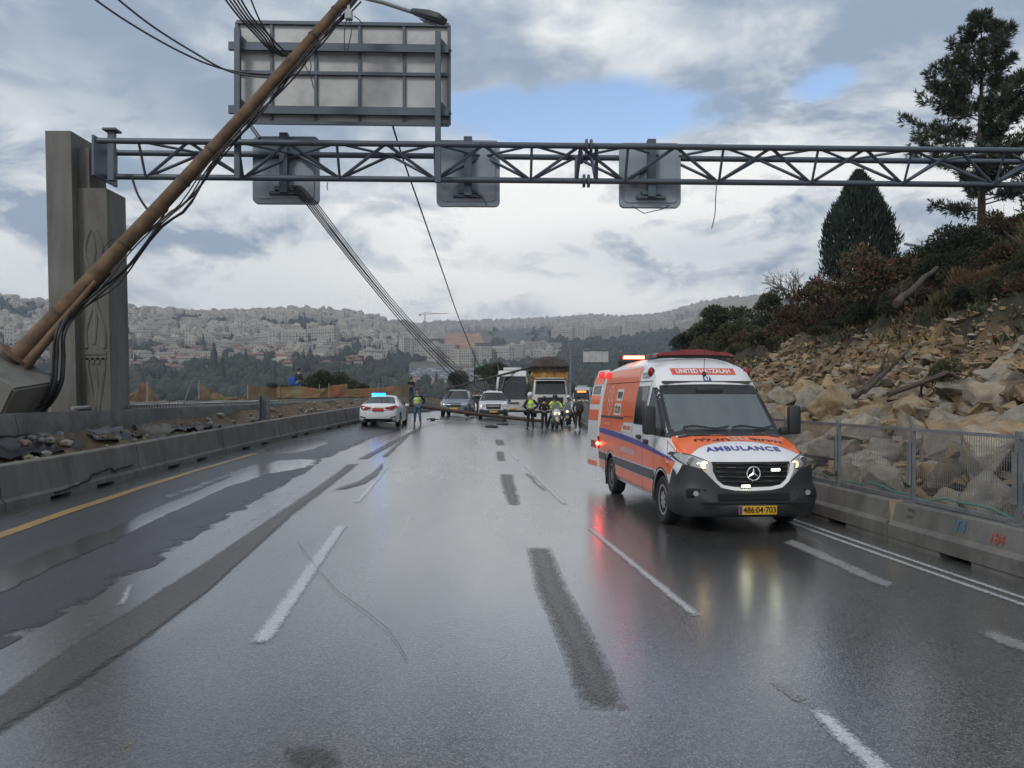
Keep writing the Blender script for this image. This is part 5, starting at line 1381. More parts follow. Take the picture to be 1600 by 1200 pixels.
# trees on the left terrace
p = P(520, 624, 58); t_ = shrub('dark', p.x, 58, p.z - .1, 1.9, 'dark rounded bush on the terrace beside the blue bag', None, 2.2)
ol = [shrub_proto('olive_bush', [OLIVE, GREEN], 2600, .13, .05, 31, 1.1)]
PROTO['olive'] = ol; random.seed(3)
for (px, py, Y, s_, lab) in ((487, 622, 62, 2.1, 'pale olive bush left of the dark rounded bush'), (548, 624, 64, 1.8, 'low olive bush right of the dark rounded bush'), (445, 622, 60, 1.2, 'small yellow green bush behind the blue bag')):
    p = P(px, py, Y); shrub('olive', p.x, Y, p.z - .2, s_, lab)
for (px, py, Y, s_, lab) in ((190, 668, 21, .35, 'green weed growing on the bank behind the barrier'), (770, 600, 95, 2.6, 'dark bush behind the bus'), (716, 606, 90, 2.0, 'dark bush behind the blue grey car'), (985, 590, 120, 3.6, 'dark roadside bush behind the ambulance roof')):
    p = P(px, py, Y); shrub('green' if Y < 30 else 'dark', p.x, Y, p.z - .2, s_, lab)
for pr_ in [x for v_ in PROTO.values() for x in v_]:
    if pr_.name not in used_:
        for ch in list(pr_.children): bpy.data.objects.remove(ch)
        bpy.data.objects.remove(pr_)
ALL[:] = []
# ------------------------------------------------------------------ vehicles: shared tools and materials
TYRE = mat('tyre_rubber', (.018, .018, .019), .7, var=.2, vs=10)
ALLOY = mat('wheel_alloy', (.42, .43, .44), .35, .6, var=.1)
WELL = mat('wheel_well', (.012, .012, .013), .9, var=.1)
BUMPER = mat('dark_plastic', (.028, .031, .034), .5, var=.12, vs=4)
TRIMG = mat('grey_trim', (.10, .10, .105), .5, var=.1)
VWHITE = mat('vehicle_white', (.74, .75, .76), .28, var=.03, vs=1.2, coat=.5, dirt=(.55, .54, .52), ds=1.8, da=.35)
VORANGE = mat('livery_orange', (.86, .145, .02), .32, var=.04, coat=.4, dirt=(.68, .14, .035), ds=1.6, da=.4)
VBLUE = mat('livery_blue', (.055, .055, .30), .32, var=.04)
VRED = mat('livery_red', (.62, .09, .05), .35, var=.04)
DGLASS = mat('dark_glass', (.016, .020, .022), .06, var=.1, spec=.7)
CHROME = mat('bright_chrome', (.75, .76, .78), .15, 1.0, var=0)
LENS = mat('headlamp_lens', (.42, .43, .45), .12, .25, var=.2, vs=18)
REDLENS = mat('red_lens', (.22, .008, .010), .15, var=.1)
PLATEY = mat('plate_yellow', (.72, .42, .03), .4, var=.05)
PLATER = mat('plate_red', (.50, .055, .04), .4, var=.05)
INK = mat('black_ink', (.012, .012, .014), .5, var=0)
LAMPW = mat('lamp_white', (1, 1, .9), .3, var=0, emit=(1, 1.0, .66), es=11)
LAMPA = mat('lamp_amber', (1, .7, .3), .3, var=0, emit=(1, .62, .22), es=4.5)
LAMPR = mat('lamp_red', (1, .1, .05), .3, var=0, emit=(1, .045, .025), es=22)
LAMPB = mat('lamp_blue', (.1, .4, 1), .3, var=0, emit=(.0, .20, 1.0), es=7)
WSGLASS = bpy.data.materials.new('windscreen_glass'); WSGLASS.use_nodes = True
b = WSGLASS.node_tree.nodes['Principled BSDF']; b.inputs['Base Color'].default_value = (.20, .24, .25, 1); b.inputs['Roughness'].default_value = .03; b.inputs['Alpha'].default_value = .58; b.inputs['Specular IOR Level'].default_value = .8  # pale grey-green base colour stands in for sky reflected in the glass

def wheel(parent, x, y, r, w, side, spokes=8, rimk=.62, rim=ALLOY, steer=0.0):
    """tyre, rim disc and spokes; side = sign of the outward face along x"""
    t = empty('wheel', (x, y, r)); t.parent = parent; t.rotation_euler = (0, 0, steer)
    q = MB(); rr = r * rimk; hw = w / 2
    q.lathe([(rr, -hw * .8), (r * .90, -hw), (r * .985, -hw * .72), (r, -hw * .3), (r, hw * .3), (r * .985, hw * .72), (r * .90, hw), (rr, hw * .8)], 28, 'x', (0, 0, 0), close=True)
    q.build('tyre', TYRE, t, smooth=35)
    q = MB(); s = side
    q.lathe([(rr * 1.02, s * hw * .78), (rr * .95, s * hw * .82), (rr * .9, s * hw * .45), (0.001, s * hw * .40)], 28, 'x', m=1)
    q.lathe([(rr * .26, s * hw * .3), (rr * .26, s * hw * .78), (rr * .15, s * hw * .9), (.001, s * hw * .9)], 14, 'x')
    for k in range(spokes):
        a = 2 * math.pi * k / spokes + .2; d = Vector((0, math.cos(a), math.sin(a))); n_ = Vector((0, -math.sin(a), math.cos(a))); X = Vector((s * hw, 0, 0))
        wi, wo = rr * .10, rr * (.15 if spokes > 6 else .2)
        p0, p1 = d * rr * .2 + X * .82, d * rr * .96 + X * .74
        vs = [p0 - n_ * wi, p0 + n_ * wi, p1 + n_ * wo, p1 - n_ * wo]; q.add(vs + [v - X * .3 for v in vs], [(0, 1, 2, 3), (0, 4, 5, 1), (1, 5, 6, 2), (2, 6, 7, 3), (3, 7, 4, 0)])
    q.lathe([(rr * 1.03, s * hw * .70), (rr * 1.03, s * hw * .84), (rr * .90, s * hw * .84), (rr * .9, s * hw * .6)], 28, 'x')
    q.build('rim', [rim, WELL], t, smooth=35)
    return t

def loft(stations, npts, cap=True):
    """stations: lists of half-section points (x, z) at y; mirrored in x. returns MB with face tags (station, index)"""
    q = MB(); tags = []
    n = npts * 2 - 1
    for y, half in stations:
        ring = [(-x, y, z) for x, z in half] + [(x, y, z) for x, z in half[-2::-1]]
        q.v += ring
    for j in range(len(stations) - 1):
        for i in range(n - 1):
            q.f.append([j * n + i, j * n + i + 1, (j + 1) * n + i + 1, (j + 1) * n + i]); q.m.append(0); tags.append((j, min(i, n - 2 - i), i))
        q.f.append([j * n + n - 1, j * n, (j + 1) * n, (j + 1) * n + n - 1]); q.m.append(0); tags.append((j, -1, -1))
    if cap:
        q.f.append(list(range(n))); q.m.append(0); tags.append((-1, -1, -1))
        k = (len(stations) - 1) * n; q.f.append([k + i for i in range(n)][::-1]); q.m.append(0); tags.append((-2, -1, -1))
    return q, tags

def cut_arches(q, mats_, cuts, well_index):
    """carve wheel wells (x0, x1, y, z, r) out of a closed shell; returns the mesh"""
    me = q.mesh('body', mats_)
    o = bpy.data.objects.new('tmp_body', me); COL.objects.link(o); tmp = []
    for (x0, x1, y, z, r) in cuts:
        c = MB(); c.lathe([(r, x0), (r, x1)], 32, 'x', (0, y, z), m=well_index)
        cm = c.mesh('cut', mats_); co = bpy.data.objects.new('tmp_cut', cm); COL.objects.link(co); tmp.append(co)
        md = o.modifiers.new('b', 'BOOLEAN'); md.operation = 'DIFFERENCE'; md.object = co; md.solver = 'EXACT'
    bpy.context.view_layer.update()
    out = bpy.data.meshes.new_from_object(o.evaluated_get(bpy.context.evaluated_depsgraph_get()))
    for x in tmp + [o]: bpy.data.objects.remove(x)
    return out
def split_by_material(me, idx):
    """take the faces of one material slot out of me into a new mesh"""
    bm = bmesh.new(); bm.from_mesh(me); bm2 = bm.copy()
    bmesh.ops.delete(bm, geom=[f for f in bm.faces if f.material_index == idx], context='FACES')
    bmesh.ops.delete(bm2, geom=[f for f in bm2.faces if f.material_index != idx], context='FACES')
    bm.to_mesh(me); bm.free(); n = bpy.data.meshes.new(me.name); bm2.to_mesh(n); bm2.free()
    for m_ in me.materials: n.materials.append(m_)
    return n
class Skin:
    """projects flat outlines and lettering onto a body"""
    def __init__(s, me):
        bm = bmesh.new(); bm.from_mesh(me); bmesh.ops.triangulate(bm, faces=bm.faces[:]); s.b = BVHTree.FromBMesh(bm); bm.free()
    def hit(s, plane, u, v):
        o, d = {'L': ((-4, u, v), (1, 0, 0)), 'R': ((4, u, v), (-1, 0, 0)), 'F': ((u, -4, v), (0, 1, 0)), 'B': ((u, 14, v), (0, -1, 0)), 'T': ((u, v, 6), (0, 0, -1))}[plane]
        h = s.b.ray_cast(Vector(o), Vector(d)); return (h[0], h[1]) if h[0] is not None else (None, None)
    def decal(s, name, polys, plane, m_, parent, off=.004, seg=.10, fs=None, limit=None):
        bm = bmesh.new()
        if fs is not None:
            vs = [bm.verts.new((x, y, 0)) for x, y in polys]
            for f in fs:
                try: bm.faces.new([vs[i] for i in f])
                except ValueError: pass
        else:
            for p in polys:
                try: bm.faces.new([bm.verts.new((x, y, 0)) for x, y in p])
                except ValueError: pass
        bmesh.ops.triangulate(bm, faces=bm.faces[:])
        for _ in range(5):
            e = [e for e in bm.edges if e.calc_length() > seg]
            if not e: break
            bmesh.ops.subdivide_edges(bm, edges=e, cuts=1); bmesh.ops.triangulate(bm, faces=[f for f in bm.faces if len(f.verts) > 4])
        dead = []
        for v in bm.verts:
            h, n = s.hit(plane, v.co.x, v.co.y)
            if h is None or (limit is not None and limit(h)): dead.append(v); continue
            ax = {'L': Vector((-1, 0, 0)), 'R': Vector((1, 0, 0)), 'F': Vector((0, -1, 0)), 'B': Vector((0, 1, 0)), 'T': Vector((0, 0, 1))}[plane]
            if n.dot(ax) < 0: n = -n
            v.co = h + (n * .6 + ax * .4) * off
        bmesh.ops.delete(bm, geom=dead, context='VERTS')
        me = bpy.data.meshes.new(name); bm.to_mesh(me); bm.free(); me.materials.append(m_); me.shade_smooth()
        o = bpy.data.objects.new(name, me); COL.objects.link(o); o.parent = parent; return o
    def text(s, name, st, size, c, plane, m_, parent, bold=0.0, sx=1.0, off=.007, rot=0.0, flip=False, space=1.0, curve=0.0, limit=None):
        vs, fs = text_mesh(st, size, bold, sx, space); ca, sa = math.cos(rot), math.sin(rot); f = -1 if flip else 1
        pts = [(c[0] + f * (x * ca - y * sa), c[1] + x * sa + y * ca - curve * x * x) for x, y in vs]
        return s.decal(name, pts, plane, m_, parent, off, .06, fs, limit)
def ring2(c, r0, r1, n=16):
    v = [(c[0] + r * math.cos(2 * math.pi * k / n), c[1] + r * math.sin(2 * math.pi * k / n)) for r in (r0, r1) for k in range(n)]
    return v, [(k, (k + 1) % n, n + (k + 1) % n, n + k) for k in range(n)]
# ------------------------------------------------------------------ the ambulance (local: x right as seen from the camera, y backwards from the bumper, z up)
AY = R(4.8); AMB = Vector((3.29, 10.98, 0))
amb = thing('ambulance', 'orange and white ambulance van with lit grille lights driving towards the camera', 'ambulance', AMB, AY)
def half(w, wt, zb, belt, zs, zt, k6=.5, k7=.88):
    return [(w * .95, zb), (w * .995, zb + .10), (w, (zb + belt) / 2), (w * .998, belt), (lerp(w, wt, .5) + .006, lerp(belt, zs, .55)), (wt, zs), (wt - .055, lerp(zs, zt, k6)), (wt * .62, lerp(zs, zt, k7)), (wt * .3, lerp(zs, zt, .975)), (0, zt)]
ST = [(.05, half(.66, .60, .34, .62, .90, .985)), (.11, half(.82, .74, .34, .64, .95, 1.04)), (.22, half(.925, .83, .33, .70, 1.01, 1.10)), (.40, half(.975, .88, .32, .78, 1.085, 1.175)),
      (.62, half(.99, .90, .32, .86, 1.15, 1.245)), (.86, half(.993, .905, .32, .94, 1.215, 1.315)),
      (1.0, half(.995, .91, .32, 1.0, 1.255, 1.37, .30, .80)), (1.02, half(.995, .91, .32, 1.0, 1.26, 1.385, .30, .80)), (1.2, half(.995, .895, .32, 1.08, 1.37, 1.535, .30, .80)), (1.4, half(.995, .875, .32, 1.16, 1.54, 1.715, .30, .80)), (1.6, half(.995, .855, .32, 1.2, 1.72, 1.89, .30, .80)), (1.79, half(.995, .838, .32, 1.22, 1.90, 2.055, .30, .80)),
      (1.815, half(.995, .838, .32, 1.22, 1.92, 2.085, .32, .82)), (2.0, half(.995, .832, .32, 1.22, 2.07, 2.255, .42, .86)), (2.2, half(.995, .83, .32, 1.22, 2.17, 2.395, .5, .88)), (2.5, half(.995, .83, .32, 1.22, 2.24, 2.51)), (2.9, half(.995, .83, .32, 1.22, 2.27, 2.565)), (3.5, half(.995, .83, .32, 1.22, 2.28, 2.59)),
      (4.2, half(.995, .83, .32, 1.22, 2.28, 2.59)), (5.2, half(.995, .83, .32, 1.22, 2.27, 2.585)), (5.75, half(.985, .82, .34, 1.22, 2.24, 2.55)), (5.9, half(.97, .80, .36, 1.22, 2.18, 2.46))]
q, tags = loft(ST, 10)
JB, JT = 7, 10
for i, (j, k, _) in enumerate(tags):
    if JB <= j <= JT and k >= 6: q.m[i] = 1
WA = [(1.0, .36, .435), (4.665, .36, .435)]
cuts = []
for (y, z, r) in WA: cuts += [(-1.2, -.66, y, z, r), (.66, 1.2, y, z, r)]
me = cut_arches(q, [VWHITE, WSGLASS, WELL], cuts, 2)
ws = split_by_material(me, 1)
full = q.mesh('skin', [VWHITE]); SK = Skin(full)
for m_ in (me, ws): m_.shade_smooth(); m_.set_sharp_from_angle(angle=R(38))
body = put(me, 'body', amb)
glass = put(ws, 'windscreen', amb)
# cab interior
q = MB()
for (a, b_) in (((-.80, 1.25), (-.74, 2.3)), ((.80, 1.25), (.74, 2.3))):
    q.add([(a[0], 1.15, .5), (a[0], 2.75, .5), (a[0], 2.75, 1.25), (b_[0], 2.75, 2.2), (b_[0], 2.0, 2.1), (a[0] * 1.02, 1.2, 1.28)], [(0, 1, 2, 3, 4, 5)])
q.box((0, 2.78, 1.4), (1.6, .04, 1.9)); q.box((0, 2.3, 2.12), (1.45, .9, .03)); q.box((0, 1.9, .52), (1.6, 1.7, .04))
q.build('cab_lining', mat('cab_lining', (.085, .09, .09), .85, var=.1), amb)
q = MB(); q.box((0, 1.32, 1.12), (1.62, .55, .26), bev=.06); q.box((.55, 1.2, 1.22), (.5, .4, .12), bev=.04); q.build('dashboard', mat('dash_black', (.03, .032, .034), .6), amb, smooth=40)
for x in (-.42, .42):
    q = MB(); q.box((x, 2.2, .95), (.5, .5, .18), bev=.05); q.box((x, 2.45, 1.3), (.48, .16, .66), bev=.06, rot=None); q.box((x, 2.47, 1.74), (.26, .12, .2), bev=.05)
    q.build('seat', mat('seat_cloth', (.06, .065, .07), .85), amb, smooth=40)
q = MB(); n_ = 20; c = Vector((-.42, 1.72, 1.22))
q.tube([c + Vector((.19 * math.cos(a), -.19 * math.sin(a) * .45, .19 * math.sin(a))) for a in [2 * math.pi * k / n_ for k in range(n_ + 1)]], .016, 6); q.bar(c - Vector((.18, 0, 0)), c + Vector((.18, 0, 0)), .04); q.build('steering_wheel', BUMPER, amb, smooth=True)
q = MB(); q.box((.05, 1.72, 1.9), (.26, .05, .09), bev=.03); q.build('cabin_mirror', BUMPER, amb, smooth=40)
q = MB(); q.box((-.02, 1.72, 1.985), (.44, .12, .09), bev=.03); q.build('sensor_box', BUMPER, amb, smooth=40)
# glass edge frit and wipers
SHX = [(-.86, 1.36), (.86, 1.36), (.80, 2.02), (-.80, 2.02)]
def frame_poly(o_, i_):
    n = len(o_); return [(o_[k], o_[(k + 1) % n], i_[(k + 1) % n], i_[k]) for k in range(n)]
FRIT = mat('glass_frit', (.012, .013, .014), .35, var=0)
SK.decal('glass_border', [[(-.80, 1.925), (.80, 1.925), (.775, 2.06), (.4, 2.075), (0, 2.08), (-.4, 2.075), (-.775, 2.06)], [(-.86, 1.33), (-.80, 1.33), (-.755, 2.0), (-.795, 2.0)], [(.86, 1.33), (.80, 1.33), (.755, 2.0), (.795, 2.0)], [(-.86, 1.30), (.86, 1.30), (.85, 1.39), (-.85, 1.39)]], 'F', FRIT, amb, .006, .08)
for (x0, x1) in ((-.62, .05), (.12, .78)):
    q = MB(); pts = []
    for k in range(8):
        x = lerp(x0, x1, k / 7); h, n = SK.hit('F', x, 1.42 + .02 * math.sin(k)); pts.append(h + Vector((0, -.03, .01)))
    q.tube(pts, .012, 5); q.tube([pts[0], pts[0] + Vector((-.03, -.05, -.09))], .015, 5); q.build('wiper', BUMPER, amb)
# hood livery
def arc(f, x0, x1, n=18): return [(lerp(x0, x1, k / n), f(lerp(x0, x1, k / n))) for k in range(n + 1)]
lowf = lambda x: .60 - .42 * (abs(x) / .86) ** 2.2
nofs = None
hood = arc(lowf, -.84, .84) + [(.88, .60), (.90, .96), (.6, .99), (0, .995), (-.6, .99), (-.90, .96), (-.88, .60)]
hood = [(x, y) for x, y in hood]
strips_ = []
for k in range(18):
    xa, xb = lerp(-.84, .84, k / 18), lerp(-.84, .84, (k + 1) / 18); strips_.append([(xa, lowf(xa)), (xb, lowf(xb)), (xb, .985), (xa, .985)])
SK.decal('hood_orange', strips_, 'T', VORANGE, amb, .004, .08)
for s in (-1, 1):                                     # orange carried down over the wing
    SK.decal('wing_orange', [[(.22, 1.02), (.45, 1.0), (.98, 1.06), (.98, 1.25), (.7, 1.185), (.45, 1.11), (.28, 1.06)]], 'L' if s < 0 else 'R', VORANGE, amb, .004, .08, limit=lambda h: abs(h.x) < .8) if s > 0 else None
    SK.decal('wing_orange', [[(.84 * s, .34), (.905 * s, .40), (.915 * s, .98), (.84 * s, .985)]], 'T', VORANGE, amb, .0045, .08, limit=lambda h: h.z < .98)
    q = [[(s * .40, .86), (s * .78, .84), (s * .76, .93), (s * .42, .945)]]; SK.decal('hood_vent', q, 'T', BUMPER, amb, .012, .08)
SK.text('lettering', 'AMBULANCE', .165, (0, .335), 'T', VBLUE, amb, .006, 1.0, .008, space=1.15, curve=.05)
SK.text('lettering', 'הלצה', .135, (-.34, .655), 'T', INK, amb, .004, 1.7, .009, curve=.0, rot=R(-2))
SK.text('lettering', 'דוחיא', .125, (.46, .63), 'T', INK, amb, .004, 1.6, .009, rot=R(-10))
PALE = mat('pale_emblem', (.80, .50, .40), .4, var=0)
def emblem(c, r, plane, asp=1.0, m_=PALE, w_=.16, off=.008):
    vs, fs = [], []
    for k in range(6):
        a = 2 * math.pi * k / 6 + .52; v, f = ring2((math.cos(a) * r * .6, math.sin(a) * r * .6), r * (.40 - w_), r * .40, 14); b0 = len(vs); vs += v; fs += [tuple(i + b0 for i in g) for g in f]
    SK.decal('emblem', [(c[0] + x * asp, c[1] + y) for x, y in vs], plane, m_, amb, off, .1, fs)
emblem((.06, .70), .085, 'T', 2.0, PALE, .14, .009)
# brow lettering and number
SK.decal('red_panel', [[(-.53, 2.235), (.53, 2.235), (.53, 2.345), (-.53, 2.345)]], 'F', VRED, amb, .005, .08)
SK.text('lettering', 'UNITED HATZALAH', .098, (0, 2.29), 'F', VWHITE, amb, .003, 1.02, .010, space=1.0)
SK.decal('number_panel', [[(-.06, 2.125), (.075, 2.125), (.065, 2.21), (-.05, 2.21)]], 'F', VBLUE, amb, .006, .08)
SK.text('lettering', '67', .085, (.007, 2.168), 'F', VWHITE, amb, .003, 1.0, .011)
q = MB(); h, n = SK.hit('F', -.015, 2.235); q.ball(h, .05, sub=2, sc=(.7, .8, 1.2)); q.tube([h, h + Vector((0, -.03, .52))], .005, 5); q.build('aerial', BUMPER, amb, smooth=40)
# side livery
LIM = lambda h: abs(h.x) < .74
def arcdead(y, z): return any((y - a) ** 2 + (z - b) ** 2 < (r + .0) ** 2 for a, b, r in WA)
def side_decal(name, polys, m_, s, off=.004):
    return SK.decal(name, polys, 'L' if s < 0 else 'R', m_, amb, off, .07, limit=lambda h: abs(h.x) < .74 or arcdead(h.y, h.z))
strz = [(5.88, 1.14, 1.24), (4.4, 1.12, 1.225), (3.0, 1.085, 1.185), (2.0, 1.05, 1.135), (1.3, 1.02, 1.08), (.75, .985, 1.02), (.45, .955, .965)]
def zlo(y): return interp([(a, b) for a, b, c in strz[::-1]], y)
def zhi(y): return interp([(a, c) for a, b, c in strz[::-1]], y)
for s in (-1, 1):
    yy = [.45 + (5.88 - .45) * k / 40 for k in range(41)]
    side_decal('blue_stripe', [[(a, zlo(a)), (b, zlo(b)), (b, zhi(b)), (a, zhi(a))] for a, b in zip(yy, yy[1:])], VBLUE, s, .006)
    def lowline(y): return interp([(.45, .93), (.56, .70), (.60, .765), (5.88, .765)], y)
    polys = []
    for a, b in zip(yy, yy[1:]):
        la_, lb_ = (lerp(.94, .66, (a - .45) / .2), lerp(.94, .66, (b - .45) / .2)) if b < .66 else (.77, .77)
        polys.append([(a, la_), (b, lb_), (b, zlo(b) - .004), (a, zlo(a) - .004)])
    side_decal('orange_panel', polys, VORANGE, s)
    side_decal('orange_panel', [[(1.42, .37), (4.25, .37), (4.25, .585), (1.42, .585)], [(5.08, .42), (5.85, .42), (5.85, .6), (5.08, .6)]], VORANGE, s)
    side_decal('white_line', [[(1.40, .752), (5.88, .752), (5.88, .768), (1.40, .768)], [(1.40, .587), (5.86, .587), (5.86, .602), (1.40, .602)], [(1.4, .348), (4.27, .348), (4.27, .366), (1.4, .366)]], VWHITE, s, .008)
    side_decal('grey_trim', [[(1.40, .604), (4.27, .604), (4.27, .75), (1.40, .75)], [(5.06, .604), (5.88, .604), (5.88, .75), (5.06, .75)]], TRIMG, s, .018)
    up = [(5.87, 1.25), (3.78, 1.222), (3.62, 1.42), (2.90, 1.43), (2.87, 2.15), (2.82, 2.30), (2.80, 2.40), (5.84, 2.40), (5.86, 2.1)]
    side_decal('orange_panel', [[(2.9, 1.43), (3.62, 1.42), (3.62, 2.39), (2.82, 2.39)], [(3.62, 1.42), (3.78, 1.225), (4.8, 1.235), (4.8, 2.39), (3.62, 2.39)], [(4.8, 1.235), (5.86, 1.25), (5.82, 2.37), (4.8, 2.39)]], VORANGE, s)
    DW = [(.98, 1.30), (1.98, 1.335), (1.98, 2.02), (1.86, 2.05), (1.66, 1.93), (1.05, 1.38)]
    side_decal('door_window', [DW], DGLASS, s, .010)
    side_decal('window_seal', [[(.93, 1.27), (2.03, 1.305), (2.03, 1.335), (.98, 1.30)], [(1.98, 1.335), (2.03, 1.33), (2.03, 2.05), (1.98, 2.03)]], BUMPER, s, .007)
    side_decal('cabin_window', [[(2.16, 1.42), (2.84, 1.42), (2.82, 2.06), (2.16, 2.06)]], DGLASS, s, .010)
    GAP = mat('panel_gap', (.02, .02, .02), .9, var=0)
    def line(pts, w_=.010): return [[(a[0], a[1]), (b[0], b[1]), (b[0] + (w_ if abs(a[1] - b[1]) > abs(a[0] - b[0]) else 0), b[1] + (0 if abs(a[1] - b[1]) > abs(a[0] - b[0]) else w_)), (a[0] + (w_ if abs(a[1] - b[1]) > abs(a[0] - b[0]) else 0), a[1] + (0 if abs(a[1] - b[1]) > abs(a[0] - b[0]) else w_))] for a, b in zip(pts, pts[1:])]
    side_decal('panel_gap', line([(2.10, .36), (2.10, 2.12)]) + line([(1.40, .78), (1.36, 1.24)]) + line([(3.62, .36), (3.62, 1.22)]) + line([(2.1, 2.13), (5.8, 2.13)]) + line([(.62, .86), (.9, 1.22)]) + line([(2.95, 1.52), (3.62, 1.52)]), GAP, s, .0095)
    side_decal('runner_rail', [[(3.65, 1.47), (5.75, 1.455), (5.75, 1.495), (3.65, 1.51)]], BUMPER, s, .014)
    fl_ = s < 0
    for y in (1.85, 2.32):
        h, n = SK.hit('L' if fl_ else 'R', y, 1.17 if y < 2 else 1.22); q = MB(); q.box(h + Vector((s * .02, 0, 0)), (.05, .22, .07), bev=.02); q.build('door_handle', BUMPER, amb, smooth=40)
    flip_ = not fl_
    def stx(st, size, c, m_, bold=.004, sx=1.0, off=.012):
        vs, fs = text_mesh(st, size, bold, sx); f = 1 if fl_ else 1
        # seen from outside: on the left flank y grows to the left, on the right flank to the right
        k = -1 if s < 0 else 1
        SK.decal('lettering', [(c[0] + k * x, c[1] + y) for x, y in vs], 'L' if fl_ else 'R', m_, amb, off, .06, fs)
    stx('UNITED HATZALAH', .115, (3.15, .93), VWHITE)
    side_decal('white_box', [[(3.9, 1.80), (4.42, 1.80), (4.42, 2.02), (3.9, 2.02)], [(3.95, 1.53), (4.5, 1.53), (4.5, 1.75), (3.95, 1.75)], [(2.95, 1.25), (3.66, 1.25), (3.60, 1.40), (2.92, 1.40)]], mat('livery_pale', (.72, .66, .62), .4, var=.03), s, .007)
    stx('דוחיא', .19, (4.16, 1.905), INK, .006, .9); stx('הלצה', .19, (4.22, 1.635), INK, .006, 1.0)
    stx('AMBULANCE', .10, (3.29, 1.325), VRED, .003, .95)
    stx('סנלובמא', .14, (2.50, 2.235), TRIMG, .002, .85)
    stx('UNITED HATZALAH', .055, (5.0, 1.345), PALE, .002)
    emblem((4.95, 1.80), .30, 'L' if fl_ else 'R', .9, PALE, .12, .010)
    # arch trims, mud flaps, side lamps
    for (y, z, r) in WA:
        q = MB(); n_ = 26; vs = []
        for k in range(n_ + 1):
            a = math.pi * (-.10 + 1.2 * k / n_)
            for rr, xo in ((r - .012, .985), (r + .045, 1.002), (r + .045, .96), (r - .012, .93)): vs.append((s * xo, y + rr * math.cos(a), max(.28, z + rr * math.sin(a))))
        q.v += vs
        for k in range(n_):
            for i in range(4): q.f.append([k * 4 + i, k * 4 + (i + 1) % 4, (k + 1) * 4 + (i + 1) % 4, (k + 1) * 4 + i]); q.m.append(0)
        q.build('arch_trim', BUMPER, amb, smooth=40)
    q = MB(); q.box((s * .88, 5.18, .30), (.2, .03, .34)); q.build('mud_flap', WELL, amb)
    for (y, z, lit) in ((2.28, 2.285, False), (5.62, 2.30, True)):
        h, n = SK.hit('L' if fl_ else 'R', y, z); q = MB(); q.ball(h + Vector((s * .02, 0, 0)), .085, sub=2, sc=(.7, 1.0, 1.0)); q.build('side_lamp', REDLENS if not lit else mat('red_lamp_dim', (.5, .02, .02), .2, var=0, emit=(1, .05, .04), es=.5), amb, smooth=True)
    h, n = SK.hit('L' if fl_ else 'R', .72, .93); q = MB(); q.ball(h, .045, sub=1, sc=(.5, 1.4, .7)); q.build('side_indicator', LENS, amb, smooth=True)
    h, n = SK.hit('L' if fl_ else 'R', .66, 1.02); q = MB(); q.box(h, (.02, .13, .045), bev=.008); q.build('side_badge', CHROME, amb)
    # door mirror
    q = MB(); q.box((s * 1.13, 1.18, 1.53), (.20, .13, .44), bev=.05); q.box((s * 1.0, 1.22, 1.36), (.16, .10, .12), bev=.03); q.build('door_mirror', BUMPER, amb, smooth=40)
    for (y, z, r) in WA: wheel(amb, s * .87, y, .355, .235, s, 8 if y < 2 else 6, .62, ALLOY if y < 2 else mat('wheel_dull', (.22, .22, .22), .5, .4), 0)
    # headlamp: lens shell, reflector and lit insert
    hl = [(s * .955, 1.055), (s * .93, 1.09), (s * .80, 1.075), (s * .60, .995), (s * .545, .945), (s * .55, .875), (s * .70, .885), (s * .86, .93), (s * .93, .985)]
    q = MB(); outer = []
    SK2 = SK
    hlo = SK.decal('headlamp', [hl], 'F', LENS, amb, .022, .05)
    SK.decal('headlamp_rim', [[a, b, ((b[0] - s * .75) * .88 + s * .75, (b[1] - .98) * .86 + .98), ((a[0] - s * .75) * .88 + s * .75, (a[1] - .98) * .86 + .98)] for a, b in zip(hl, hl[1:] + hl[:1])], 'F', BUMPER, amb, .026, .06)
    h, n = SK.hit('F', s * .64, .945); q = MB(); q.lathe([(.045, -.01), (.055, .012)], 12, 'y', h + Vector((0, -.03, 0))); q.build('lamp_insert', LAMPA if s < 0 else mat('lamp_amber_dim', (1, .7, .4), .3, var=0, emit=(1, .6, .3), es=1.2), amb)
    h, n = SK.hit('F', s * .80, .99); q = MB(); q.lathe([(.055, -.01), (.065, .012), (.03, .014)], 14, 'y', h + Vector((0, -.03, 0))); q.build('reflector', CHROME, amb)
# front bumper: dark plastic wrap
q = MB(); plan = [(-1.0, .60), (-1.0, .42), (-.985, .28), (-.94, .15), (-.86, .06), (-.70, .0), (-.45, -.045), (-.2, -.065), (0, -.07), (.2, -.065), (.45, -.045), (.70, .0), (.86, .06), (.94, .15), (.985, .28), (1.0, .42), (1.0, .60)]
def btop(x): return interp([(0, .60), (.40, .61), (.55, .70), (.58, .88), (.70, .885), (.86, .93), (.95, .95), (1.0, .72)], abs(x))
K_ = 9
for k, (x, y) in enumerate(plan):
    tp__ = btop(x) if abs(x) < 1.0 else (.88 if y < .5 else .70)
    for i in range(K_):
        f = i / (K_ - 1); z = lerp(.235, tp__, f); bulge = .035 * math.sin(min(1, f * 1.6) * math.pi) - .05 * max(0, f - .6) + (.02 if .30 < f < .55 else 0)
        inn = Vector((x * .4, .5, 0)) - Vector((x, y, 0)); inn.normalize()
        p = Vector((x, y, z)) - inn * bulge + inn * (.05 if i == 0 else 0); q.v.append(tuple(p))
for k in range(len(plan) - 1):
    for i in range(K_ - 1):
        a = k * K_ + i; q.f.append([a, a + 1, a + K_ + 1, a + K_]); q.m.append(0)
q.build('front_bumper', BUMPER, amb, smooth=50)
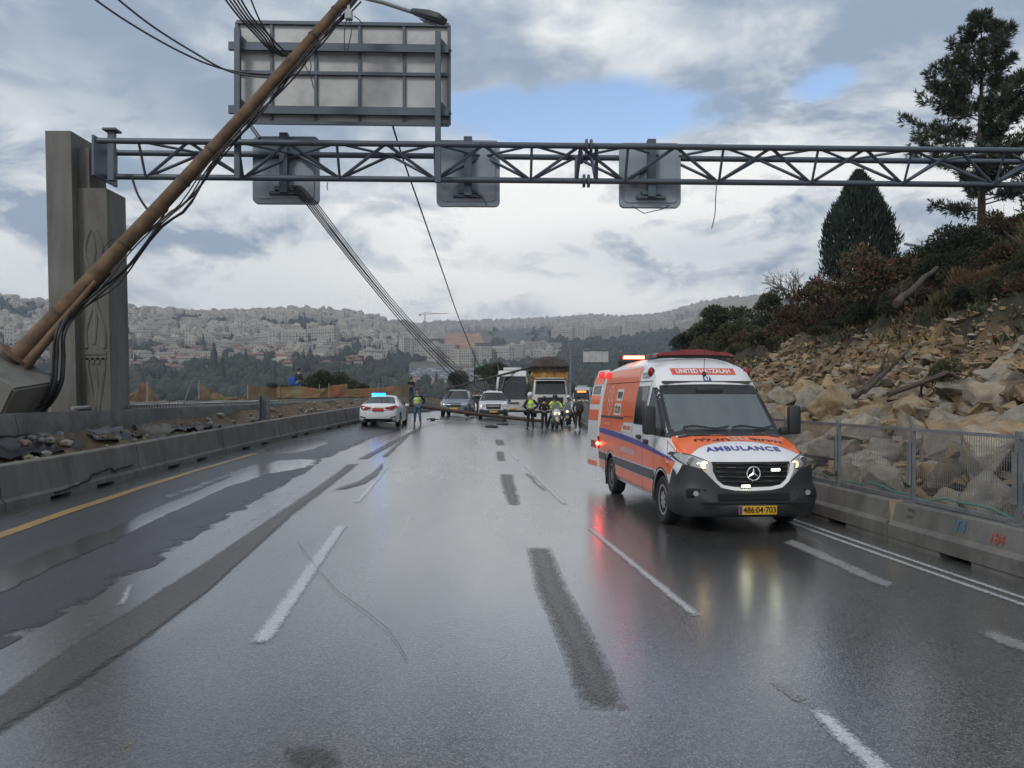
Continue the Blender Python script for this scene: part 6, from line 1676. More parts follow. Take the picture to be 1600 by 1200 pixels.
q = MB(); q.box((0, -.105, .44), (1.5, .03, .03), bev=.01); q.box((0, -.08, .52), (1.0, .02, .09)); q.build('lower_intake', WELL, amb)
for s in (-1, 1):
    q = MB(); q.lathe([(.036, -.02), (.04, .03)], 14, 'y', (s * .79, -.005, .565)); q.build('fog_lamp', LENS, amb, smooth=40)
    q = MB(); q.box((s * .76, .03, .565), (.30, .09, .13), bev=.03); q.build('fog_recess', WELL, amb)
# grille: dark plate, slats, pale surround
def gy(x): return -.005 + .07 * (abs(x) / .6) ** 2
gp_ = [(-.56, .985), (-.545, .86), (-.49, .74), (-.40, .67), (-.25, .645), (0, .64), (.25, .645), (.40, .67), (.49, .74), (.545, .86), (.56, .985)]
q = MB(); n_ = len(gp_)
q.v += [(x, gy(x), z) for x, z in gp_] + [(x, gy(x), .99) for x, z in gp_]
for k in range(n_ - 1): q.f.append([k, k + 1, n_ + k + 1, n_ + k]); q.m.append(0)
q.build('grille', BUMPER, amb)
for z in (.72, .785, .85, .915, .965):
    w_ = interp([(.64, .30), (.67, .40), (.74, .48), (.86, .535), (1.0, .55)], z) - .02
    q = MB(); q.tube([(lerp(-w_, w_, k / 12), gy(lerp(-w_, w_, k / 12)) - .025, z) for k in range(13)], [.016] * 13, 6); q.build('grille_slat', mat('gloss_black', (.02, .022, .025), .25, var=0), amb, smooth=True)
q = MB(); pts = [(-.60, 1.0)] + gp_ + [(.60, 1.0)]
rows = []
for k, (x, z) in enumerate(gp_):
    a = gp_[max(0, k - 1)]; b = gp_[min(n_ - 1, k + 1)]; t_ = Vector((b[0] - a[0], b[1] - a[1])).normalized(); nr = Vector((t_.y, -t_.x)); wd_ = .075 if 1 < k < n_ - 2 else .085
    for d, yo in ((-.005, -.035), (wd_ * .5, -.055), (wd_, -.03), (wd_, .03)): q.v.append((x + nr.x * d, gy(x) + yo, z + nr.y * d))
for k in range(n_ - 1):
    for i in range(3): a = k * 4 + i; q.f.append([a, a + 1, a + 5, a + 4]); q.m.append(0)
q.build('grille_surround', VWHITE, amb, smooth=50)
q = MB(); c = Vector((.0, -.07, .835))
q.tube([c + Vector((.092 * math.cos(a), 0, .092 * math.sin(a))) for a in [2 * math.pi * k / 28 for k in range(29)]], .011, 6)
for k in range(3):
    a = R(90 + 120 * k); d = Vector((math.cos(a), 0, math.sin(a))); n = Vector((-math.sin(a), 0, math.cos(a)))
    q.add([c + n * .018, c - n * .018, c + d * .09, c + Vector((0, -.012, 0)), c + d * .012 * 0 + Vector((0, .004, 0))], [(3, 0, 2), (1, 3, 2), (0, 4, 2), (4, 1, 2)])
q.build('star_emblem', CHROME, amb, fix=False)
for (x, z) in ((.315, .885), (-.115, .665)):
    q = MB(); y = gy(x) - (.05 if z > .8 else .065); q.box((x, y, z), (.135, .03, .045), bev=.008); g = q.build('strobe_housing', BUMPER, amb)
    q = MB()
    q.box((x, y - .02, z), (.115, .012, .028)); q.build('strobe_light', LAMPW, amb)
q = MB(); q.box((-.30, gy(.3) - .05, .92), (.12, .02, .012)); q.build('strobe_light', CHROME, amb)
# number plate
q = MB(); q.box((.035, -.13, .345), (.53, .012, .118)); pl = q.build('number_plate', PLATEY, amb)
q = MB(); q.box((-.207, -.137, .345), (.045, .004, .112)); q.build('plate_band', VBLUE, pl)
flat_text('486:04·703', .112, ((.06, -.138, .345), (1, 0, 0), (0, 0, 1), (0, -1, 0)), INK, 'plate_number', pl, .002, .92)
# roof bar, rear beacon, roof box
q = MB(); prof = [(-.68, .015), (-.60, .05), (-.35, .065), (-.15, .095), (.15, .095), (.35, .065), (.60, .05), (.68, .015)]
for (x, h_) in prof:
    zc_ = 2.565 + .02 * (1 - (x / .68) ** 2)
    for dy, dz in ((-.13, 0), (-.10, h_), (.10, h_), (.15, 0)): q.v.append((x, 2.62 + dy, zc_ + dz))
for k in range(len(prof) - 1):
    for i in range(4): a = k * 4 + i; bq_ = k * 4 + (i + 1) % 4; q.f.append([a, bq_, bq_ + 4, a + 4]); q.m.append(0)
q.f += [[0, 1, 2, 3], [28, 29, 30, 31]]; q.m += [0, 0]
q.build('light_bar', mat('bar_dark_red', (.19, .018, .024), .15, var=.1), amb, smooth=50)
q = MB(); q.bar((-.62, 2.6, 2.56), (.62, 2.6, 2.56), .10, .05); q.build('bar_mount', BUMPER, amb)
q = MB(); q.box((-.46, 4.95, 2.60), (.44, .22, .04), bev=.01); q.build('beacon_base', BUMPER, amb)
q = MB(); q.box((-.46, 4.95, 2.65), (.40, .16, .075), bev=.02); q.build('beacon', LAMPR, amb, smooth=40)
q = MB(); q.box((-.40, 3.4, 2.60), (.30, .5, .10), bev=.03); q.build('roof_vent', TRIMG, amb, smooth=40)
# open rear door, folded back along the flank
t = empty('rear_door', (-.97, 5.90, 0)); t.parent = amb; t.rotation_euler = (0, 0, R(5))
def door_x(z): return interp([(.36, .0), (1.22, -.0), (1.8, .07), (2.2, .16), (2.45, .24)], z)
def slab(name, z0, z1, m_, x0=-.035, x1=.02, y0=.03, y1=.80):
    q = MB(); n = 6
    for k in range(n + 1):
        z = lerp(z0, z1, k / n); dx = door_x(z)
        ye = y1 - .10 * max(0, (z - 2.25) / .2)
        q.v += [(x0 + dx, y0, z), (x0 + dx, ye, z), (x1 + dx, ye, z), (x1 + dx, y0, z)]
    for k in range(n):
        for i in range(4): a = k * 4 + i; b_ = k * 4 + (i + 1) % 4; q.f.append([a, b_, b_ + 4, a + 4]); q.m.append(0)
    q.f += [[0, 1, 2, 3], [n * 4 + i for i in range(4)]]; q.m += [0, 0]
    return q.build(name, m_, t, smooth=30)
slab('door_panel', .40, 2.44, VWHITE)
slab('orange_panel', 1.38, 1.60, VORANGE, -.041, -.034, .05, .78); slab('orange_panel', 1.72, 1.90, VORANGE, -.041, -.034, .05, .78); slab('orange_panel', 2.14, 2.3, VORANGE, -.041, -.034, .05, .78); slab('orange_panel', .42, .52, VORANGE, -.041, -.034, .05, .78)
slab('door_window', 1.93, 2.11, DGLASS, -.043, -.034, .15, .70); slab('hazard_board', .80, .95, VORANGE, -.042, -.034, .10, .5)
for k in range(4): slab('hazard_stripe', .80, .95, BUMPER, -.045, -.040, .12 + k * .1, .165 + k * .1)
q = MB(); q.ball((-.05 + door_x(2.3), .25, 2.33), .085, sub=2); q.build('side_lamp', mat('red_lamp_dim', (.5, .02, .02)), t, smooth=True)
q = MB(); q.box((-.99, 5.86, .93), (.05, .07, .26), bev=.015); q.build('tail_lamp', REDLENS, amb)
q = MB(); q.ball((-1.02, 5.83, .90), .04, sub=2); q.build('tail_light', LAMPR, amb, smooth=True)
q = MB(); q.box((0, 3.0, .34), (1.5, 5.0, .10)); q.box((0, 5.86, .5), (1.9, .12, .22), bev=.04); q.build('chassis', WELL, amb)
# things on the dashboard
dz = 1.285
for (nm, dx, dy, lab, cat, mk) in (('water_bottle', -.60, 1.28, 'blue water bottle standing behind the ambulance windscreen', 'bottle', 'b'), ('paper_cup', -.46, 1.22, 'white paper lying on the ambulance dashboard by the bottle', 'paper', 'p'), ('snack_bag', .50, 1.25, 'crumpled pale bag on the right of the ambulance dashboard', 'bag', 'g')):
    q = MB()
    if mk == 'b': q.lathe([(.032, 0), (.036, .02), (.036, .15), (.015, .19), (.015, .22), (0.001, .22)], 12)
    elif mk == 'p': q.box((0, 0, .02), (.16, .12, .03), rot=Matrix.Rotation(.3, 3, 'X')); nm = 'paper'
    else:
        q.ball((0, 0, .06), .12, sub=3, sc=(1.1, .7, .65)); q.v = [tuple(Vector(v) * (1 + .25 * noise.noise(Vector(v) * 14))) for v in q.v]
    o = q.build(nm, {'b': mat('bottle_blue', (.08, .30, .38), .2), 'p': mat('paper_white', (.7, .72, .72), .7, var=.05), 'g': mat('bag_pale', (.42, .40, .33), .5, var=.35, vs=20)}[mk], smooth=40)
    c, s_ = math.cos(AY), math.sin(AY); o.location = (AMB.x + dx * c - dy * s_, AMB.y + dx * s_ + dy * c, dz - .04); tag(o, lab, cat)
# ------------------------------------------------------------------ other vehicles (local: y backwards from the front bumper)
def csec(zb, belt, zt, w, wr):
    return [(w * .93, zb), (w, zb + .12), (w, (zb + belt) / 2 + .05), (w * .985, belt), (wr, lerp(belt, zt, .80)), (wr * .88, zt - .02), (wr * .45, zt - .002), (0, zt)]
def car(label, loc, rz, st, glass, paint, name='car', cat='car', wheels=((.9, .32), (3.55, .32)), track=None, group=None, well=.39):
    """st: stations (y, zb, belt, zt, w, wr); glass: list of (name, from station, to station, index range)"""
    t = thing(name, label, cat, loc, rz, group)
    q, tags = loft([(s[0], csec(*s[1:])) for s in st], 8)
    for i, (j, k, _) in enumerate(tags):
        for g, (nm, a, b, ks) in enumerate(glass):
            if a <= j < b and k in ks: q.m[i] = 2 + g
    mats_ = [paint, WELL] + [DGLASS] * len(glass)
    cuts = []; wmax = max(s[4] for s in st)
    for (y, r) in wheels: cuts += [(-wmax - .2, -wmax + .26, y, r, r * 1.2), (wmax - .26, wmax + .2, y, r, r * 1.2)]
    full = q.mesh('skin', mats_); sk = Skin(full)
    me = cut_arches(q, mats_, cuts, 1)
    for g, (nm, a, b, ks) in enumerate(glass):
        m_ = split_by_material(me, 2 + g); m_.shade_smooth(); m_.set_sharp_from_angle(angle=R(40)); put(m_, nm, t)
    me.shade_smooth(); me.set_sharp_from_angle(angle=R(40)); put(me, 'body', t)
    for (y, r) in wheels:
        for s in (-1, 1): wheel(t, s * (wmax - .115), y, r, .21, s, 5, .66)
    return t, sk
def dec(sk, t, name, polys, plane, m_, off=.012):
    o = sk.decal(name, polys, plane, m_, t, off, .12); return o
def mirror_poly(p): return [(-x, y) for x, y in p]
def part_box(t, name, c, d, m_, bev=.02, rot=None):
    q = MB(); q.box(c, d, rot=rot, bev=bev); return q.build(name, m_, t, smooth=40)

SED = [(0, .32, .52, .58, .66, .55), (.10, .24, .60, .68, .82, .72), (.45, .22, .72, .80, .88, .78), (1.15, .22, .82, .92, .89, .80), (1.25, .22, .84, .95, .89, .79), (1.95, .22, .90, 1.40, .89, .60), (2.05, .22, .905, 1.42, .89, .595), (2.62, .22, .92, 1.45, .89, .59), (2.70, .22, .92, 1.45, .89, .59), (3.30, .22, .94, 1.41, .89, .58), (3.36, .22, .945, 1.395, .89, .585), (4.02, .22, .97, 1.09, .88, .72), (4.08, .22, .97, 1.075, .88, .74), (4.42, .26, .94, 1.05, .86, .74), (4.56, .33, .86, .98, .82, .70), (4.62, .42, .76, .86, .74, .6)]
SEDG = [('windscreen', 4, 5, (4, 5, 6)), ('side_window', 5, 7, (3,)), ('side_window', 8, 9, (3,)), ('rear_window', 10, 11, (4, 5, 6))]
c = gp(600, 668)
def ground_at(px, py, Y):
    X = (px - CX) / FPX * Y; return Vector((X, Y, road_z(X, Y)))
c = ground_at(590.6, 668, 36.0)
t, sk = car('white police saloon with a blue roof light and a red plate, seen from behind', (0, 0, 0), 0, SED, SEDG, VWHITE, 'police_car', 'police car')
fw = Vector((-.02, 1, 0)).normalized()
t.rotation_euler = (0, 0, math.pi - math.atan2(fw.x, fw.y)); t.location = c + fw * 4.62
for s in (1, -1):
    f = (lambda p: p) if s > 0 else mirror_poly
    dec(sk, t, 'tail_light', [f([(.30, .90), (.78, .99), (.84, .96), (.82, .84), (.62, .80), (.34, .84)])], 'B', REDLENS, .02)
    dec(sk, t, 'bumper_reflector', [f([(.55, .42), (.80, .46), (.80, .52), (.55, .47)])], 'B', BUMPER, .012)
    part_box(t, 'door_mirror', (s * .98, 1.65, .98), (.2, .1, .13), VWHITE, .03)
dec(sk, t, 'boot_line', [[(-.72, .775), (.72, .775), (.72, .79), (-.72, .79)]], 'B', BUMPER, .012)
dec(sk, t, 'lower_bumper', [[(-.62, .24), (.62, .24), (.66, .40), (-.66, .40)]], 'B', BUMPER, .014)
part_box(t, 'number_plate', (0, 4.66, .80), (.50, .02, .125), PLATER, .004)
part_box(t, 'plate_trim', (0, 4.625, .895), (.62, .02, .03), CHROME, .005)
part_box(t, 'roof_light', (.24, 2.75, 1.50), (.62, .22, .10), LAMPB, .03)
q = MB(); q.tube([(.1, 3.0, 1.42), (.1, 3.15, 2.35)], .012, 5); q.build('aerial', BUMPER, t)

SUV = [(0, .38, .70, .80, .74, .62), (.10, .30, .82, .92, .88, .78), (.5, .28, .92, 1.02, .93, .83), (1.15, .28, 1.0, 1.10, .94, .84), (1.22, .28, 1.01, 1.13, .94, .83), (1.85, .28, 1.08, 1.66, .94, .68), (1.95, .28, 1.08, 1.69, .94, .67), (2.7, .28, 1.10, 1.74, .94, .66), (2.8, .28, 1.10, 1.74, .94, .66), (3.5, .28, 1.12, 1.73, .94, .66), (3.6, .28, 1.12, 1.73, .94, .66), (4.2, .28, 1.12, 1.69, .93, .66), (4.5, .30, 1.10, 1.55, .92, .66), (4.68, .36, 1.05, 1.12, .88, .72)]
SUVG = [('windscreen', 4, 5, (4, 5, 6)), ('side_window', 5, 7, (3,)), ('side_window', 8, 9, (3,)), ('side_window', 10, 11, (3,)), ('rear_window', 12, 13, (4, 5, 6))]
def front_kit(t, sk, kind, hw):
    for s in (1, -1):
        f = (lambda p: p) if s > 0 else mirror_poly
        if kind == 'suv':
            dec(sk, t, 'headlamp', [f([(.42, .80), (.84, .92), (.88, .84), (.80, .74), (.52, .72)])], 'F', LENS, .02)
            dec(sk, t, 'bumper_vent', [f([(.62, .40), (.84, .46), (.82, .62), (.66, .60)])], 'F', BUMPER, .016)
        else:
            dec(sk, t, 'headlamp', [f([(.48, .90), (.86, 1.02), (.89, .90), (.78, .80), (.54, .80)])], 'F', LENS, .02)
            dec(sk, t, 'fog_surround', [f([(.58, .46), (.84, .50), (.84, .66), (.62, .66)])], 'F', BUMPER, .016)
        part_box(t, 'door_mirror', (s * (hw + .10), 1.45, 1.18), (.20, .12, .18), BUMPER, .04)
SUVPAINT = mat('car_blue_grey', (.14, .175, .215), .28, var=.05, coat=.5)
c = ground_at(709, 646, 51.0); c.z = .55
t, sk = car('blue grey off-road car stopped behind the thick fallen pole', c, R(-3), SUV, SUVG, SUVPAINT, 'off_road_car', 'car', ((.95, .37), (3.7, .37)))
front_kit(t, sk, 'suv', .94)
dec(sk, t, 'grille', [[(-.46, .62), (.46, .62), (.50, .84), (-.50, .84)]], 'F', BUMPER, .022)
dec(sk, t, 'lower_bumper', [[(-.80, .30), (.80, .30), (.84, .42), (-.84, .42)]], 'F', BUMPER, .02)
part_box(t, 'grille_bar', (0, -.05, .76), (.9, .03, .03), CHROME, .008); part_box(t, 'number_plate', (0, -.05, .52), (.50, .02, .11), PLATEY, .004); part_box(t, 'roof_rail', (-.6, 2.8, 1.75), (.04, 2.0, .05), BUMPER, .01); part_box(t, 'roof_rail', (.6, 2.8, 1.75), (.04, 2.0, .05), BUMPER, .01)
o = copy_tree(t); o.location = c + Vector((2.2, 7.2, .0)); o['label'] = 'pale off-road car partly hidden behind the blue grey one'
PALEP = mat('car_silver', (.40, .43, .46), .3, .3, var=.05, coat=.4)
for ch in o.children:
    if ch.name.startswith('body'): ch.data = ch.data.copy(); ch.data.materials[0] = PALEP

PICK = [(0, .42, .76, .86, .78, .66), (.09, .34, .92, 1.02, .90, .80), (.5, .34, 1.0, 1.10, .93, .84), (1.15, .34, 1.06, 1.16, .93, .84), (1.22, .34, 1.07, 1.18, .93, .83), (1.80, .34, 1.12, 1.70, .93, .68), (1.9, .34, 1.12, 1.74, .93, .67), (2.5, .34, 1.14, 1.79, .93, .66), (2.58, .34, 1.14, 1.79, .93, .66), (3.2, .34, 1.14, 1.77, .93, .66), (3.45, .34, 1.14, 1.70, .93, .66), (3.55, .34, 1.14, 1.20, .93, .86), (5.1, .38, 1.14, 1.20, .93, .86), (5.25, .45, 1.10, 1.16, .90, .84)]
PICKG = [('windscreen', 4, 5, (4, 5, 6)), ('side_window', 5, 7, (3,)), ('side_window', 8, 9, (3,))]
c = ground_at(771, 655, 49.5); c.z = .40
t, sk = car('white pickup truck stopped behind the fallen pole, wires over its bonnet', c, R(2), PICK, PICKG, VWHITE, 'pickup_truck', 'pickup truck', ((.95, .39), (4.1, .39)))
front_kit(t, sk, 'pick', .93)
dec(sk, t, 'grille', [[(-.42, .66), (.42, .66), (.50, .96), (-.50, .96)]], 'F', BUMPER, .022)
dec(sk, t, 'bumper', [[(-.86, .36), (.86, .36), (.88, .60), (-.88, .60)]], 'F', BUMPER, .03)
part_box(t, 'grille_bar', (0, -.06, .84), (.84, .03, .05), CHROME, .01); part_box(t, 'number_plate', (0, -.07, .50), (.50, .02, .11), PLATEY, .004)
q = MB(); q.bar((-.62, 3.35, 1.2), (-.62, 3.35, 1.95), .06); q.bar((.62, 3.35, 1.2), (.62, 3.35, 1.95), .06); q.bar((-.62, 3.35, 1.92), (.62, 3.35, 1.92), .06); q.build('roll_bar', BUMPER, t)
# white car bonnet between the two
c = ground_at(752, 640, 58.0); c.z = .5
t, sk = car('white saloon half hidden between the pickup and the blue grey car', c, R(0), SED, SEDG, VWHITE, 'saloon_car', 'car')
t.location.x -= .35

def big_box(st, name, m_, t, npts=8, glass=()):
    q, tags = loft([(s[0], csec(*s[1:])) for s in st], npts); return q, tags
# minibus
def coach(label, loc, rz, paint, name='coach', L_=10.5, W_=1.24, H_=3.15, sign=None, front_glass=True, group=None, cat='bus'):
    t = thing(name, label, cat, loc, rz, group)
    st = [(0, .34, 1.05, 1.25, W_ * .86, W_ * .80), (.08, .30, 1.08, 1.45, W_ * .96, W_ * .88), (.30, .30, 1.10, 2.5, W_ * .995, W_ * .90), (.60, .30, 1.12, H_ * .93, W_, W_ * .90), (1.0, .30, 1.12, H_ * .985, W_, W_ * .90), (2.0, .30, 1.12, H_, W_, W_ * .90), (L_ - .5, .30, 1.12, H_, W_, W_ * .90), (L_, .36, 1.12, H_ * .94, W_ * .95, W_ * .84)]
    q, tags = loft([(s[0], csec(*s[1:])) for s in st], 8)
    sk = Skin(q.mesh('skin', [paint]))
    me = cut_arches(q, [paint, WELL], [(-W_ - .1, -W_ + .3, 1.9, .46, .55), (W_ - .3, W_ + .1, 1.9, .46, .55), (-W_ - .1, -W_ + .3, L_ - 2.6, .46, .55), (W_ - .3, W_ + .1, L_ - 2.6, .46, .55)], 1)
    me.shade_smooth(); me.set_sharp_from_angle(angle=R(40)); put(me, 'body', t)
    dec(sk, t, 'windscreen', [[(-W_ * .86, 1.22), (W_ * .86, 1.22), (W_ * .84, 1.9), (W_ * .76, H_ * .86), (-W_ * .76, H_ * .86), (-W_ * .84, 1.9)]], 'F', DGLASS, .02)
    for s in (-1, 1):
        n = 5
        for k in range(n):
            a, b = lerp(1.0, L_ - .6, k / n) + .05, lerp(1.0, L_ - .6, (k + 1) / n) - .05
            dec(sk, t, 'side_window', [[(a, 1.30), (b, 1.30), (b, 2.45), (a, 2.45)]], 'L' if s < 0 else 'R', DGLASS, .012)
        dec(sk, t, 'headlamp', [[(s * .62, .62), (s * 1.05, .66), (s * 1.1, .86), (s * .66, .80)]], 'F', LENS, .02)
        q = MB(); q.tube([(s * W_ * .86, .2, H_ * .86), (s * (W_ + .16), -.22, H_ * .84), (s * (W_ + .18), -.26, H_ * .70)], .035, 6); q.box((s * (W_ + .18), -.26, H_ * .62), (.20, .14, .46), bev=.05); q.build('door_mirror', BUMPER, t, smooth=40)
        for y in (1.9, L_ - 2.6): wheel(t, s * (W_ - .15), y, .46, .26, s, 8, .55)
    dec(sk, t, 'bumper', [[(-W_ * .86, .34), (W_ * .86, .34), (W_ * .88, .46), (-W_ * .88, .46)]], 'F', BUMPER, .02)
    part_box(t, 'number_plate', (0, -.05, .56), (.5, .02, .11), PLATEY, .004)
    part_box(t, 'roof_unit', (0, 1.9, H_ + .07), (1.3, 1.6, .22), paint, .06)
    if sign: part_box(t, 'destination_sign', (0, .16, H_ * .80), (1.2, .06, .24), sign, .01)
    return t, sk
COACHW = mat('coach_white', (.62, .63, .63), .3, var=.05, coat=.4, dirt=(.5, .5, .48), ds=1.2, da=.4)
c = ground_at(801, 652, 57.0); c.z = .40
t, sk = coach('white minibus stopped beside the tipper truck', c, R(1), COACHW, 'minibus', 8.0, 1.24, 3.35)
part_box(t, 'grille_bar', (0, -.06, .98), (.9, .03, .10), TRIMG, .01)
# tipper truck
c = ground_at(860, 652, 55.0); c.z = .36
tk = thing('tipper_truck', 'white cabbed tipper truck with a yellow body heaped with dark earth', 'truck', c, R(-.5)); tk.scale = (1.04, 1, 1.0)
TW = mat('truck_white', (.52, .51, .48), .4, var=.08, dirt=(.30, .28, .25), ds=1.5, da=.5)
TY = mat('tipper_yellow', (.42, .22, .03), .55, var=.15, vs=2, dirt=(.10, .06, .03), ds=2.2, da=.85)
LOAD = mat('load_earth', (.055, .045, .038), .95, var=.4, vs=2, bump=1, bs=5)
st = [(0, .5, 1.35, 1.55, 1.10, 1.02), (.10, .46, 1.40, 1.75, 1.20, 1.06), (.32, .46, 1.5, 2.55, 1.25, 1.08), (.5, .46, 1.5, 2.72, 1.25, 1.08), (1.0, .46, 1.5, 2.80, 1.25, 1.08), (1.9, .46, 1.5, 2.80, 1.25, 1.08)]
q, tags = loft([(s[0], csec(*s[1:])) for s in st], 8); sk = Skin(q.mesh('skin', [TW]))
me = cut_arches(q, [TW, WELL], [(-1.4, -.9, 1.35, .52, .62), (.9, 1.4, 1.35, .52, .62)], 1); me.shade_smooth(); me.set_sharp_from_angle(angle=R(40)); put(me, 'cab', tk)
dec(sk, tk, 'windscreen', [[(-1.02, 1.62), (1.02, 1.62), (.95, 2.55), (-.95, 2.55)]], 'F', DGLASS, .02)
for k, z in enumerate((1.34, 1.20, 1.06)): part_box(tk, 'grille_bar', (0, -.04, z), (1.5, .06, .06), BUMPER, .015)
dec(sk, tk, 'grille', [[(-.85, .92), (.85, .92), (.85, 1.42), (-.85, 1.42)]], 'F', BUMPER, .012)
part_box(tk, 'bumper', (0, -.08, .66), (2.44, .22, .34), TW, .05); part_box(tk, 'lower_bumper', (0, -.04, .42), (2.2, .2, .2), BUMPER, .04)
part_box(tk, 'number_plate', (0, -.20, .66), (.5, .02, .11), PLATEY, .004); part_box(tk, 'sun_visor', (0, -.02, 2.66), (2.0, .3, .10), BUMPER, .03)
for s in (-1, 1):
    dec(sk, tk, 'side_window', [[(.5, 1.62), (1.4, 1.62), (1.4, 2.45), (.62, 2.45)]], 'L' if s < 0 else 'R', DGLASS, .012)
    part_box(tk, 'headlamp', (s * .95, -.19, .70), (.34, .04, .18), LENS, .02)
    q = MB(); q.tube([(s * 1.2, .25, 2.5), (s * 1.48, .02, 2.45), (s * 1.48, .02, 1.6)], .03, 6); q.box((s * 1.5, .02, 2.05), (.26, .14, .66), bev=.05); q.build('door_mirror', BUMPER, tk, smooth=40)
    for y in (1.35, 4.6, 5.9): wheel(tk, s * 1.05, y, .52, .34, s, 8, .55)
q = MB(); q.box((0, 4.0, .75), (.9, 6.2, .3)); q.build('chassis', WELL, tk)
for (c_, d_) in (((0, 2.12, 2.6), (2.46, .10, 2.1)), ((-1.22, 4.6, 2.2), (.08, 4.9, 1.6)), ((1.22, 4.6, 2.2), (.08, 4.9, 1.6)), ((0, 7.0, 2.2), (2.46, .08, 1.6)), ((0, 4.6, 1.35), (2.4, 4.9, .10))): part_box(tk, 'body_panel', c_, d_, TY, .02)
for k in range(6): part_box(tk, 'body_rib', (-1.2 + .48 * k, 2.04, 2.6), (.08, .08, 2.0), TY, .015)
for s in (-1, 1): part_box(tk, 'corner_post', (s * 1.2, 2.05, 2.5), (.14, .12, 1.9), TY, .02)
q = MB(); n = 18
for j in range(n + 1):
    for i in range(n + 1):
        u, v = i / n * 2 - 1, j / n; e = (1 - abs(u) ** 5) * (1 - abs(2 * v - 1) ** 6)
        q.v.append((u * 1.36, 1.86 + v * 5.1, 3.50 + e * .70 + .16 * n2(u * 2, v * 5, 1.3, 3) * (1 if 0 < i < n and 0 < j < n else .6)))
for j in range(n):
    for i in range(n): k = j * (n + 1) + i; q.f.append([k, k + 1, k + n + 2, k + n + 1]); q.m.append(0)
ring_ = [j * (n + 1) for j in range(n + 1)]
b0 = len(q.v); edge_ = [(i, 0) for i in range(n + 1)] + [(n, j) for j in range(1, n + 1)] + [(i, n) for i in range(n - 1, -1, -1)] + [(0, j) for j in range(n - 1, 0, -1)]
for (i, j) in edge_: p = q.v[j * (n + 1) + i]; q.v.append((p[0] * .99, p[1] + (.02 if j == 0 else 0), 3.18 + .22 * n2(i, j, .6)))
m_ = len(edge_)
for k in range(m_):
    a, b = edge_[k], edge_[(k + 1) % m_]; q.f.append([a[1] * (n + 1) + a[0], b[1] * (n + 1) + b[0], b0 + (k + 1) % m_, b0 + k]); q.m.append(0)
ld = q.build('earth_load', LOAD, smooth=True, fix=False); ld.location = c; ld.scale = (1.04, 1, 1.03); tag(ld, 'heap of dark earth on the yellow tipper body', 'earth', kind='stuff')
# traffic queueing behind, beyond the bend
c = Vector((9.2, 106, road_z(6, 60)))
coach('pale bus with an orange sign in the queue behind the walker', c, R(-10), mat('bus_grey', (.40, .42, .44), .3, var=.05), 'bus', 11, 1.25, 3.1, mat('sign_orange', (.8, .3, .05), .4, emit=(1, .35, .06), es=.9))
c = Vector((12.6, 112, 0))
coach('dark red bus in the queue, right of the bus with the orange sign', c, R(-10), mat('bus_dark_red', (.085, .022, .022), .3, var=.05), 'bus', 11, 1.25, 3.0)
quc = [(7.0, 80, VWHITE, 'white saloon queueing just beyond the walker'), (9.3, 87, PALEP, 'silver saloon queueing right of the white one'), (6.0, 92, VWHITE, 'white saloon farther back in the queue'), (4.6, 72, VWHITE, 'white van-like car behind the motorcycles')]
for k, (x, y, m_, lab) in enumerate(quc):
    if k < 3: t, sk = car(lab, (x, y, 0), R(-8), SED, SEDG, m_, 'saloon_car', 'car')
    else:
        t, sk = car(lab, (x, y, 0), R(-6), SUV, SUVG, m_, 'saloon_car', 'car', ((.95, .37), (3.7, .37)))
    for s in (1, -1):
        f = (lambda p: p) if s > 0 else mirror_poly
        dec(sk, t, 'headlamp', [f([(.42, .56), (.74, .64), (.76, .56), (.5, .5)])], 'F', LENS, .02)
q = MB(); q.ball((12.1, 111.2, 2.0), .12); tag(q.build('signal_lamp', LAMPR), 'small red lamp glowing in the queue', 'lamp')
# ------------------------------------------------------------------ the second gantry far along the road
g2 = thing('far_gantry', 'distant sign gantry with a tall mast rising over the queue', 'gantry', (0, 0, 0))
Yg = 128.0
def b2(name, p, q_, w_, m_=STEEL):
    q = MB(); q.bar(p, q_, w_); q.build(name, m_, g2)
b2('post', P(895, 640, Yg), P(895, 556, Yg), .55); b2('post', P(1010, 640, Yg), P(1010, 556, Yg), .55)
b2('beam', P(893, 557, Yg), P(1012, 557, Yg), .22); b2('beam', P(893, 566, Yg), P(1012, 566, Yg), .22)
for k in range(24): b2('brace', P(895 + k * 4.9, 557 if k % 2 else 566, Yg), P(899.9 + k * 4.9, 566 if k % 2 else 557, Yg), .08)
for k in range(4):
    a, b = P(911 + k * 10, 549, Yg - .4), P(920.5 + k * 10, 566, Yg - .4); q = MB(); q.box((a + b) / 2, (b.x - a.x, .15, a.z - b.z)); q.build('sign_panel', SIGNBACK, g2)
for px in (916, 943): 
    q = MB(); q.box(P(px, 547, Yg - .4), (.9, .5, .3), bev=.1); q.build('sign_lamp', LAMPGREY, g2)
for px in (920, 941): b2('sign_leg', P(px, 566, Yg), P(px, 581, Yg), .2)
q = MB(); q.tube([P(891, 650, 90), P(892, 541, 90)], [.14, .07], 8); tag(q.build('lamp_mast', GALV), 'tall thin mast standing left of the distant gantry', 'mast')

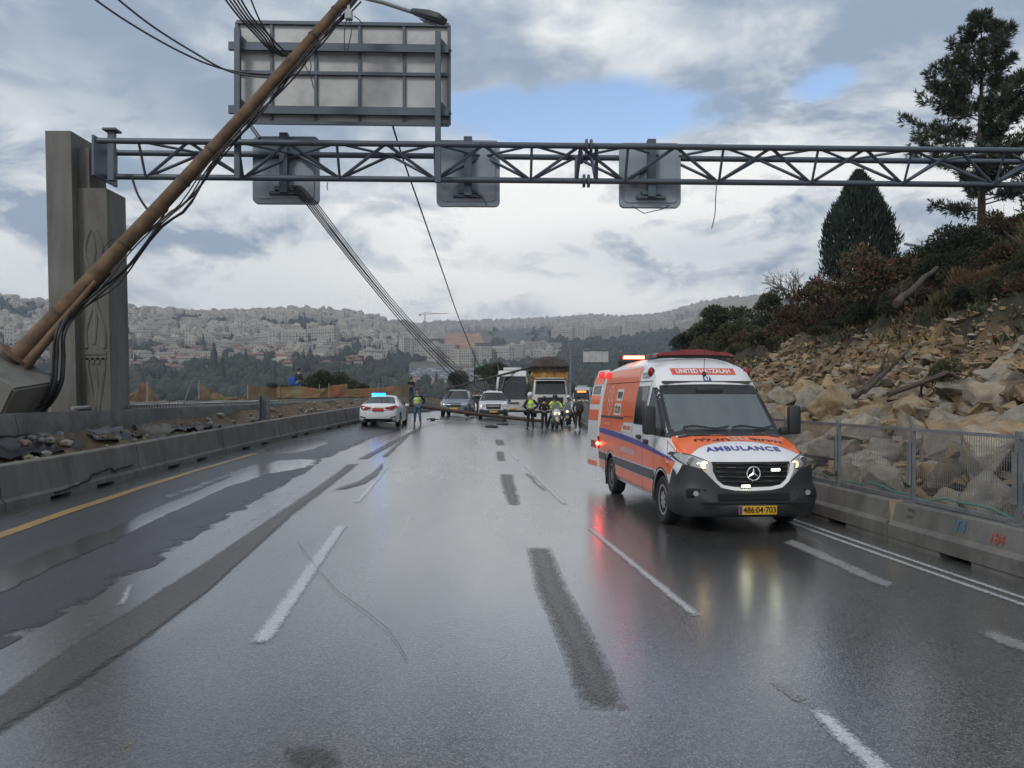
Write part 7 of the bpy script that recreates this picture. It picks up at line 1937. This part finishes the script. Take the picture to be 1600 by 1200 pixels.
# ------------------------------------------------------------------ scooters
def scooter(label, loc, rz, lit=True, bodym=None):
    t = thing('scooter', label, 'motor scooter', loc, rz); bm_ = bodym or mat('scooter_white', (.55, .56, .56), .35, var=.05)
    for y in (.28, 1.62):
        q = MB(); q.lathe([(.16, -.055), (.25, -.06), (.29, 0), (.25, .06), (.16, .055)], 22, 'x', (0, y, .29), close=True); w = q.build('wheel', TYRE, t, smooth=40)
        q = MB(); q.lathe([(.165, -.04), (.165, .04), (.03, .05), (.03, -.05)], 16, 'x', (0, y, .29), close=True); q.build('rim', ALLOY, w, smooth=40)
    def shell(name, secs, m_):
        q = MB(); n = 10
        for (y, z, w_, h_) in secs:
            for k in range(n): a = 2 * math.pi * k / n; q.v.append((w_ * math.cos(a), y, z + h_ * math.sin(a)))
        for j in range(len(secs) - 1):
            for k in range(n): q.f.append([j * n + k, j * n + (k + 1) % n, (j + 1) * n + (k + 1) % n, (j + 1) * n + k]); q.m.append(0)
        q.f += [list(range(n)), [(len(secs) - 1) * n + k for k in range(n)]]; q.m += [0, 0]
        return q.build(name, m_, t, smooth=50)
    shell('front_fairing', [(.10, .80, .05, .08), (.16, .80, .20, .22), (.32, .78, .27, .32), (.50, .68, .22, .40), (.62, .5, .20, .22)], bm_)
    shell('front_mudguard', [(-.02, .44, .03, .03), (.08, .56, .09, .07), (.28, .60, .10, .08), (.5, .52, .08, .06)], bm_)
    shell('tail_body', [(.85, .52, .16, .20), (1.15, .60, .20, .24), (1.5, .72, .19, .20), (1.85, .82, .12, .10)], bm_)
    shell('seat', [(.80, .78, .12, .05), (1.0, .84, .17, .08), (1.4, .88, .16, .08), (1.75, .92, .12, .05)], mat('scooter_seat', (.025, .025, .027), .6))
    q = MB(); q.box((0, .72, .30), (.42, .7, .10), bev=.03); q.build('footboard', BUMPER, t, smooth=40)
    q = MB(); q.tube([(-.36, .52, 1.08), (-.15, .45, 1.06), (.15, .45, 1.06), (.36, .52, 1.08)], .018, 6); q.build('handlebar', BUMPER, t)
    q = MB(); n = 8; pts = [(-.19, 1.02), (.19, 1.02), (.22, 1.2), (.14, 1.42), (-.14, 1.42), (-.22, 1.2)]
    q.prism([(x, z) for x, z in pts], 'y', .30, .31); sc_ = q.build('wind_screen', WSGLASS, t)
    for s in (-1, 1):
        q = MB(); q.lathe([(.055, -.02), (.06, .02)], 12, 'y', (s * .085, .13, .84)); q.build('headlight', LAMPA if lit else LENS, t, smooth=40)
        q = MB(); q.tube([(s * .25, .47, 1.08), (s * .33, .42, 1.22)], .01, 5); q.box((s * .36, .41, 1.24), (.12, .03, .08), bev=.02); q.build('mirror', BUMPER, t)
    q = MB(); q.box((0, .02, .52), (.22, .012, .08)); q.build('number_plate', PLATEY, t)
    return t
SC1 = ground_at(871, 672, 41.0)
scooter('police scooter with two lit headlamps facing the camera', SC1, R(6))
SC2 = ground_at(886, 660, 47.0)
scooter('second motor scooter behind the first, half hidden', SC2, R(-10), False, mat('scooter_blue', (.10, .12, .16), .35))
q = MB(); q.lathe([(.05, -.02), (.055, .02)], 12, 'y', (0, 0, 0)); o = q.build('headlight', LAMPA, bpy.data.objects['scooter.001']); o.location = (0, .07, .86)
# ------------------------------------------------------------------ labels that single out one of many alike
bpy.context.view_layer.update()
DG = bpy.context.evaluated_depsgraph_get()
def seen_at(o):
    """pixel of the photograph where a thing shows, or None when something stands before it"""
    bb = [o.matrix_world @ Vector(c) for c in o.bound_box] if o.type == 'MESH' else [o.matrix_world.translation + Vector((0, 0, .5 * o.scale.z))]
    c = sum(bb, Vector()) / len(bb)
    if c.y < 1: return None
    px, py = CX + FPX * c.x / c.y, HY - FPX * (c.z - CH) / c.y
    if not (5 < px < 1595 and 5 < py < 1195): return None
    p = Vector((0, 0, CH)); d = (c - p).normalized()
    for _ in range(12):
        ok, h, n, i, ob, m_ = S.ray_cast(DG, p, d)
        if not ok: return (px, py)
        if ob.name == 'haze' or ob.name.startswith('wire_mesh') or ob.name.startswith('frame'): p = h + d * .002; continue
        root = ob
        while root.parent is not None: root = root.parent
        return (px, py) if root.name == o.name or (o.type != 'MESH' and h.y > c.y - .8) else None
    return None
def single_out(objs, marks, reach, what):
    pos = [(o, q) for o in objs for q in [seen_at(o)] if q]
    done = set()
    for (mx_, my_, mark) in marks:
        for rel, f in (('left of', lambda dx, dy: dx < 0 and abs(dy) < -dx), ('right of', lambda dx, dy: dx > 0 and abs(dy) < dx), ('above', lambda dx, dy: dy < 0 and abs(dx) < -dy), ('below', lambda dx, dy: dy > 0 and abs(dx) < dy)):
            best = {}
            for o, (x, y) in pos:
                dx, dy = x - mx_, y - my_
                if f(dx, dy) and math.hypot(dx, dy) < reach:
                    k = what(o); d = math.hypot(dx, dy)
                    if k not in best or d < best[k][0]: best[k] = (d, o)
            for k, (d, o) in best.items():
                if o.name in done: continue
                lab = f'{k} nearest {mark}, {rel} it'
                if len(lab.split()) <= 16: o['label'] = lab; done.add(o.name)
roots = [o for o in S.objects if o.parent is None]
bo = [o for o in roots if o.name.startswith('boulder')]
single_out(bo, [(1478, 592, 'the olive bush in the rockfall'), (1557, 760, 'the thick right fence post'), (1398, 730, 'the fence post over the barrier gap'), (1283, 710, 'the fence post by the ambulance mirror'), (1360, 600, 'the dark leaning branch'), (1440, 600, 'the bent dry branch'),
                (1590, 640, 'the right picture edge above the fence'), (1250, 600, 'the top right corner of the windscreen'), (1310, 640, 'the fence top near the mirror'), (1520, 660, 'the fence top by the right post')], 150, lambda o: o['label'].split(' in the rockfall')[0].split(' nearest')[0])
sh = [o for o in roots if o.name.startswith('shrub') and o.get('group')]
single_out(sh, [(1342, 400, 'the bell shaped conifer'), (1530, 350, 'the pine trunk'), (1240, 445, 'the round leafless bush'), (1430, 445, 'the leaning grey trunk'), (1415, 470, 'the small leafless bush'), (1422, 383, 'the street lamp tip'), (1100, 505, 'the big olive green bush')], 170,
           lambda o: o['label'].split(' on the')[0])
hs = [o for o in roots if o.name.startswith(('apartment_house', 'red_roofed_house')) and o.get('group')]
single_out(hs, [(168, 500, 'the right edge of the gantry pillar'), (664, 491, 'the tower crane'), (466, 580, 'the person with the blue bag'), (585, 615, 'the blue police roof light'), (230, 596, 'the tip of the orange mesh'), (301, 595, 'the raking rod'), (78, 480, 'the left edge of the pillar')], 120,
           lambda o: 'red roofed house' if o.name.startswith('red') else 'pale stone house')
# ------------------------------------------------------------------ people
SKINT = mat('skin_tone', (.36, .21, .15), .6, var=.08)
def cloth(name, c, v=.2): return mat('cloth_' + name, c, .85, var=v, vs=5, bump=.3, bs=30)
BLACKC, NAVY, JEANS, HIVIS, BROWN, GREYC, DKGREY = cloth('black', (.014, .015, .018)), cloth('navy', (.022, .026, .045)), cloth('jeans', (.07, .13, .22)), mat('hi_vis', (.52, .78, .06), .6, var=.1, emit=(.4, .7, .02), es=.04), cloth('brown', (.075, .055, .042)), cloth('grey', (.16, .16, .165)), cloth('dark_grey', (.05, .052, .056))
REFL = mat('reflective_tape', (.62, .64, .64), .35, .2, var=.05); HAIRD = mat('hair_dark', (.018, .014, .012), .6); SHOE = mat('shoe_black', (.015, .015, .016), .5)
BLUEBAG = cloth('blue_bag', (.02, .075, .34)); HELW = mat('helmet_white', (.6, .62, .62), .25, var=.03); HELB = mat('helmet_dark', (.02, .022, .026), .25, var=.03)
def skin(vs, es, rs, name, m_, parent, sub=1, root=0):
    me = bpy.data.meshes.new(name); me.from_pydata([tuple(v) for v in vs], es, [])
    o = bpy.data.objects.new('tmp_skin', me); COL.objects.link(o)
    sm_ = o.modifiers.new('s', 'SKIN'); sm_.use_smooth_shade = True; sm_.branch_smoothing = .4
    for i, r in enumerate(rs):
        d = me.skin_vertices[0].data[i]; d.radius = (r, r) if not isinstance(r, tuple) else r; d.use_root = (i == root)
    if sub: ss_ = o.modifiers.new('u', 'SUBSURF'); ss_.levels = sub; ss_.render_levels = sub
    bpy.context.view_layer.update()
    out = bpy.data.meshes.new_from_object(o.evaluated_get(bpy.context.evaluated_depsgraph_get())); bpy.data.objects.remove(o)
    out.materials.clear(); out.materials.append(m_); out.shade_smooth()
    return put(out, name, parent)
POSE = {'stand': dict(pel=(0, 0, .94), knee=[(-.10, -.02, .50), (.10, -.02, .50)], ank=[(-.11, .02, .09), (.11, .02, .09)], lean=(0, -.01), elb=[(-.26, .03, 1.14), (.26, .03, 1.14)], wri=[(-.25, -.10, .90), (.25, -.10, .90)]),
        'hips': dict(pel=(0, 0, .94), knee=[(-.11, -.02, .50), (.12, -.03, .50)], ank=[(-.14, .02, .09), (.16, .0, .09)], lean=(0, -.02), elb=[(-.38, .08, 1.16), (.38, .08, 1.16)], wri=[(-.20, -.06, 1.02), (.20, -.06, 1.02)]),
        'front': dict(pel=(0, 0, .94), knee=[(-.10, -.03, .50), (.10, -.01, .50)], ank=[(-.12, .0, .09), (.12, .03, .09)], lean=(0, -.02), elb=[(-.27, -.02, 1.14), (.27, -.02, 1.14)], wri=[(-.10, -.25, 1.12), (.12, -.24, 1.10)]),
        'walk': dict(pel=(0, 0, .93), knee=[(-.09, -.20, .52), (.09, .02, .49)], ank=[(-.09, -.22, .10), (.09, .32, .16)], lean=(0, -.04), elb=[(-.24, .12, 1.15), (.24, -.06, 1.13)], wri=[(-.22, .02, .92), (.22, -.20, .98)]),
        'ride': dict(pel=(0, .95, .96), knee=[(-.26, .52, .78), (.26, .52, .78)], ank=[(-.30, .62, .34), (.30, .62, .34)], lean=(0, -.10), elb=[(-.34, .68, 1.16), (.34, .68, 1.16)], wri=[(-.33, .50, 1.10), (.33, .50, 1.10)]),
        'straddle': dict(pel=(0, 1.0, .93), knee=[(-.30, .82, .52), (.30, .82, .52)], ank=[(-.38, .88, .09), (.38, .88, .09)], lean=(0, -.08), elb=[(-.34, .74, 1.18), (.36, .72, 1.18)], wri=[(-.33, .52, 1.12), (.33, .52, 1.12)]),
        'drive': dict(pel=(0, 0, .94), knee=[(-.13, -.44, 1.0), (.13, -.44, 1.0)], ank=[(-.13, -.60, .6), (.13, -.60, .6)], lean=(0, .06), elb=[(-.27, -.16, 1.18), (.27, -.16, 1.18)], wri=[(-.16, -.40, 1.26), (.16, -.40, 1.26)])}
def person(label, loc, rz, pose='stand', h=1.75, top=BLACKC, bottom=BLACKC, vest=None, head='hair', hairm=None, group=None, bag=None, turn=0.0, tall_hat=False, shoes=SHOE, hood=False):
    t = thing('person', label, 'person', loc, rz, group); k = h / 1.75; t.scale = (k, k, k); p = POSE[pose]
    pel = Vector(p['pel']); lx, ly = p['lean']; V = [pel]; E = []; Rr = [(.135, .10)]; idx = {}
    def add(n, v, r, par): V.append(Vector(v)); Rr.append(r); E.append((par, len(V) - 1)); idx[n] = len(V) - 1; return len(V) - 1
    up = lambda f: pel + Vector((lx * f, ly * f * 2, .0)) + Vector((0, 0, f * .5))
    sp = add('spine', up(.45), (.125, .095), 0); ch = add('chest', up(.88), (.155, .105), sp); nk = add('neck', up(1.12) + Vector((0, -.005, 0)), .055, ch)
    hb = add('jaw', up(1.28) + Vector((0, -.02, 0)), (.068, .075), nk); hd = add('head', up(1.44) + Vector((0, -.018, 0)), (.080, .095), hb); ht = add('crown', up(1.55) + Vector((0, -.01, 0)), (.055, .065), hd)
    for s, i in ((-1, 0), (1, 1)):
        sh = add(f'sh{i}', up(.96) + Vector((s * .165, 0, 0)), .062, ch); el = add(f'el{i}', p['elb'][i], .045, sh); wr = add(f'wr{i}', p['wri'][i], .030, el)
        d = (V[wr] - V[el]).normalized(); side = Vector((s, 0, 0)).cross(d); side = side.normalized() if side.length > .1 else Vector((0, -1, 0))
        pa = add(f'pa{i}', V[wr] + d * .07, (.036, .022), wr)
        for f in range(4):
            o_ = side * ((f - 1.5) * .019); q1 = add(f'f{i}{f}', V[pa] + o_ + d * .035, .009, pa); add(f'g{i}{f}', V[pa] + o_ * 1.1 + d * (.075 - .008 * abs(f - 1.2)) + Vector((0, -.012, -.004)), .008, q1)
        th = add(f't{i}', V[wr] + d * .035 - side * .036, .010, wr); add(f'u{i}', V[wr] + d * .07 - side * .05 + Vector((0, -.01, 0)), .008, th)
        hp_ = add(f'hi{i}', pel + Vector((s * .085, 0, -.04)), .092, 0); kn = add(f'kn{i}', p['knee'][i], .058, hp_); an = add(f'an{i}', p['ank'][i], .040, kn); add(f'to{i}', V[an] + Vector((s * .02, -.15, -.05)), .034, an)
    body = skin(V, E, Rr, 'body', SKINT, t)
    def part(name, names, edges, grow, m_, sub=1, ex=None):
        vs = [V[0] if n == 'pel' else V[idx[n]] for n in names]; rs = []
        for n in names:
            r = Rr[0] if n == 'pel' else Rr[idx[n]]; g = grow; r = r if isinstance(r, tuple) else (r, r); rs.append((r[0] + g, r[1] + g))
        if ex: rs = [tuple(a * b for a, b in zip(r, (ex.get(n, 1), ex.get(n, 1)))) for r, n in zip(rs, names)]
        return skin(vs, [(names.index(a), names.index(b)) for a, b in edges], rs, name, m_, t, sub)
    part('jacket', ['pel', 'spine', 'chest', 'sh0', 'el0', 'wr0', 'sh1', 'el1', 'wr1'], [('pel', 'spine'), ('spine', 'chest'), ('chest', 'sh0'), ('sh0', 'el0'), ('el0', 'wr0'), ('chest', 'sh1'), ('sh1', 'el1'), ('el1', 'wr1')], .024, top)
    part('trousers', ['pel', 'hi0', 'kn0', 'an0', 'hi1', 'kn1', 'an1'], [('pel', 'hi0'), ('hi0', 'kn0'), ('kn0', 'an0'), ('pel', 'hi1'), ('hi1', 'kn1'), ('kn1', 'an1')], .018, bottom)
    for i in (0, 1):
        a = V[idx[f'an{i}']]; b_ = V[idx[f'to{i}']]; skin([a + Vector((0, .05, -.05)), a + Vector((0, -.02, -.045)), b_ + Vector((0, 0, .008))], [(0, 1), (1, 2)], [.042, .05, .040], 'shoe', shoes, t)
    if vest:
        part('vest', ['pel', 'spine', 'chest', 'sh0', 'sh1'], [('pel', 'spine'), ('spine', 'chest'), ('chest', 'sh0'), ('chest', 'sh1')], .045, vest, ex={'sh0': .85, 'sh1': .85})
        for f in (.28, .62):
            q = MB(); c = up(f); n = 18; ra, rb = .195 + .02 * f, .155
            q.v += [(c.x + (ra + o_) * math.cos(2 * math.pi * j / n), c.y + (rb + o_) * math.sin(2 * math.pi * j / n), c.z + dz) for dz, o_ in ((-.022, 0), (.022, 0)) for j in range(n)]
            q.f += [[j, (j + 1) % n, n + (j + 1) % n, n + j] for j in range(n)]; q.m += [0] * n; q.build('reflective_band', REFL, t, smooth=True)
    hc = V[idx['head']]; rot = Matrix.Rotation(turn, 3, 'Z')
    if head == 'helmet':
        q = MB(); q.ball(hc + Vector((0, .01, .045)), .145, sub=3, sc=(.92, 1.05, 1.0)); q.v = [v if v[2] > hc.z - .06 or v[1] > hc.y + .02 else (v[0], v[1] + .05, v[2]) for v in q.v]
        he = q.build('helmet', hairm or HELW, t, smooth=True); q = MB(); n = 8
        q.v += [(.115 * math.sin(a), hc.y + .01 - .158 * math.cos(a), hc.z + dz) for dz in (-.03, .05) for a in [R(-60 + 120 * j / n) for j in range(n + 1)]]
        q.f += [[j, j + 1, n + 2 + j, n + 1 + j] for j in range(n)]; q.m += [0] * n; q.build('visor', DGLASS, he, smooth=True)
    else:
        q = MB(); q.ball(hc + Vector((0, .018, .04)), .108, sub=3, sc=(.88, 1.0, .95)); q.v = [(v[0], max(v[1], hc.y - .06 + max(0, (hc.z + .05 - v[2])) * 1.5), v[2]) for v in q.v]
        q.build('hair', hairm or HAIRD, t, smooth=True)
        if hood: q = MB(); q.ball(hc + Vector((0, .03, .0)), .135, sub=3, sc=(.95, 1, 1.25)); q.v = [(v[0], max(v[1], hc.y - .055), v[2]) for v in q.v]; q.build('hood', top, t, smooth=True)
        for s in (-1, 1):
            q = MB(); q.ball(hc + Vector((s * .033, -.105, .0)), .011, sub=1); q.build('eye', INK, t)
            q = MB(); q.ball(hc + Vector((s * .083, .0, -.01)), .028, sub=2, sc=(.4, .8, 1.1)); q.build('ear', SKINT, t, smooth=True)
        q = MB(); q.ball(hc + Vector((0, -.118, -.03)), .017, sub=2, sc=(.8, 1, 1.5)); q.build('nose', SKINT, t, smooth=True)
    return t, V, idx
def stand(px, foot, Y): return ground_at(px, foot, Y)
p = stand(652, 671, 39.5)
person('person in blue jeans and a yellow banded vest standing by the police car', p, R(12), 'hips', 1.74, NAVY, JEANS, HIVIS)
p = stand(829, 674, 40.3)
person('officer in black with a white helmet and hi-vis vest, left of the dark figure', p, R(200), 'hips', 1.78, BLACKC, BLACKC, HIVIS, 'helmet', HELW)
p = stand(850.5, 674, 40.6)
person('person in a long dark coat and dark helmet between officer and scooter', p, R(185), 'front', 1.62, BLACKC, BLACKC, None, 'helmet', HELB)
person('rider in a bright yellow jacket sitting on the lit scooter', SC1, R(6), 'straddle', 1.76, HIVIS, BLACKC, None, 'helmet', HELB)
person('second rider in a pale jacket behind the lit scooter', SC2, R(-10), 'straddle', 1.74, mat('pale_jacket', (.45, .47, .48), .7), DKGREY, None, 'helmet', HELW)
p = stand(903, 672, 42.0)
t, V, idx = person('walker in brown carrying a dark rucksack along the mesh fence', p, R(172), 'walk', 1.80, BROWN, cloth('dark_brown', (.045, .034, .028)))
q = MB(); q.box(p + Vector((0.02, -.24, 1.27)), (.34, .22, .50), bev=.08); rk = q.build('rucksack', DKGREY, smooth=40); tag(rk, 'dark rucksack on the back of the walker by the fence', 'rucksack')
p = Vector(((911 - CX) / FPX * 68, 68, 0))
p.z = .05; person('person in a hi-vis vest standing among the queueing cars', p, R(190), 'stand', 1.75, DKGREY, NAVY, HIVIS)
Yp = 46.0; X_ = (466 - CX) / FPX * Yp
p = Vector((X_, Yp, 1.74)); person('person in dark top and jeans with raised hands on the left terrace', p, R(150), 'front', 1.72, NAVY, JEANS)
q = MB(); q.box(p + Vector((-.34, .02, .98)), (.42, .26, .50), bev=.10); tag(q.build('bag', BLUEBAG, smooth=40), 'bright blue bag carried by the person on the terrace', 'bag')
q = MB(); q.ball(p + Vector((-.40, .35, 1.62)), .14, sub=3, sc=(1.3, 1, .9)); 
Yp = 66.0; p = Vector(((648 - CX) / FPX * Yp - .3, Yp, 1.66)); person('person in black hooded jacket standing on the far left wall', p, R(20), 'stand', 1.74, BLACKC, NAVY, None, 'hair', None, None, None, 0, False, SHOE, True)
for (px, Y, rz, a, b, lab) in ((748, 57, 30, BLACKC, DKGREY, 'dark clad bystander left of the white pickup'), (742, 60, -20, GREYC, JEANS, 'grey clad bystander behind the dark clad one'), (760, 66, 10, BROWN, BLACKC, 'bystander in brown left of the minibus')):
    p = ground_at(px, 640, Y); p.z = .45; person(lab, p, R(rz), 'stand', 1.74, a, b)
c, s_ = math.cos(AY), math.sin(AY); lx_, ly_ = -.42, 2.28
t, V, idx = person('driver behind the ambulance windscreen', (AMB.x + lx_ * c - ly_ * s_, AMB.y + lx_ * s_ + ly_ * c, .13), AY, 'drive', 1.72, DKGREY, NAVY)
